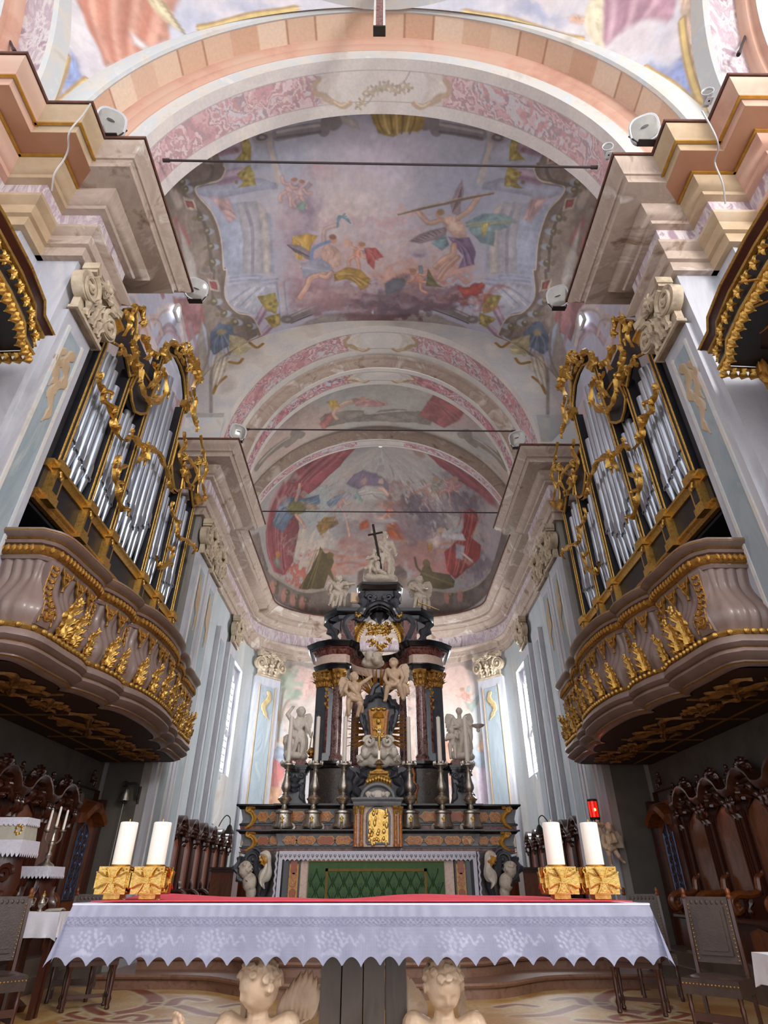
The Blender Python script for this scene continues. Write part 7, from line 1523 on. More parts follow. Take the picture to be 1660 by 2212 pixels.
statue('marble_angel', 'white marble angel holding an open book on the left canopy shoulder', base(728,1322,14.75), 1.1, dict(look=(.4,-.9,-.2), er=(.22,-.1,.72), hr_=(.36,-.12,.74), kl=(-.14,-.16,.36), fl=(-.2,-.2,.1), kr=(.08,-.18,.34), fr=(.04,-.2,.06)), M['grey_statue'], .15, WINGS, DR_SASH+DR_LEGS[:3], seed=5, group=GRP)
mb = MB(); b0 = px(772,1292,14.5); mb.box((0,0,0), (.36,.05,.3), .2); mb.box((0,-.03,0), (.32,.03,.26), .2); bt = tag(mb.obj('open_book', M['tan_marble']), 'pale marble book held up by the left canopy angel', 'book'); bt.location = b0
statue('marble_angel', 'white marble angel with gilt sword on the right canopy shoulder', base(910,1328,14.75), 1.15, dict(look=(.6,-.8,.1), el=(-.2,-.1,.64), hl=(-.12,-.18,.56), er=(.17,-.1,.66), hr_=(.12,-.2,.6), kl=(-.1,-.16,.34), fl=(-.16,-.18,.08), kr=(.1,-.1,.28), fr=(.1,-.1,.02)), M['grey_statue'], -.1, WINGS, DR_SASH+DR_LEGS[:3], seed=6, group=GRP)
mb = MB(); p0, p1 = px(905,1302,14.4), px(950,1318,14.3); mb.tube([p0, p0.lerp(p1,.6), p1], [.03,.035,.006], 6, flat=.4); mb.tube([p0+Vector((0,0,-.1)), p0+Vector((0,0,.1))], .018, 6); tag(mb.obj('gilt_sword', M['brass']), 'thin gilt sword held by the right canopy angel', 'sword')
tg = thing('marble_group', 'marble group with a cross bearing figure crowning the canopy', 'statue', base(822,1258,14.7))
link('standing_figure', figure(1.55, dict(ch=(.04,0,.68), look=(-.3,-.9,.1), el=(-.16,-.1,.74), hl=(-.22,-.14,.86), kr=(.1,-.08,.27)), M['grey_statue'], 'standing_figure', False, None, 7), tg).location = (.12,0,.12)
link('kneeling_figure', figure(1.1, dict(pel=(0,0,.34), ch=(.06,-.06,.54), neck=(.08,-.08,.64), head=(.1,-.1,.74), look=(.5,-.8,.3), sl=(-.06,-.04,.6), sr=(.18,-.06,.6), el=(-.1,-.14,.5), hl=(.02,-.2,.52), er=(.2,-.16,.5), hr_=(.16,-.24,.44), pl=(-.07,0,.32), pr=(.07,0,.32), kl=(-.12,-.2,.2), fl=(-.16,.04,.06), kr=(.12,-.18,.16), fr=(.18,.08,.05)), M['grey_statue'], 'kneeling_figure', False, None, 8), tg).location = (-.28,-.15,.02)
link('drapery', drapery(1.5, DR_LEGS+DR_SASH+[[(-.2,-.1,.3),(-.24,-.1,.16),(-.2,-.05,.02)],[(-.1,-.16,.24),(-.08,-.16,.1),(.05,-.14,.03)]], M['grey_statue']), tg).location = (.06,-.02,.1)
link('rock_base', blob_mesh([('e',(0,0,.05),(.5,.3,.16)),('e',(-.25,-.05,.1),(.25,.22,.16)),('e',(.28,0,.08),(.22,.2,.18))], .03, 2, 'rock_base', M['grey_statue']), tg)
mb = MB(); mb.tube([(.02,-.25,.3),(-.22,-.3,1.72)], .035, 6); mb.tube([(-.36,-.3,1.36),(.06,-.3,1.46)], .032, 6); mb.obj('cross', M['iron'], tg)
P = head_parts(px(800,1420,14.2), .15, (-.2,-.9,-.4), 1, True, 31)+head_parts(px(814,1424,14.1), .15, (.3,-.9,-.4), 1, True, 32)+[('e', px(806,1432,14.3), (.3,.16,.14)), ('e', px(796,1428,14.3), (.16,.12,.12))]
tc_ = thing('cherub_pair', 'pair of white marble cherub heads on the canopy cornice', 'sculpture', px(806,1432,14.3)); o = link('heads', blob_mesh(P, .02, 2, 'heads', M['grey_statue']), tc_); o.location = -px(806,1432,14.3)
for q in (-1, 1): mb = MB(); feather_wing(mb, px(806,1430,14.3), px(806+q*12,1418,14.3), Vector((q*.6,0,.5)), .3, 5); o = mb.obj('wing', M['grey_statue'], tc_); o.location = -px(806,1432,14.3)
# side statues on pedestals ---------------------------------------------------
YSt = 14.15
for q, (u0, u1) in ((-1,(616,661)),(1,(975,1021))):
    x0, x1 = at(u0,1690,Y=YSt).x, at(u1,1690,Y=YSt).x; c = (x0+x1)/2; w_ = (x1-x0)/2; zt = AZ(1660, YSt)
    t = thing('statue_pedestal', 'grey marble pedestal for the angel statue at the %s of the altar' % SN[q], 'pedestal', (c,YSt+.1,Z2), 0, 'pedestals of the side angels')
    hh = zt-Z2
    mb = MB(); rings = []
    for k in range(13):
        z = hh*k/12; f_ = .82+.3*math.exp(-(k/2.2)**2)+.0*k; rings.append([(-w_*f_,-.22*f_,z),(w_*f_,-.22*f_,z),(w_*f_,.25,z),(-w_*f_,.25,z)])
    mb.loft(rings); mb.obj('die', M['mid_marble'], t)
    mb = MB(); mb.box((0,0,hh-.02), (w_*2.1,.56,.05)); mb.box((0,0,hh-.07), (w_*1.9,.5,.06)); mb.box((0,0,hh+.02), (w_*2.3,.6,.05)); mb.obj('cap', M['black_marble'], t)
    mb = MB(); leaf(mb, [(0,-.2,hh*.35),(0,-.24,hh*.55),(0,-.22,hh*.8)], .12, (0,-1,0), h=.6, lob=3)
    for k in (-1, 1): mb.tube(spiral((k*.14,-.22,hh*.78), .08, .02, 0, 1.4, 14, (k,0,0)), .025, 6); leaf(mb, [(k*w_*.7,-.2,hh*.6),(k*w_*.75,-.24,hh*.3),(k*w_*1.05,-.26,.04)], .06, (0,-1,0), lob=2)
    mb.obj('carving', M['grey_marble'], t)
    mb = MB(); mb.box((0,.02,hh+.1), (w_*1.7,.42,.14)); mb.obj('red_plinth', M['red_marble'], t)
H_ = AZ(1526,YSt)-AZ(1648,YSt)-.1
xL = at(640,1600,Y=YSt).x; xR = at(997,1600,Y=YSt).x; zS = AZ(1660,YSt)+.19
cl1 = [((0,.02,.04),(.2,.16,.07)),((-.12,-.04,.08),(.12,.1,.1)),((.14,0,.06),(.12,.1,.08)),((.02,-.1,.06),(.12,.08,.07))]
statue('marble_angel', 'white marble angel with raised arm holding a censer left of the altar', (xL,YSt+.05,zS), H_, dict(ch=(.02,-.02,.68), head=(.05,-.04,.9), look=(.5,-.8,-.5), el=(-.22,-.02,.86), hl=(-.14,-.02,.98), er=(.2,-.08,.6), hr_=(.27,-.12,.46), kl=(-.06,-.1,.28), fl=(-.06,-.02,.08)), M['white_marble'], .1, WINGS[1:], DR_LEGS+DR_SASH, seed=11, group='marble angels flanking the altar', cloud=cl1)
me = blob_mesh(head_parts((0,0,.12), .13, (-.6,-.8,0), 1, True, 12)+[('c',(0,.02,.05),(.05,.05,-.2),.1,.13)], .016, 2, 'cherub_bust', M['white_marble']); tag(link('cherub_bust', me), 'small marble cherub bust behind the left angel', 'sculpture').location = (at(620,1610,Y=YSt).x, YSt+.1, AZ(1612,YSt))
cs = thing('censer', 'small gilt censer hanging on chains from the left angel', 'censer', (at(673,1630,Y=YSt).x, YSt-.1, AZ(1630,YSt)))
mb = MB(); mb.lathe([(.03,-.1),(.07,-.08),(.03,-.05),(.09,.0),(.1,.04),(.06,.1),(.02,.13)], (0,0,0), 12); mb.obj('bowl', M['brass'], cs)
for a in (0, 2.1, 4.2): mb = MB(); mb.tube([(.09*math.cos(a),.09*math.sin(a),.02),(0,0,AZ(1582,YSt)-AZ(1630,YSt))], .006, 4); mb.obj('chain', M['brass'], cs)
statue('marble_angel', 'white marble angel holding out a dish right of the altar', (xR,YSt+.05,zS), H_, dict(ch=(-.02,-.02,.68), head=(.0,-.04,.92), look=(-.3,-.8,-.4), el=(-.18,-.08,.6), hl=(-.08,-.14,.6), er=(.2,-.1,.64), hr_=(.33,-.16,.6), kr=(.08,-.1,.28)), M['white_marble'], -.05, WINGS, DR_LEGS+DR_SASH+[[(.12,-.05,.72),(.2,-.02,.5),(.18,0,.3)]], child=False, seed=13, group='marble angels flanking the altar', cloud=cl1)
me = figure(.7, dict(look=(.7,-.7,.4), hl=(-.05,-.18,.62), hr_=(.2,-.1,.75), er=(.18,-.06,.66)), M['white_marble'], 'marble_putto', True, None, 14); tag(link('marble_putto', me), 'little marble putto at the knees of the right angel', 'statue').location = (at(978,1640,Y=YSt).x, YSt-.12, zS-.02)
ds = thing('marble_dish', 'shallow marble dish in the hand of the right angel', 'dish', (at(1031,1572,Y=YSt).x, YSt-.15, AZ(1574,YSt))); mb = MB(); mb.lathe([(.03,-.1),(.05,-.06),(.03,-.03),(.13,.02),(.16,.05),(.14,.05),(.02,0)], (0,0,0), 14); mb.obj('bowl', M['white_marble'], ds)
# ================================================================ FLOOR INLAY
S, T = np.meshgrid(np.linspace(-5.0, 5.0, 400), np.linspace(4.6, 10.6, 240), indexing='ij')
f = Fresco(S, T, np.stack([S, T, np.full_like(S, .004)], -1), '#b8894a'); f.noise_mix(['#a8763a','#c09458','#cbab78','#b5854a'], 1.5, seed=8, thr=(.25,.75))
def band(pts, w, mirror=True):
    for q in (0, 1) if mirror else (0,):
        P = [((1636-u) if q else u, v) for u, v in pts]; f.line(P, w+.05, '#c9b692', .02); f.line(P, w, '#8c4a30', .02)
for pts, w in (([(243,2138),(290,2138),(325,2150),(336,2161),(320,2176),(270,2186),(226,2191)], .1), ([(336,2168),(370,2170),(404,2178),(450,2191),(520,2196)], .08), ([(370,2170),(385,2158),(410,2156),(437,2161)], .08), ([(226,2191),(200,2182),(195,2172),(215,2170)], .07),
               ([(150,2205),(190,2200),(230,2205),(300,2208),(380,2204)], .08), ([(250,2200),(285,2192),(310,2196),(300,2204)], .06), ([(180,2200),(150,2192),(165,2186)], .05), ([(480,2175),(520,2170),(560,2175)], .06)): band(pts, w)
f.poly([(-1.4,5.6),(1.4,5.6),(1.6,8.4),(0,8.8),(-1.6,8.4)], '#b07c3a', .1, chart=True, op=.6)
fo = f.obj('floor_inlay', M['floor'], fl)
# ================================================================ FRONT ALTAR TABLE
TX0, TX1, TY0, TY1, TZ = -1.72, 1.535, 4.0, 4.95, 1.115
tbl = thing('altar_table', 'long front altar table on a dark marble slab, hidden by lace cloth', 'altar table', ((TX0+TX1)/2,4.5,0))
def tt_(name, mb, m): o = mb.obj(name, m, tbl); o.location = (-(TX0+TX1)/2,-4.5,0); return o
mb = MB(); mb.bb(TX0, TX1, TY0, TY1, TZ-.1, TZ-.006); tt_('table_top', mb, M['slab'])
px0, px1 = at(690,2150,Y=4.35).x, at(880,2150,Y=4.35).x
mb = MB()
for i in range(4): a = px0+(px1-px0)*i/4; mb.bb(a+.004, a+(px1-px0)/4-.004, 4.32+.02*abs(i-1.5), 4.7, 0, TZ-.1)
tt_('pillar_slab', mb, M['slab'])
mb = MB(); mb.bb(px0-.1, px1+.1, 4.25, 4.8, 0, .1); tt_('pillar_base', mb, M['slab'])
# lace cloth: top and scalloped drop on one chart
def lace_drop(name, A, B, nrm, drop, flare0, flare1, N, parent, seed):
    A = Vector(A); B = Vector(B); nrm = Vector(nrm); L_ = (B-A).length; nu, nv = int(L_/.0075), 66
    U, W = np.meshgrid(np.linspace(0,1,nu), np.linspace(0,1,nv), indexing='ij'); d = (B-A)/L_
    sc = np.abs(np.sin(PI*N*U))**.8; bot = drop-.045*sc; dn = W*bot
    fold_ = .012*np.sin(U*L_*9+seed)*W+.008*np.sin(U*L_*23+2*seed)*W**2+.02*W
    along = U*L_+(-flare0*(1-U)**6+flare1*U**6)*W
    P = np.stack([A[i]+d[i]*along+nrm[i]*(fold_+.008) for i in range(3)], -1); P[...,2] -= dn-.006*(1-W)
    f = Fresco(U*L_, dn, P, '#cfcfdd'); S_, T_ = f.S, f.T
    f.noise_mix(['#c6c5d6','#d3d2e0','#cdccda'], 6, seed=seed)
    top = (T_ < .065); f.c[top] = np.array(lin('#dcdbe6'))*(1+.07*np.sin(S_[top]*70+6*np.sin(S_[top]*7)))[:,None]
    for z in (.066,.072,.1,.106): f.c[np.abs(T_-z) < .0022] = lin('#b3b2c4')
    bd = (T_ > .075) & (T_ < .098) & (np.sin(S_*240)*np.sin(T_*300) > .1); f.c[bd] = lin('#a9a8ba')
    gr = (T_ > .11) & ((np.sin(S_*420) > .75) | (np.sin(T_*420) > .75)); f.c[gr] = f.c[gr]*.93
    k = int(L_/.3)
    for i in range(k):
        x = (i+.5)*L_/k
        for j in range(26):
            a = j*2.4; r = .012*math.sqrt(j); yy = .165+.8*r*math.sin(a); f.line([(x+r*1.5*math.cos(a), yy),(x+r*1.5*math.cos(a)+.006, yy+.004)], .006, '#e6e5ef', .003, .9, chart=True, smooth=False)
        for j in range(12):
            f.line([(x+.05+.011*j, .165+.02*math.sin(j*1.1)),(x+.058+.011*j, .17+.02*math.sin(j*1.1+.5))], .005, '#e3e2ec', .003, .9, chart=True, smooth=False)
        for j in range(8): f.line([(x-.05+.013*j, .22+.012*math.cos(j*.9)),(x-.045+.013*j, .226)], .006, '#e3e2ec', .003, .9, chart=True, smooth=False)
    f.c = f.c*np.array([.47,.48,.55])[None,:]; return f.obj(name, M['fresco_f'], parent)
hem = TZ-at(818,2090,Y=3.96).z
ccl = thing('lace_altar_cloth', 'long white crocheted cloth with scalloped hem on the front altar', 'cloth', (0,4.45,TZ))
def cp(o): o.location = (0,-4.45,-TZ); return o
cp(lace_drop('front_drop', (TX0-.015,TY0,TZ), (TX1+.015,TY0,TZ), (0,-1,0), hem, .07, .07, 32, ccl, 1))
cp(lace_drop('left_drop', (TX0-.015,TY1,TZ), (TX0-.015,TY0,TZ), (-1,0,0), hem-.02, 0, .07, 9, ccl, 2))
cp(lace_drop('right_drop', (TX1+.015,TY0,TZ), (TX1+.015,TY1,TZ), (1,0,0), hem-.01, .07, 0, 9, ccl, 3))
mb = MB(); mb.bb(TX0-.02, TX1+.02, TY0-.01, TY1, TZ-.005, TZ+.003); cp(mb.obj('cloth_top', M['cloth_white'], ccl))
mb = MB(); rings = []
for i in range(60):
    x = TX0+.05+(TX1-TX0-.1)*i/59; rings.append([(x, y, TZ+.006+.012*max(0,(y-4.5)/.45)*(1+math.sin(x*3.1)+.4*math.sin(x*7))+.004) for y in np.linspace(4.06,TY1+.02,8)]+[(x,TY1+.02,TZ-.1)])
mb.loft(rings, closed=False); rn = tag(mb.obj('red_runner', M['red_cloth']), 'red cloth runner spread along the front altar table', 'cloth')
m_ = rn.modifiers.new('thick', 'SOLIDIFY'); m_.thickness = .004
# gilded candle blocks with relief crosses and thick candles
def candle_block():
    t = thing('candle_block', '', 'candle holder'); W_, H_ = .188, .145; z0 = .03
    mb = MB(); mb.box((0,0,z0+H_/2), (W_,W_,H_)); o = mb.obj('cube', M['brass'], t)
    mb = MB(); mb.box((0,0,z0/2), (.1,.1,z0), 0, 1.0); mb.lathe([(.075,0),(.05,.028)], (0,0,0), 4, a0=PI/4); mb.obj('foot', M['brass'], t)
    mb = MB(); mb.lathe([(.062,z0+H_),(.066,z0+H_+.006),(.06,z0+H_+.012)], (0,0,0), 24); mb.obj('candle_cup', M['brass'], t)
    for k in range(4):
        R_ = Matrix.Rotation(k*PI/2, 3, 'Z'); mb = MB(); c = Vector((0,-W_/2,z0+H_/2))
        for j in range(4):       # flared cross arms
            a = j*PI/2; d_ = Vector((math.cos(a),0,math.sin(a))); p_ = Vector((-d_.z,0,d_.x)); l = W_*.46 if j % 2 == 0 else H_*.46
            P = [c+d_*.012+p_*.014, c+d_*l+p_*.04, c+d_*l-p_*.04, c+d_*.012-p_*.014]; mb.prism([R_@q for q in P], R_@Vector((0,-.012,0)))
            mb.tube([R_@(c+d_*.01+p_*.015+Vector((0,-.012,0))), R_@(c+d_*l*.6+p_*.025+Vector((0,-.016,0))), R_@(c+d_*l+p_*.043+Vector((0,-.012,0)))], .005, 5); mb.tube([R_@(c+d_*.01-p_*.015+Vector((0,-.012,0))), R_@(c+d_*l*.6-p_*.025+Vector((0,-.016,0))), R_@(c+d_*l-p_*.043+Vector((0,-.012,0)))], .005, 5)
        mb.box(R_@(c+Vector((0,-.012,0))), (.03,.03,.03), k*PI/2)
        rd = random.Random(k)
        for j in range(30):
            x, z = rd.uniform(-.092,.092), rd.uniform(-.065,.065)
            if abs(x) < .035 or abs(z) < .03: continue
            mb.ell(R_@(c+Vector((x,-.002,z))), .006, 5, 4)
        mb.obj('cross_relief', M['brass'], t)
    return t
def pillar_candle():
    t = thing('pillar_candle', '', 'candle'); mb = MB(); mb.lathe([(.056,0),(.056,.232),(.052,.238),(.012,.235)], (0,0,0), 28); mb.obj('wax', M['wax'], t)
    mb = MB(); mb.lathe([(.012,.234),(.012,.24),(.004,.244),(.004,.256)], (0,0,0), 8); mb.obj('brass_wick_cap', M['brass'], t); return t
cb0 = pc0 = None
for i, u in enumerate((240,317,1219,1307)):
    x = (u-818)/1489*4.22
    cb_ = candle_block() if cb0 is None else copy_tree(cb0); pc = pillar_candle() if pc0 is None else copy_tree(pc0); cb0 = cb0 or cb_; pc0 = pc0 or pc
    cb_.location = (x,4.32,TZ+.014); pc.location = (x+.022*(1 if x < 0 else 1)*0, 4.32, TZ+.014+.187)
    w_ = ('leftmost','second from left','third from left','rightmost')[i]
    tag(cb_, 'square gilded candle block with a relief cross, %s of four on the table' % w_, 'candle holder', 'gilded candle blocks'); tag(pc, 'thick ivory pillar candle on a gilded block, %s of four' % w_, 'candle', 'thick altar candles')
# marble putti carrying the table
KN = dict(pel=(0,.05,.17), ch=(0,.0,.38), neck=(0,-.02,.49), head=(0,-.05,.61), sl=(-.14,0,.46), sr=(.14,0,.46), pl=(-.07,.05,.15), pr=(.07,.05,.15), kl=(-.12,-.2,.1), fl=(-.12,.05,.04), kr=(.12,-.2,.1), fr=(.12,.05,.04))
pA = dict(KN); pA.update(look=(-.8,-.55,-.35), el=(-.24,-.14,.36), hl=(-.3,-.2,.47), er=(.2,-.1,.3), hr_=(.12,-.22,.24))
pB = dict(KN); pB.update(look=(.1,-.9,-.5), el=(-.2,-.1,.3), hl=(-.1,-.2,.24), er=(.24,-.08,.34), hr_=(.22,-.2,.26))
for u, pose, lab, sd, wx in ((562,pA,'pale marble putto with raised hand under the left of the altar',41,1),(958,pB,'pale marble putto with bowed head under the right of the altar',42,-1)):
    p = at(u, 2128, Y=4.2); H = 1.2; t = thing('marble_putto', lab, 'statue', (p.x,4.25,p.z-.61*H), 0, 'putti under the front altar')
    link('body', figure(H, pose, M['tan_marble'], 'body', True, .0062, sd, hair=1.3), t)
    mb = MB(); feather_wing(mb, (wx*.1,.1,.46*H), (wx*.27,.12,.47*H), Vector((wx*.12,.03,.9)), .3, 7); mb.obj('wing', M['tan_marble'], t)
    mb = MB(); feather_wing(mb, (-wx*.1,.14,.46*H), (-wx*.14,.24,.47*H), Vector((-wx*.05,.1,.8)), .2, 5); mb.obj('wing', M['tan_marble'], t)
# ================================================================ CHAIRS, STOOLS, SIDE TABLES
def leather_chair():
    t = thing('leather_chair', '', 'chair'); w_, dp, hs, hb = .25, .22, .46, 1.17
    mb = MB(); mb.box((0,0,hs-.01), (.5,.46,.06)); mb.ell((0,0,hs+.015), (.24,.22,.035), 16, 8); mb.obj('seat', M['leather'], t)
    mb = MB(); mb.box((0,-.225,hs-.05), (.5,.02,.1)); mb.box((-.245,0,hs-.05), (.02,.44,.1)); mb.box((.245,0,hs-.05), (.02,.44,.1)); mb.obj('apron', M['leather'], t)
    mb = MB()
    for k in range(16): mb.ell((-.24+.032*k,-.238,hs-.02), .008, 5, 4)
    mb.obj('nail_row', M['gold_dull'], t)
    for q in (-1, 1):
        mb = MB()
        for k in range(14): mb.ell((q*.185,.185+.0028*k,.6+.034*k), .008, 5, 4)
        mb.obj('nail_row', M['gold_dull'], t)
    mb = MB(); R_ = Matrix.Rotation(-.08, 3, 'X'); mb.box((0,.225,.83), (.4,.03,.52), rot=R_); mb.box((0,.205,.83), (.3,.03,.4), rot=R_, taper=1.0); mb.box((0,.2,.83), (.24,.04,.33), rot=R_); mb.obj('backrest', M['leather'], t)
    mb = MB(); mb.box((0,.25,1.06), (.4,.03,.1), rot=R_)
    for k in range(7): mb.ell((-.15+.05*k,.232,1.06), (.02,.008,.025), 6, 5)
    mb.obj('crest_rail', M['leather'], t)
    for q in (-1, 1):
        mb = MB(); mb.tube([(q*.225,.2,0),(q*.225,.2,.45),(q*.222,.225,.8),(q*.22,.262,1.1)], [.022]*4, 4, up=(1,1,0)); mb.obj('leg', M['walnut'], t)
        mb = MB(); mb.lathe([(.022,0),(.03,.02),(.018,.04),(.026,.06),(.02,.085),(.008,.1)], (q*.22,.265,1.09), 8); mb.obj('finial', M['walnut_panel'], t)
        mb = MB(); mb.lathe([(.02,0),(.026,.03),(.02,.06),(.018,.2),(.024,.28),(.018,.3),(.024,.34),(.024,hs-.04)], (q*.22,-.2,0), 8); mb.obj('leg', M['walnut'], t)
        mb = MB(); mb.box((q*.222,0,.13), (.025,.4,.04)); mb.obj('stretcher', M['walnut'], t)
    mb = MB(); mb.box((0,-.2,.2), (.42,.022,.06)); mb.obj('stretcher', M['walnut'], t); return t
ch0 = None
for i, (x, y, a, lab) in enumerate(((-3.72,7.15,.75,'dark leather chair with turned finials at the lower left'),(3.2,6.95,-.75,'dark leather chair with turned finials at the lower right'),(-3.88,9.42,.3,'dark leather chair back seen behind the left candles'),(3.62,9.5,-.3,'dark leather chair back seen behind the right candles'))):
    c = leather_chair() if ch0 is None else copy_tree(ch0); ch0 = ch0 or c; c.location = (x,y,.0 if abs(x) < 5 else 0); c.rotation_euler = (0,0,a); tag(c, lab, 'chair', 'leather chairs of the presbytery')
def stool():
    t = thing('wooden_stool', '', 'stool'); mb = MB(); mb.box((0,0,.5), (.62,.42,.05)); mb.box((0,0,.45), (.54,.34,.07)); mb.obj('top', M['walnut'], t)
    for x in (-.24,.24):
        for y in (-.14,.14):
            mb = MB(); mb.lathe([(.022,0),(.03,.02),(.02,.05),(.032,.1),(.018,.14),(.026,.3),(.018,.36),(.03,.4),(.03,.46)], (x,y,0), 8); mb.obj('leg', M['walnut'], t)
    for x in (-.24,.24): mb = MB(); mb.box((x,0,.12), (.025,.28,.035)); mb.obj('stretcher', M['walnut'], t)
    mb = MB(); mb.box((0,0,.12), (.48,.025,.035)); mb.obj('stretcher', M['walnut'], t); return t
s0 = stool(); s0.location = (-3.42,8.78,0); s0.rotation_euler = (0,0,.5); tag(s0, 'dark turned leg stool under the left corner of the altar cloth', 'stool', 'turned leg stools')
s1 = copy_tree(s0); s1.location = (3.0,8.5,0); s1.rotation_euler = (0,0,-.5); tag(s1, 'dark turned leg stool under the right corner of the altar cloth', 'stool', 'turned leg stools')
def cloth_table(name, label, x0, x1, y0, y1, zt, drop, ripple=.012):
    t = thing(name, label, 'table', ((x0+x1)/2,(y0+y1)/2,0)); o_ = Vector(((x0+x1)/2,(y0+y1)/2,0))
    mb = MB(); mb.bb(x0+.03, x1-.03, y0+.03, y1-.03, zt-.04, zt-.005); mb.obj('top', M['walnut'], t).location = -o_
    for x in (x0+.08, x1-.08):
        for y in (y0+.08, y1-.08): mb = MB(); mb.box((x,y,(zt-.04)/2), (.05,.05,zt-.04)); mb.obj('leg', M['walnut'], t).location = -o_
    ring = [(x0,y0),(x1,y0),(x1,y1),(x0,y1)]; P = []
    for i in range(4):
        a, b = ring[i], ring[(i+1) % 4]
        for k in range(12): P.append((a[0]+(b[0]-a[0])*k/12, a[1]+(b[1]-a[1])*k/12))
    cx_, cy_ = o_.x, o_.y; rings = []
    for j in range(6):
        z = zt-drop*j/5; rr = []
        for i, (x, y) in enumerate(P): k = ripple*(j/5)*math.sin(i*1.7)+.01*j/5+(.03*j/5 if i % 12 == 0 else 0); rr.append((x+k*(1 if x > cx_ else -1), y+k*(1 if y > cy_ else -1), z-(.03*j/5 if i % 12 == 0 else 0)))
        rings.append(rr)
    mb = MB(); mb.loft(rings, closed=True, caps=False); mb.add([(x,y,zt) for x, y in P], [tuple(range(len(P)))]); o = mb.obj('cloth', M['cloth_white'], t); o.location = -o_; return t
cloth_table('side_table', 'small side table under a white cloth beside the left chair', -4.15, -3.64, 8.06, 8.32, .955, .24)
cloth_table('side_table', 'white clothed table corner at the lower right edge', 3.05, 3.85, 5.35, 5.9, .75, .2)
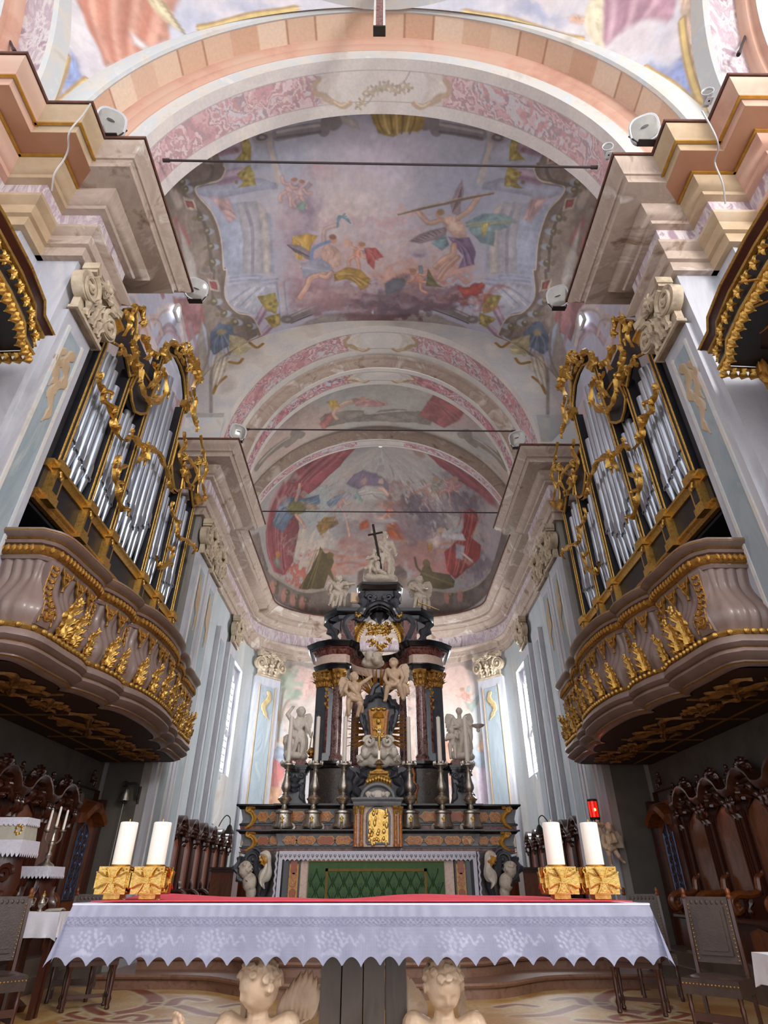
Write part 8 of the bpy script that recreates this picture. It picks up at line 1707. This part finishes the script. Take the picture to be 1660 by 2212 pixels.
# ================================================================ CHOIR STALLS
def choir_stall(mw, mp, crest=True, w_=.9, high=1.72):
    """one stall: local x = 0 at the wall, front toward -x, width along y, z from its platform"""
    t = thing('choir_stall', '', 'choir stall'); hw = w_/2; e_ = hw-.06
    mb = MB(); mb.bb(-.62,-.05,-hw,hw,.42,.48); mb.sweep([(-.62,hw),(-.62,-hw)][::-1], [(0,.42),(.03,.44),(.03,.47),(0,.49)], 0); mb.obj('seat', mw, t)
    mb = MB(); mb.bb(-.56,-.5,-hw,hw,.0,.42); o = mb.obj('seat_front', mw, t)
    mb = MB(); mb.prism([(-.565,y*hw,z) for y, z in ((-.55,.08),(.55,.08),(.55,.34),(.3,.37),(0,.4),(-.3,.37),(-.55,.34))], (-.015,0,0)); mb.obj('carved_panel', mp, o)
    mb = MB(); mb.bb(-.1,0,-hw,hw,.4,high); o = mb.obj('back', mw, t)
    mb = MB(); z0, z1 = .56, high-.12; mb.prism([(-.1,y*hw,z) for y, z in ((-.62,z0),(.62,z0),(.62,z1-.18),(.4,z1-.05),(0,z1+.04),(-.4,z1-.05),(-.62,z1-.18))], (-.02,0,0)); mb.obj('burr_panel', mp, o)
    mb = MB(); mb.tube(spl([(-.125,-.64*hw,z0),(-.125,-.64*hw,z1-.2),(-.13,-.4*hw,z1-.04),(-.13,0,z1+.06),(-.13,.4*hw,z1-.04),(-.125,.64*hw,z1-.2),(-.125,.64*hw,z0)], 5), .018, 6); mb.obj('panel_moulding', mw, o)
    for q in (-1, 1):
        mb = MB(); mb.bb(-.17,-.08,q*e_-.05,q*e_+.05,.45,high); mb.lathe([(.02,.5),(.02,high-.2)], (-.18,q*e_-.03,0), 6); mb.lathe([(.02,.5),(.02,high-.2)], (-.18,q*e_+.03,0), 6); o = mb.obj('pilaster', mw, t)
        mb = MB(); leaf(mb, [(-.17,q*e_,high-.32),(-.25,q*e_,high-.16),(-.2,q*e_,high-.02)], .055, (-1,0,0), h=.8, lob=3); volute(mb, (-.24,q*e_,high-.06), .05, (0,1,0), (0,0,1), .05, (-1,0,0)); mb.obj('carved_bracket', mw, o)
    # scroll arm on one side (the neighbour brings the other)
    mb = MB(); P = spl([(x_,e_-.02,z_) for x_, z_ in ((-.1,.98),(-.2,.93),(-.24,.78),(-.38,.74),(-.55,.74),(-.66,.66),(-.62,.56),(-.54,.6))], 6); mb.tube(P, [.05+.025*i/(len(P)-1) for i in range(len(P))], 8, flat=.8); mb.ell((-.12,e_-.02,1.0), .045, 8, 6); mb.ell((-.58,e_-.02,.62), (.05,.08,.05), 10, 6); mb.obj('scroll_arm', M['walnut_panel'] if crest else mw, t)
    mb = MB(); leaf(mb, [(-.4,e_-.02,.7),(-.46,e_-.02,.56),(-.38,e_-.02,.44)], .07, (0,-1,0), h=.8, lob=2); mb.bb(-.5,-.1,e_-.05,e_+.03,.42,.74); mb.obj('arm_support', mw, t)
    # cornice: broken arch
    ar = [(-hw,high),(-hw*.7,high+.03),(-hw*.55,high+.12),(-hw*.3,high+.2),(0,high+.23),(hw*.3,high+.2),(hw*.55,high+.12),(hw*.7,high+.03),(hw,high)]
    ar = [(p.x,p.y) for p in spl([(a,b,0) for a, b in ar], 3)]
    mb = MB(); mb.loft([[(0,y,z-.1),(-.16,y,z-.1),(-.18,y,z-.05),(-.26,y,z-.02),(-.3,y,z+.04),(-.3,y,z+.08),(0,y,z+.08)] for y, z in ar], closed=True); mb.obj('arched_cornice', mw, t)
    mb = MB()
    for q in (-1, 1): leaf(mb, [(-.2,q*.03,high-.02),(-.24,q*.12,high+.06),(-.22,q*.22,high-.04),(-.2,q*.3,high-.12)], .05, (-1,0,0), h=.8, lob=3); mb.tube(spiral((-.22,q*.12,high-.0), .06, .015, 0, 1.4, 12, (0,q,0)), .02, 5)
    leaf(mb, [(-.2,0,high-.1),(-.28,0,high+.02),(-.24,0,high+.14)], .08, (-1,0,0), h=.9, lob=3); mb.obj('carved_mask', mw, t)
    if crest:
        mb = MB()
        for k in range(7): a = PI*(k+.5)/7; leaf(mb, [(-.15,0,high+.2),(-.2,.1*math.cos(a),high+.28+.08*math.sin(a)),(-.14,.2*math.cos(a),high+.26+.2*math.sin(a))], .05, (-1,0,0), h=.8, lob=2)
        for q in (-1, 1): mb.tube(spiral((-.18,q*.2,high+.26), .08, .02, 0, 1.5, 14, (0,q,0)), .025, 5)
        mb.obj('carved_crest', mw, t)
    return t
def figurine(seed):
    return figure(.34, dict(pel=(0,0,.34), ch=(0,-.02,.56), neck=(0,-.03,.67), head=(0,-.05,.79), sl=(-.13,0,.64), sr=(.13,0,.64), el=(-.2,-.06,.52), hl=(-.12,-.16,.46), er=(.2,-.06,.52), hr_=(.14,-.16,.5), pl=(-.07,0,.32), pr=(.07,0,.32), kl=(-.12,-.2,.3), fl=(-.14,-.18,.06), kr=(.12,-.2,.3), fr=(.14,-.18,.06), look=(.2*(-1)**seed,-1,0)), M['walnut'], 'seated_figure', True, .009, seed)
FG = [figurine(51), figurine(52)]
st0 = None
ORD = ('nearest', 'second', 'third', 'fourth', 'fifth')
for s in (-1, 1):
    d = DY[s]
    plat = MB(); plat.bb(s*4.6, s*5.38, 6.2+d, 12.1+d, 0, .18); plat.bb(s*4.66, s*5.38, 6.2+d, 12.1+d, .18, .36); tag(plat.obj('stall_platform', M['slab']), 'stepped stone platform under the %s choir stalls' % SN[s], 'platform')
    for i in range(5):
        c = choir_stall(M['walnut'], M['walnut_panel'], True, .92, 1.95) if st0 is None else copy_tree(st0); st0 = st0 or c
        y = 6.85+.92*i+d; c.location = (s*5.34,y,.361); c.rotation_euler = (0,0,0 if s > 0 else PI)
        tag(c, 'carved dark walnut choir stall, %s along the %s wall under the balcony' % (ORD[i], SN[s]), 'choir stall', 'carved stalls under the balconies')
        if i in (1, 2, 3, 4):
            o = tag(link('carved_figure', FG[i % 2]), 'small seated dark wood figure atop the %s %s stall' % (ORD[i], SN[s]), 'figurine', 'figures on the stalls'); o.location = (s*5.16,y+.46*(1 if i > 1 else -1)*.8,2.42); o.rotation_euler = (0,0,-s*PI/2)
    # end door with arched hood and iron grille
    t = thing('stall_door', 'arched walnut end door with iron grille closing the %s stalls' % SN[s], 'door', (s*5.3,11.6+d,.361), 0, 'grilled end doors'); F_ = lambda x: s*(x) 
    mb = MB(); mb.bb(s*-.1, s*.08, -.5, .5, 0, 2.15); mb.obj('panel', M['walnut_panel'], t)
    for q in (-1, 1): mb = MB(); mb.bb(s*-.18, s*.08, q*.5-.06, q*.5+.06, 0, 2.2); mb.obj('jamb', M['walnut'], t)
    mb = MB(); arc = [(q_*.42, 1.75+.2*math.cos(q_*PI/2)) for q_ in np.linspace(-1,1,13)]; mb.loft([[(s*.05,y,z),(s*-.3,y,z),(s*-.34,y,z+.06),(s*-.3,y,z+.14),(s*.05,y,z+.2)] for y, z in arc], closed=True); mb.obj('arched_hood', M['walnut_panel'], t)
    mb = MB(); mb.sweep([(-.1,-.56),(-.1,.56)] if s < 0 else [(.1,.56),(.1,-.56)], [(-.1,2.1),(.06,2.1),(.1,2.16),(.18,2.2),(.22,2.28),(.22,2.34),(-.1,2.36)], 0); mb.obj('cornice', M['walnut'], t)
    mb = MB()
    for zz in np.linspace(.75,1.6,7):
        for q in (-1, 1): mb.tube(spiral((s*-.13,q*.09,zz), .085, .02, zz*3, 1.4, 14, (0,q,0)), .009, 5)
    mb.tube([(s*-.13,-.2,.65),(s*-.13,-.2,1.65),(s*-.13,0,1.8),(s*-.13,.2,1.65),(s*-.13,.2,.65),(s*-.13,-.2,.65)], .014, 5); mb.tube([(s*-.13,0,.65),(s*-.13,0,1.8)], .01, 5); mb.obj('iron_grille', M['blue_metal'], t)
    o = tag(link('carved_figure', FG[s > 0]), 'small seated dark wood figure above the %s end door' % SN[s], 'figurine', 'figures on the stalls'); o.location = (s*5.25,11.6+d,2.7); o.rotation_euler = (0,0,-s*PI/2)
# apse stalls: warmer polished oak with a wavy top
ap0 = None
for s in (-1, 1):
    for i in range(6):
        c = choir_stall(M['walnut'], M['oak_red'], False, .98, 1.95) if ap0 is None else copy_tree(ap0); ap0 = ap0 or c
        c.location = (s*4.86,15.45+.98*i+.05,.621 if False else .361); c.rotation_euler = (0,0,0 if s > 0 else PI)
        tag(c, 'polished oak apse stall, %s from the pier on the %s behind the altar' % (('first','second','third','fourth','fifth','sixth')[i], SN[s]), 'choir stall', 'oak stalls in the apse')
    pl = MB(); pl.bb(s*3.6, s*4.88, 14.9, 21.2, 0, .36); tag(pl.obj('stall_platform', M['slab']), 'stone platform under the %s apse stalls' % SN[s], 'platform')
    for k, (u, Y_, w_) in enumerate(((480,15.3,.5),(522,16.9,.4))):
        x = abs(at(u, 1900, Y=Y_).x); t = thing('prayer_desk', 'panelled oak prayer desk, %s on the %s side of the altar' % (('nearer','farther')[k], SN[s]), 'desk', (s*x,Y_,.361), 0, 'oak prayer desks'); h_ = 1.16
        mb = MB(); mb.box((0,.25,h_/2), (w_,.6,h_)); mb.obj('body', M['oak_red'], t)
        mb = MB(); mb.box((0,.22,h_+.02), (w_+.1,.72,.04)); mb.box((0,.22,h_-.03), (w_+.05,.66,.04)); mb.obj('top', M['walnut'], t)
        for q in (-1, 1):
            mb = MB(); mb.prism([(q*w_*.24+x_*w_*.18,-.052,z) for x_, z in ((-1,.15),(1,.15),(1,h_-.22),(.5,h_-.16),(0,h_-.2),(-.5,h_-.16),(-1,h_-.22))], (0,-.015,0)); mb.obj('panel', M['walnut_panel'], t)
# ================================================================ SMALLER THINGS
# tie rods
def rod(label, p0, p1, r=.022):
    t = thing('tie_rod', label, 'tie rod', p0, 0, 'iron tie rods'); o_ = Vector(p0)
    mb = MB(); mb.tube([p0, p1], r, 8); mb.obj('bar', M['rod'], t).location = -o_
    for p, q in ((p0,p1),(p1,p0)): mb = MB(); v = (Vector(q)-Vector(p)).normalized(); mb.tube([Vector(p), Vector(p)+v*.12], r*1.6, 8); mb.obj('end_socket', M['rod'], t).location = -o_
rod('iron tie rod across the first painted arch', (-4.02,5.45,12.4), (4.0,5.5,12.38)); rod('iron tie rod across the apse arch', (-3.95,12.9,12.4), (3.95,12.9,12.38)); rod('iron tie rod across the apse vault', (-4.55,17.3,12.4), (4.55,17.3,12.38))
a, b = at(362,472,Y=8.6), at(412,473,Y=8.6); rod('short iron rod end beside the left choir vault', a, b, .02); a, b = at(1204,497,Y=8.4), at(1266,498,Y=8.4); rod('short iron rod end beside the right choir vault', a, b, .02)
for (u0,v0),(u1,v1),lab in (((2,45),(32,112),'slanting rod with clevis at the upper left corner'),((1640,0),(1596,118),'slanting rod with clevis at the upper right corner')):
    p1 = at(u1, v1, Z=11.9); p0 = p1+(at(u0, v0, Y=p1.y)-p1)*1.6; rod(lab, p1, p0, .02)
# hanging shaft above the crossing
p = at(820, 66, Y=4.0); sf = thing('hanging_shaft', 'brown hanging wooden shaft with pale edges at the top centre', 'hanging shaft', p)
mb = MB(); mb.box((0,0,1.5), (.13,.1,3.0)); mb.obj('core', M['red_marble'], sf)
for q in (-1, 1): mb = MB(); mb.box((q*.085,0,1.5), (.04,.13,3.0)); mb.obj('pale_edge', M['plaster'], sf)
mb = MB(); mb.box((0,0,-.02), (.22,.15,.05)); mb.obj('end_cap', M['iron'], sf)
# floodlights and spotlights on the cornices
def flood(label, loc, aim, w_=.44, h_=.44):
    t = thing('floodlight', label, 'floodlight', loc, 0, 'white floodlights'); d_ = Vector(aim).normalized(); q = d_.to_track_quat('-Y', 'Z').to_matrix(); c = Vector((0,0,0))
    prof = []
    for i in range(24): a = 2*PI*i/24; prof.append((w_*.5*math.copysign(abs(math.cos(a))**.7, math.cos(a)), h_*.5*math.copysign(abs(math.sin(a))**.7, math.sin(a))))
    mb = MB(); mb.loft([[q@Vector((x*k,y,z*k))+c for x, z in prof] for y, k in ((.12,.55),(.04,.98),(-.02,1.02),(-.04,.96),(-.03,.86))], closed=True, caps=True); o = mb.obj('housing', M['lamp_white'], t)
    mb = MB(); mb.loft([[q@Vector((x*k,y,z*k))+c for x, z in prof] for y, k in ((-.035,.86),(-.05,.6),(-.055,.1))], closed=True); mb.obj('lens', M['lamp_glass'], o)
    mb = MB(); mb.lathe([(.03,0),(.06,.01),(.03,.02)], q@Vector((0,-.055,0))+c, 12, M=q); mb.obj('bulb', M['lamp_white'], o)
    mb = MB(); mb.box((0,.08,-h_*.55), (w_*.6,.1,.02)); 
    for s_ in (-1, 1): mb.tube([q@Vector((s_*w_*.52,.02,0))+c, (s_*w_*.3,.08,-h_*.55)], .012, 5)
    mb.obj('bracket', M['iron'], t); return t
ZL = 10.84
fls = [(240,266,'left end of the salmon cornice',(.3,-.7,-.5)),(1393,280,'right end of the salmon cornice',(-.3,-.7,-.5)),(424,626,'left choir cornice tip',(.3,-.6,-.5)),(1206,642,'right choir cornice tip',(-.3,-.6,-.5)),(514,934,'left apse pier cornice',(.4,-.7,-.3)),(1118,948,'right apse pier cornice',(-.4,-.7,-.3))]
for u, v, w_, aim in fls:
    p = at(u, v, Z=ZL+.22); flood('white floodlight standing on the %s' % w_, p, aim)
def spot(label, loc, aim):
    t = thing('spotlight', label, 'spotlight', loc, 0, 'small white spotlights'); q = Vector(aim).normalized().to_track_quat('Z', 'Y').to_matrix(); c = Vector((0,0,.1))
    mb = MB(); mb.lathe([(.03,-.12),(.05,-.11),(.055,0),(.08,.06),(.085,.1),(.078,.1),(.06,.04)], c, 18, M=q); mb.obj('housing', M['lamp_white'], t)
    mb = MB(); mb.lathe([(.076,.085),(.03,.05),(.012,.06)], c, 14, M=q); mb.obj('reflector', M['chrome'], t)
    mb = MB(); mb.tube([(0,0,0),(0,0,.06),c], .014, 6); mb.box((0,0,.005), (.1,.1,.01)); mb.obj('arm', M['lamp_white'], t)
for u, v, w_, aim in ((318,322,'left corner of the marbled cornice',(.3,-1,-.2)),(1302,335,'right corner of the marbled cornice',(-.3,-1,-.2)),(1518,218,'far right salmon cornice corner',(-.4,-1,-.1))):
    p = at(u, v, Z=ZL); p.x += .1*(1 if p.x > 0 else -1); spot('small white spotlight on the %s' % w_, p, aim)
# white cables over the salmon cornices
for lab, pts in (('thin white cable hanging over the left cornices', [(196,224),(178,250),(150,285),(148,320),(138,345),(118,375),(112,412)]), ('thin white cable hanging over the right cornices', [(1518,240),(1545,290),(1553,320),(1545,350),(1562,395),(1568,440)])):
    s_ = -1 if pts[0][0] < 800 else 1; P = [at(u, v, X=s_*(4.06+.1*i+(.1 if s_ > 0 else 0))) for i, (u, v) in enumerate(pts)]; mb = MB(); mb.tube(spl(P, 5), .012, 5); tag(mb.obj('cable', M['wire']), lab, 'cable')
# pulpit canopies on the crossing piers
for s in (-1, 1):
    d = DY[s]; c = Vector((s*5.0, 3.3+d, 6.35)); t = thing('pulpit_canopy', 'dark and gilt carved canopy projecting at the %s edge' % SN[s], 'canopy', c, 0, 'gilt canopies at the crossing piers')
    P = [(5.3,4.72),(4.1,4.66),(4.08,4.45),(3.98,4.25),(3.92,3.85),(3.9,3.3),(3.92,2.8),(4.0,2.4),(4.2,2.1),(5.3,2.0)]; P = [(x,y+d) for x, y in P[::-1]]
    def cpart(name, prof, m): mb = MB(); mb.sweep(P, prof, 0, s); o = mb.obj(name, m, t); o.location = -c; return o
    cpart('frieze', [(-.3,6.4),(-.02,6.42),(.03,6.5),(.0,6.6),(.02,6.72)], M['black_wood']); cpart('cornice', [(.02,6.72),(.06,6.75),(.09,6.8),(.12,6.82),(.12,6.88),(-.5,6.92)], M['walnut'])
    cpart('gilt_moulding', [(.0,6.39),(.05,6.4),(.06,6.43),(.02,6.45)], M['gold']); cpart('gilt_moulding', [(.02,6.7),(.07,6.71),(.07,6.75),(.03,6.76)], M['gold']); cpart('gilt_moulding', [(.115,6.83),(.14,6.85),(.12,6.87)], M['gold'])
    A_, L_ = along(P)
    for l in np.arange(.1, L_[-1], .17):
        mb = MB()
        x = np.interp(l, L_, A_[:,0]); y = np.interp(l, L_, A_[:,1]); mb_c = Vector((s*(x-.03), y, 6.58))
        for k in range(5): a = 2*PI*k/5; leaf(mb, [mb_c, mb_c+Vector((-s*.05,.035*math.cos(a),.04*math.sin(a))), mb_c+Vector((-s*.03,.075*math.cos(a),.085*math.sin(a)))], .03, (-s,0,0), h=.8, lob=1, n=3)
        mb.obj('gilt_flower', M['gold'], t).location = -c
    mb = MB(); 
    for l in np.arange(.05, L_[-1], .12):
        x = np.interp(l, L_, A_[:,0]); y = np.interp(l, L_, A_[:,1]); q = Vector((s*(x-.0), y, 6.4)); leaf(mb, [q, q+Vector((-s*.04,.02,-.08)), q+Vector((-s*.01,-.02,-.17))], .045, (-s,-.2,0), h=.8, lob=2, n=4)
    mb.obj('gilt_fringe', M['gold'], t).location = -c
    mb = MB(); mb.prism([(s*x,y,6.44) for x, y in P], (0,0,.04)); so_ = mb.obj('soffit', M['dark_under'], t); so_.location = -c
    mb = MB()
    for k in range(28):
        a = 2*PI*k/28; l = .8+.25*(k % 2); mb.tube([c+Vector((.15*math.cos(a)-s*.3,.15*math.sin(a),.06)), c+Vector((l*math.cos(a)-s*.3,l*.9*math.sin(a),.06))], [.02,.012], 5)
    o = mb.obj('gilt_rays', M['gold_dull'], so_)
    mb = MB(); mb.bb(s*4.9, s*5.1, 4.0+d, 4.74+d, 3.0, 6.42); bp = mb.obj('back_panel', M['black_wood'], t); bp.location = -c
    mb = MB(); mb.bb(s*4.87, s*4.91, 4.62+d, 4.68+d, 3.0, 6.3); mb.bb(s*4.87, s*4.91, 4.08+d, 4.14+d, 3.0, 6.3); mb.obj('gilt_border', M['gold'], bp)
    mb = MB(); leaf(mb, [(s*4.5,4.6+d,6.4),(s*4.55,4.66+d,6.2),(s*4.65,4.68+d,6.1),(s*4.7,4.7+d,5.9),(s*4.85,4.7+d,5.75),(s*4.95,4.7+d,5.6)], .08, (-s*.5,-1,0), h=.9, lob=4); mb.tube(spiral((s*4.57,4.64+d,6.22), .12, .02, 0, 1.4, 14, (s,0,0)), .04, 6); mb.obj('gilt_bracket', M['gold_dull'], t).location = -c
# bell on the left pier side
p = at(270, 1722, Y=12.15); bl = thing('wall_bell', 'small brass bell on an iron bracket on the dark left wall', 'bell', p)
mb = MB(); mb.lathe([(.1,-.06),(.095,-.04),(.07,.04),(.06,.12),(.03,.16),(.01,.17)], (0,0,0), 16); mb.obj('bell', M['silver'], bl); mb = MB(); mb.ell((0,0,-.09), .025, 8, 6); mb.tube([(0,0,0),(0,0,-.09)], .008, 5); mb.obj('clapper', M['iron'], bl)
mb = MB(); mb.tube(spl([(.0,.0,.17),(0,.0,.22),(.06,.0,.24),(.18,.02,.22),(.2,.05,.0),(.2,.14,.0)], 5), .018, 6); mb.tube(spiral((-.05,0,.22), .06, .01, 0, 1.4, 12), .012, 5); mb.tube([(.2,.14,-.1),(.2,.14,.2)], .03, 4); mb.obj('bracket', M['iron'], bl)
mb = MB(); mb.tube([(0,0,-.1),(-.02,.0,-1.6)], .005, 4); mb.obj('pull_cord', M['wire'], bl)
# sanctuary lamp held by a wooden putto on the right pier
Yp = 12.3; p = at(1328, 1878, Y=Yp); H = (at(1328,1782,Y=Yp).z-p.z)*1.02
lp = statue('lamp_putto', 'carved wooden winged putto bracing a torch bracket on the right pier', (p.x,Yp,p.z), H, dict(head=(.05,-.04,.92), look=(.0,-1,-.1), el=(-.2,-.06,.86), hl=(-.26,-.1,1.02), er=(.14,-.1,.6), hr_=(.02,-.14,.58), kl=(-.1,-.12,.3), fl=(-.06,-.02,.08), kr=(.14,-.1,.28), fr=(.26,-.02,.16)), M['tan_marble'], 0, [((.08,.06,.74),(.24,.08,.84),(.2,.05,-1),.42)], [[(-.14,-.02,.72),(-.18,-.06,.5),(-.06,-.12,.42)],[(-.06,-.12,.42),(.08,-.1,.46)],[(-.1,-.1,.5),(-.04,-.12,.46)]], seed=61)
mb = MB(); q = at(1294, 1790, Y=Yp)-p; mb.lathe([(.03,-.12),(.05,-.06),(.04,-.02),(.1,.03),(.13,.06),(.1,.1),(.06,.1)], q, 14, lob=.06, lobn=7); mb.obj('torch_cup', M['cap_stone'], lp); mb = MB(); mb.box((.1,.1,H*.6), (.3,.2,.2)); mb.obj('wall_bracket', M['cap_stone'], lp)
sl_ = at(1287, 1772, Y=Yp); sl = thing('sanctuary_lamp', 'glowing red sanctuary lamp in a dark metal cage', 'lamp', sl_); hh = at(1287,1728,Y=Yp).z-sl_.z
mb = MB(); mb.lathe([(.075,.04),(.08,hh*.5),(.085,hh*.95),(.08,hh*.95)], (0,0,0), 18); mb.obj('red_glass', M['red_glass'], sl); mb = MB(); mb.ell((0,-.085,hh*.5), (.018,.01,.03), 8, 6); mb.obj('flame', M['amber_glow'], sl)
mb = MB()
for z in (.03, hh*.97): mb.lathe([(.088,z-.02),(.095,z),(.088,z+.02)], (0,0,0), 18)
for k in range(8): a = 2*PI*k/8; mb.tube([(.09*math.cos(a),.09*math.sin(a),.02),(.092*math.cos(a),.092*math.sin(a),hh)], .006, 4)
for k in range(3): a = 2*PI*k/3; mb.tube([(.07*math.cos(a),.07*math.sin(a),-.08),(.08*math.cos(a),.08*math.sin(a),.03)], .008, 4)
mb.obj('cage', M['iron'], sl)
l_ = bpy.data.lights.new('sanctuary_flame', 'POINT'); l_.energy = .5; l_.color = (1,.15,.08); l_.shadow_soft_size = .05; lo = bpy.data.objects.new('sanctuary_flame', l_); lo.location = sl_+Vector((-.05,-.15,hh*.5)); COL.objects.link(lo)
# lace covered stands at the left
def lace_skirt(mb, hw, hd, z, drop, n=9):
    P = []
    for a, b in (((-hw,-hd),(hw,-hd)),((hw,-hd),(hw,hd)),((hw,hd),(-hw,hd)),((-hw,hd),(-hw,-hd))):
        for k in range(n*6): P.append((a[0]+(b[0]-a[0])*k/(n*6), a[1]+(b[1]-a[1])*k/(n*6), (k % 6)/6))
    mb.loft([[(x,y,z) for x, y, f_ in P],[(x*1.04,y*1.04,z-drop*.7) for x, y, f_ in P],[(x*1.06,y*1.06,z-drop*(.75+.25*math.sin(PI*f_))) for x, y, f_ in P]], closed=True, caps=False); mb.add([(x,y,z) for x, y, f_ in P], [tuple(range(len(P)))])
p = at(93, 1872, Y=8.62); hS = p.z
t = thing('carved_stand', 'dark carved stand with white lace top under the candelabrum', 'stand', (p.x,8.62,.0))
mb = MB(); lace_skirt(mb, .2, .18, hS, .13); mb.obj('lace_cover', M['lace'], t)
mb = MB(); mb.box((0,0,hS-.03), (.36,.32,.05)); mb.lathe([(.2,0),(.22,.06),(.1,.14),(.08,hS*.45),(.16,hS*.6),(.2,hS*.75),(.12,hS-.1),(.17,hS-.03)], (0,0,0), 14, lob=.12, lobn=5); mb.obj('pedestal', M['walnut'], t)
mb = MB()
for k in range(6): a = 2*PI*k/6; leaf(mb, [(.1*math.cos(a),.1*math.sin(a),hS*.5),(.24*math.cos(a),.24*math.sin(a),hS*.65),(.16*math.cos(a),.16*math.sin(a),hS*.85)], .07, (math.cos(a),math.sin(a),0), h=.8, lob=3)
mb.obj('carving', M['walnut'], t)
cd = thing('candelabrum', 'silver three branched candelabrum with white candles on the lace stand', 'candelabrum', (p.x+.03,8.62,hS+.004)); hC = at(112,1800,Y=8.62).z-hS
mb = MB(); mb.lathe([(.1,0),(.09,.02),(.04,.05),(.025,.08),(.04,.12),(.02,.16),(.035,.24),(.016,.28),(.03,hC*.75),(.015,hC)], (0,0,0), 14); mb.obj('stem', M['silver'], cd)
for k, x in enumerate((-.1, 0, .1)):
    mb = MB(); zt = hC+(.06 if k == 1 else .02); mb.tube(spl([(0,0,hC*.72),(x*.6,0,hC*.7),(x,0,hC*.82),(x,0,zt)], 5), .011, 6); mb.lathe([(.01,zt-.02),(.04,zt),(.042,zt+.01),(.015,zt+.02)], (x,0,0), 12); mb.obj('branch', M['silver'], cd)
    mb = MB(); mb.lathe([(.016,zt+.01),(.014,zt+.24),(.003,zt+.25)], (x,0,0), 10); mb.obj('candle', M['wax'], cd)
p = at(28, 1816, Y=7.78); hS = p.z
t = thing('draped_lectern', 'carved lectern with lace cloth and a draped book stand at far left', 'lectern', (p.x,7.78,.0))
mb = MB(); lace_skirt(mb, .22, .2, hS, .17); mb.obj('lace_cover', M['lace'], t)
mb = MB(); mb.box((0,0,hS-.04), (.42,.38,.06)); mb.lathe([(.22,0),(.2,.1),(.09,.2),(.08,hS*.5),(.2,hS*.75),(.14,hS-.06)], (0,0,0), 12, lob=.1, lobn=4); mb.obj('pedestal', M['walnut'], t)
mb = MB()
for q in (-1, 1): mb.tube(spiral((q*.1,-.16,hS*.8), .09, .02, 0, 1.5, 14, (q,0,0)), .03, 6); leaf(mb, [(q*.06,-.14,hS*.7),(q*.16,-.2,hS*.6),(q*.1,-.16,hS*.5)], .07, (0,-1,0), h=.8, lob=2)
mb.obj('carving', M['walnut'], t)
bs = thing('draped_book_stand', 'small box draped in beige cloth with lace on the left lectern', 'book stand', (p.x,7.78,hS+.003)); mb = MB(); mb.box((0,0,.11), (.38,.3,.22), 0, .86); mb.obj('drape', M['beige_cloth'], bs)
mb = MB(); lace_skirt(mb, .18, .14, .228, .09, 7); mb.obj('lace_top', M['lace'], bs); mb = MB()
for k in range(7): a = 2*PI*k/7; mb.ell((.11+.035*math.cos(a),-.148,.1+.045*math.sin(a)), (.016,.008,.016), 6, 5)
mb.obj('gilt_emblem', M['gold'], bs)
# ================================================================ last small things
o_ = Vector((-3.95,8.18,.957))
for k, (dx, lab) in enumerate(((-.12,'small silver cruet with gilt lid on the left side table'),(.02,'second silver cruet nearer the napkin on the left side table'))):
    t = thing('altar_cruet', lab, 'cruet', o_+Vector((dx,.0,0)), 0, 'cruets on the side table'); mb = MB(); mb.lathe([(.03,0),(.025,.01),(.012,.025),(.035,.05),(.04,.08),(.02,.12),(.025,.15)], (0,0,0), 14); mb.obj('body', M['silver'], t)
    mb = MB(); mb.lathe([(.026,.15),(.02,.165),(.006,.18),(.01,.19),(.003,.2)], (0,0,0), 12); mb.obj('lid', M['gold'], t)
    mb = MB(); mb.tube(spl([(.03,0,.13),(.06,0,.12),(.05,0,.07),(.036,0,.06)], 4), .005, 5); mb.obj('handle', M['silver'], t)
mb = MB(); rings = []
for i in range(9): x = -.09+.18*i/8; rings.append([(x,y,.004+.02*math.exp(-(y/.05)**2)*(1+.3*math.sin(9*x))) for y in np.linspace(-.07,.07,7)])
mb.loft(rings, closed=False); n_ = tag(mb.obj('folded_napkin', M['beige_cloth']), 'crumpled beige napkin on the left side table', 'napkin'); n_.location = o_+Vector((.2,.0,0)); sm_ = n_.modifiers.new('thick','SOLIDIFY'); sm_.thickness = .006
for s in (-1, 1):
    p = at(496 if s < 0 else 1166, 1790, Y=17.9); t = thing('stall_lamp', 'dark bell shaped lamp on a curled arm above the %s apse stalls' % SN[s], 'lamp', p, 0, 'lamps of the apse stalls')
    mb = MB(); mb.lathe([(.16,-.12),(.15,-.1),(.09,-.02),(.06,.06),(.02,.1)], (0,0,0), 14); mb.obj('shade', M['iron'], t)
    mb = MB(); mb.tube(spl([(0,0,.1),(s*.02,0,.25),(s*.12,0,.32),(s*.22,0,.22),(s*.3,0,.05)], 5), .014, 6); mb.obj('arm', M['iron'], t)
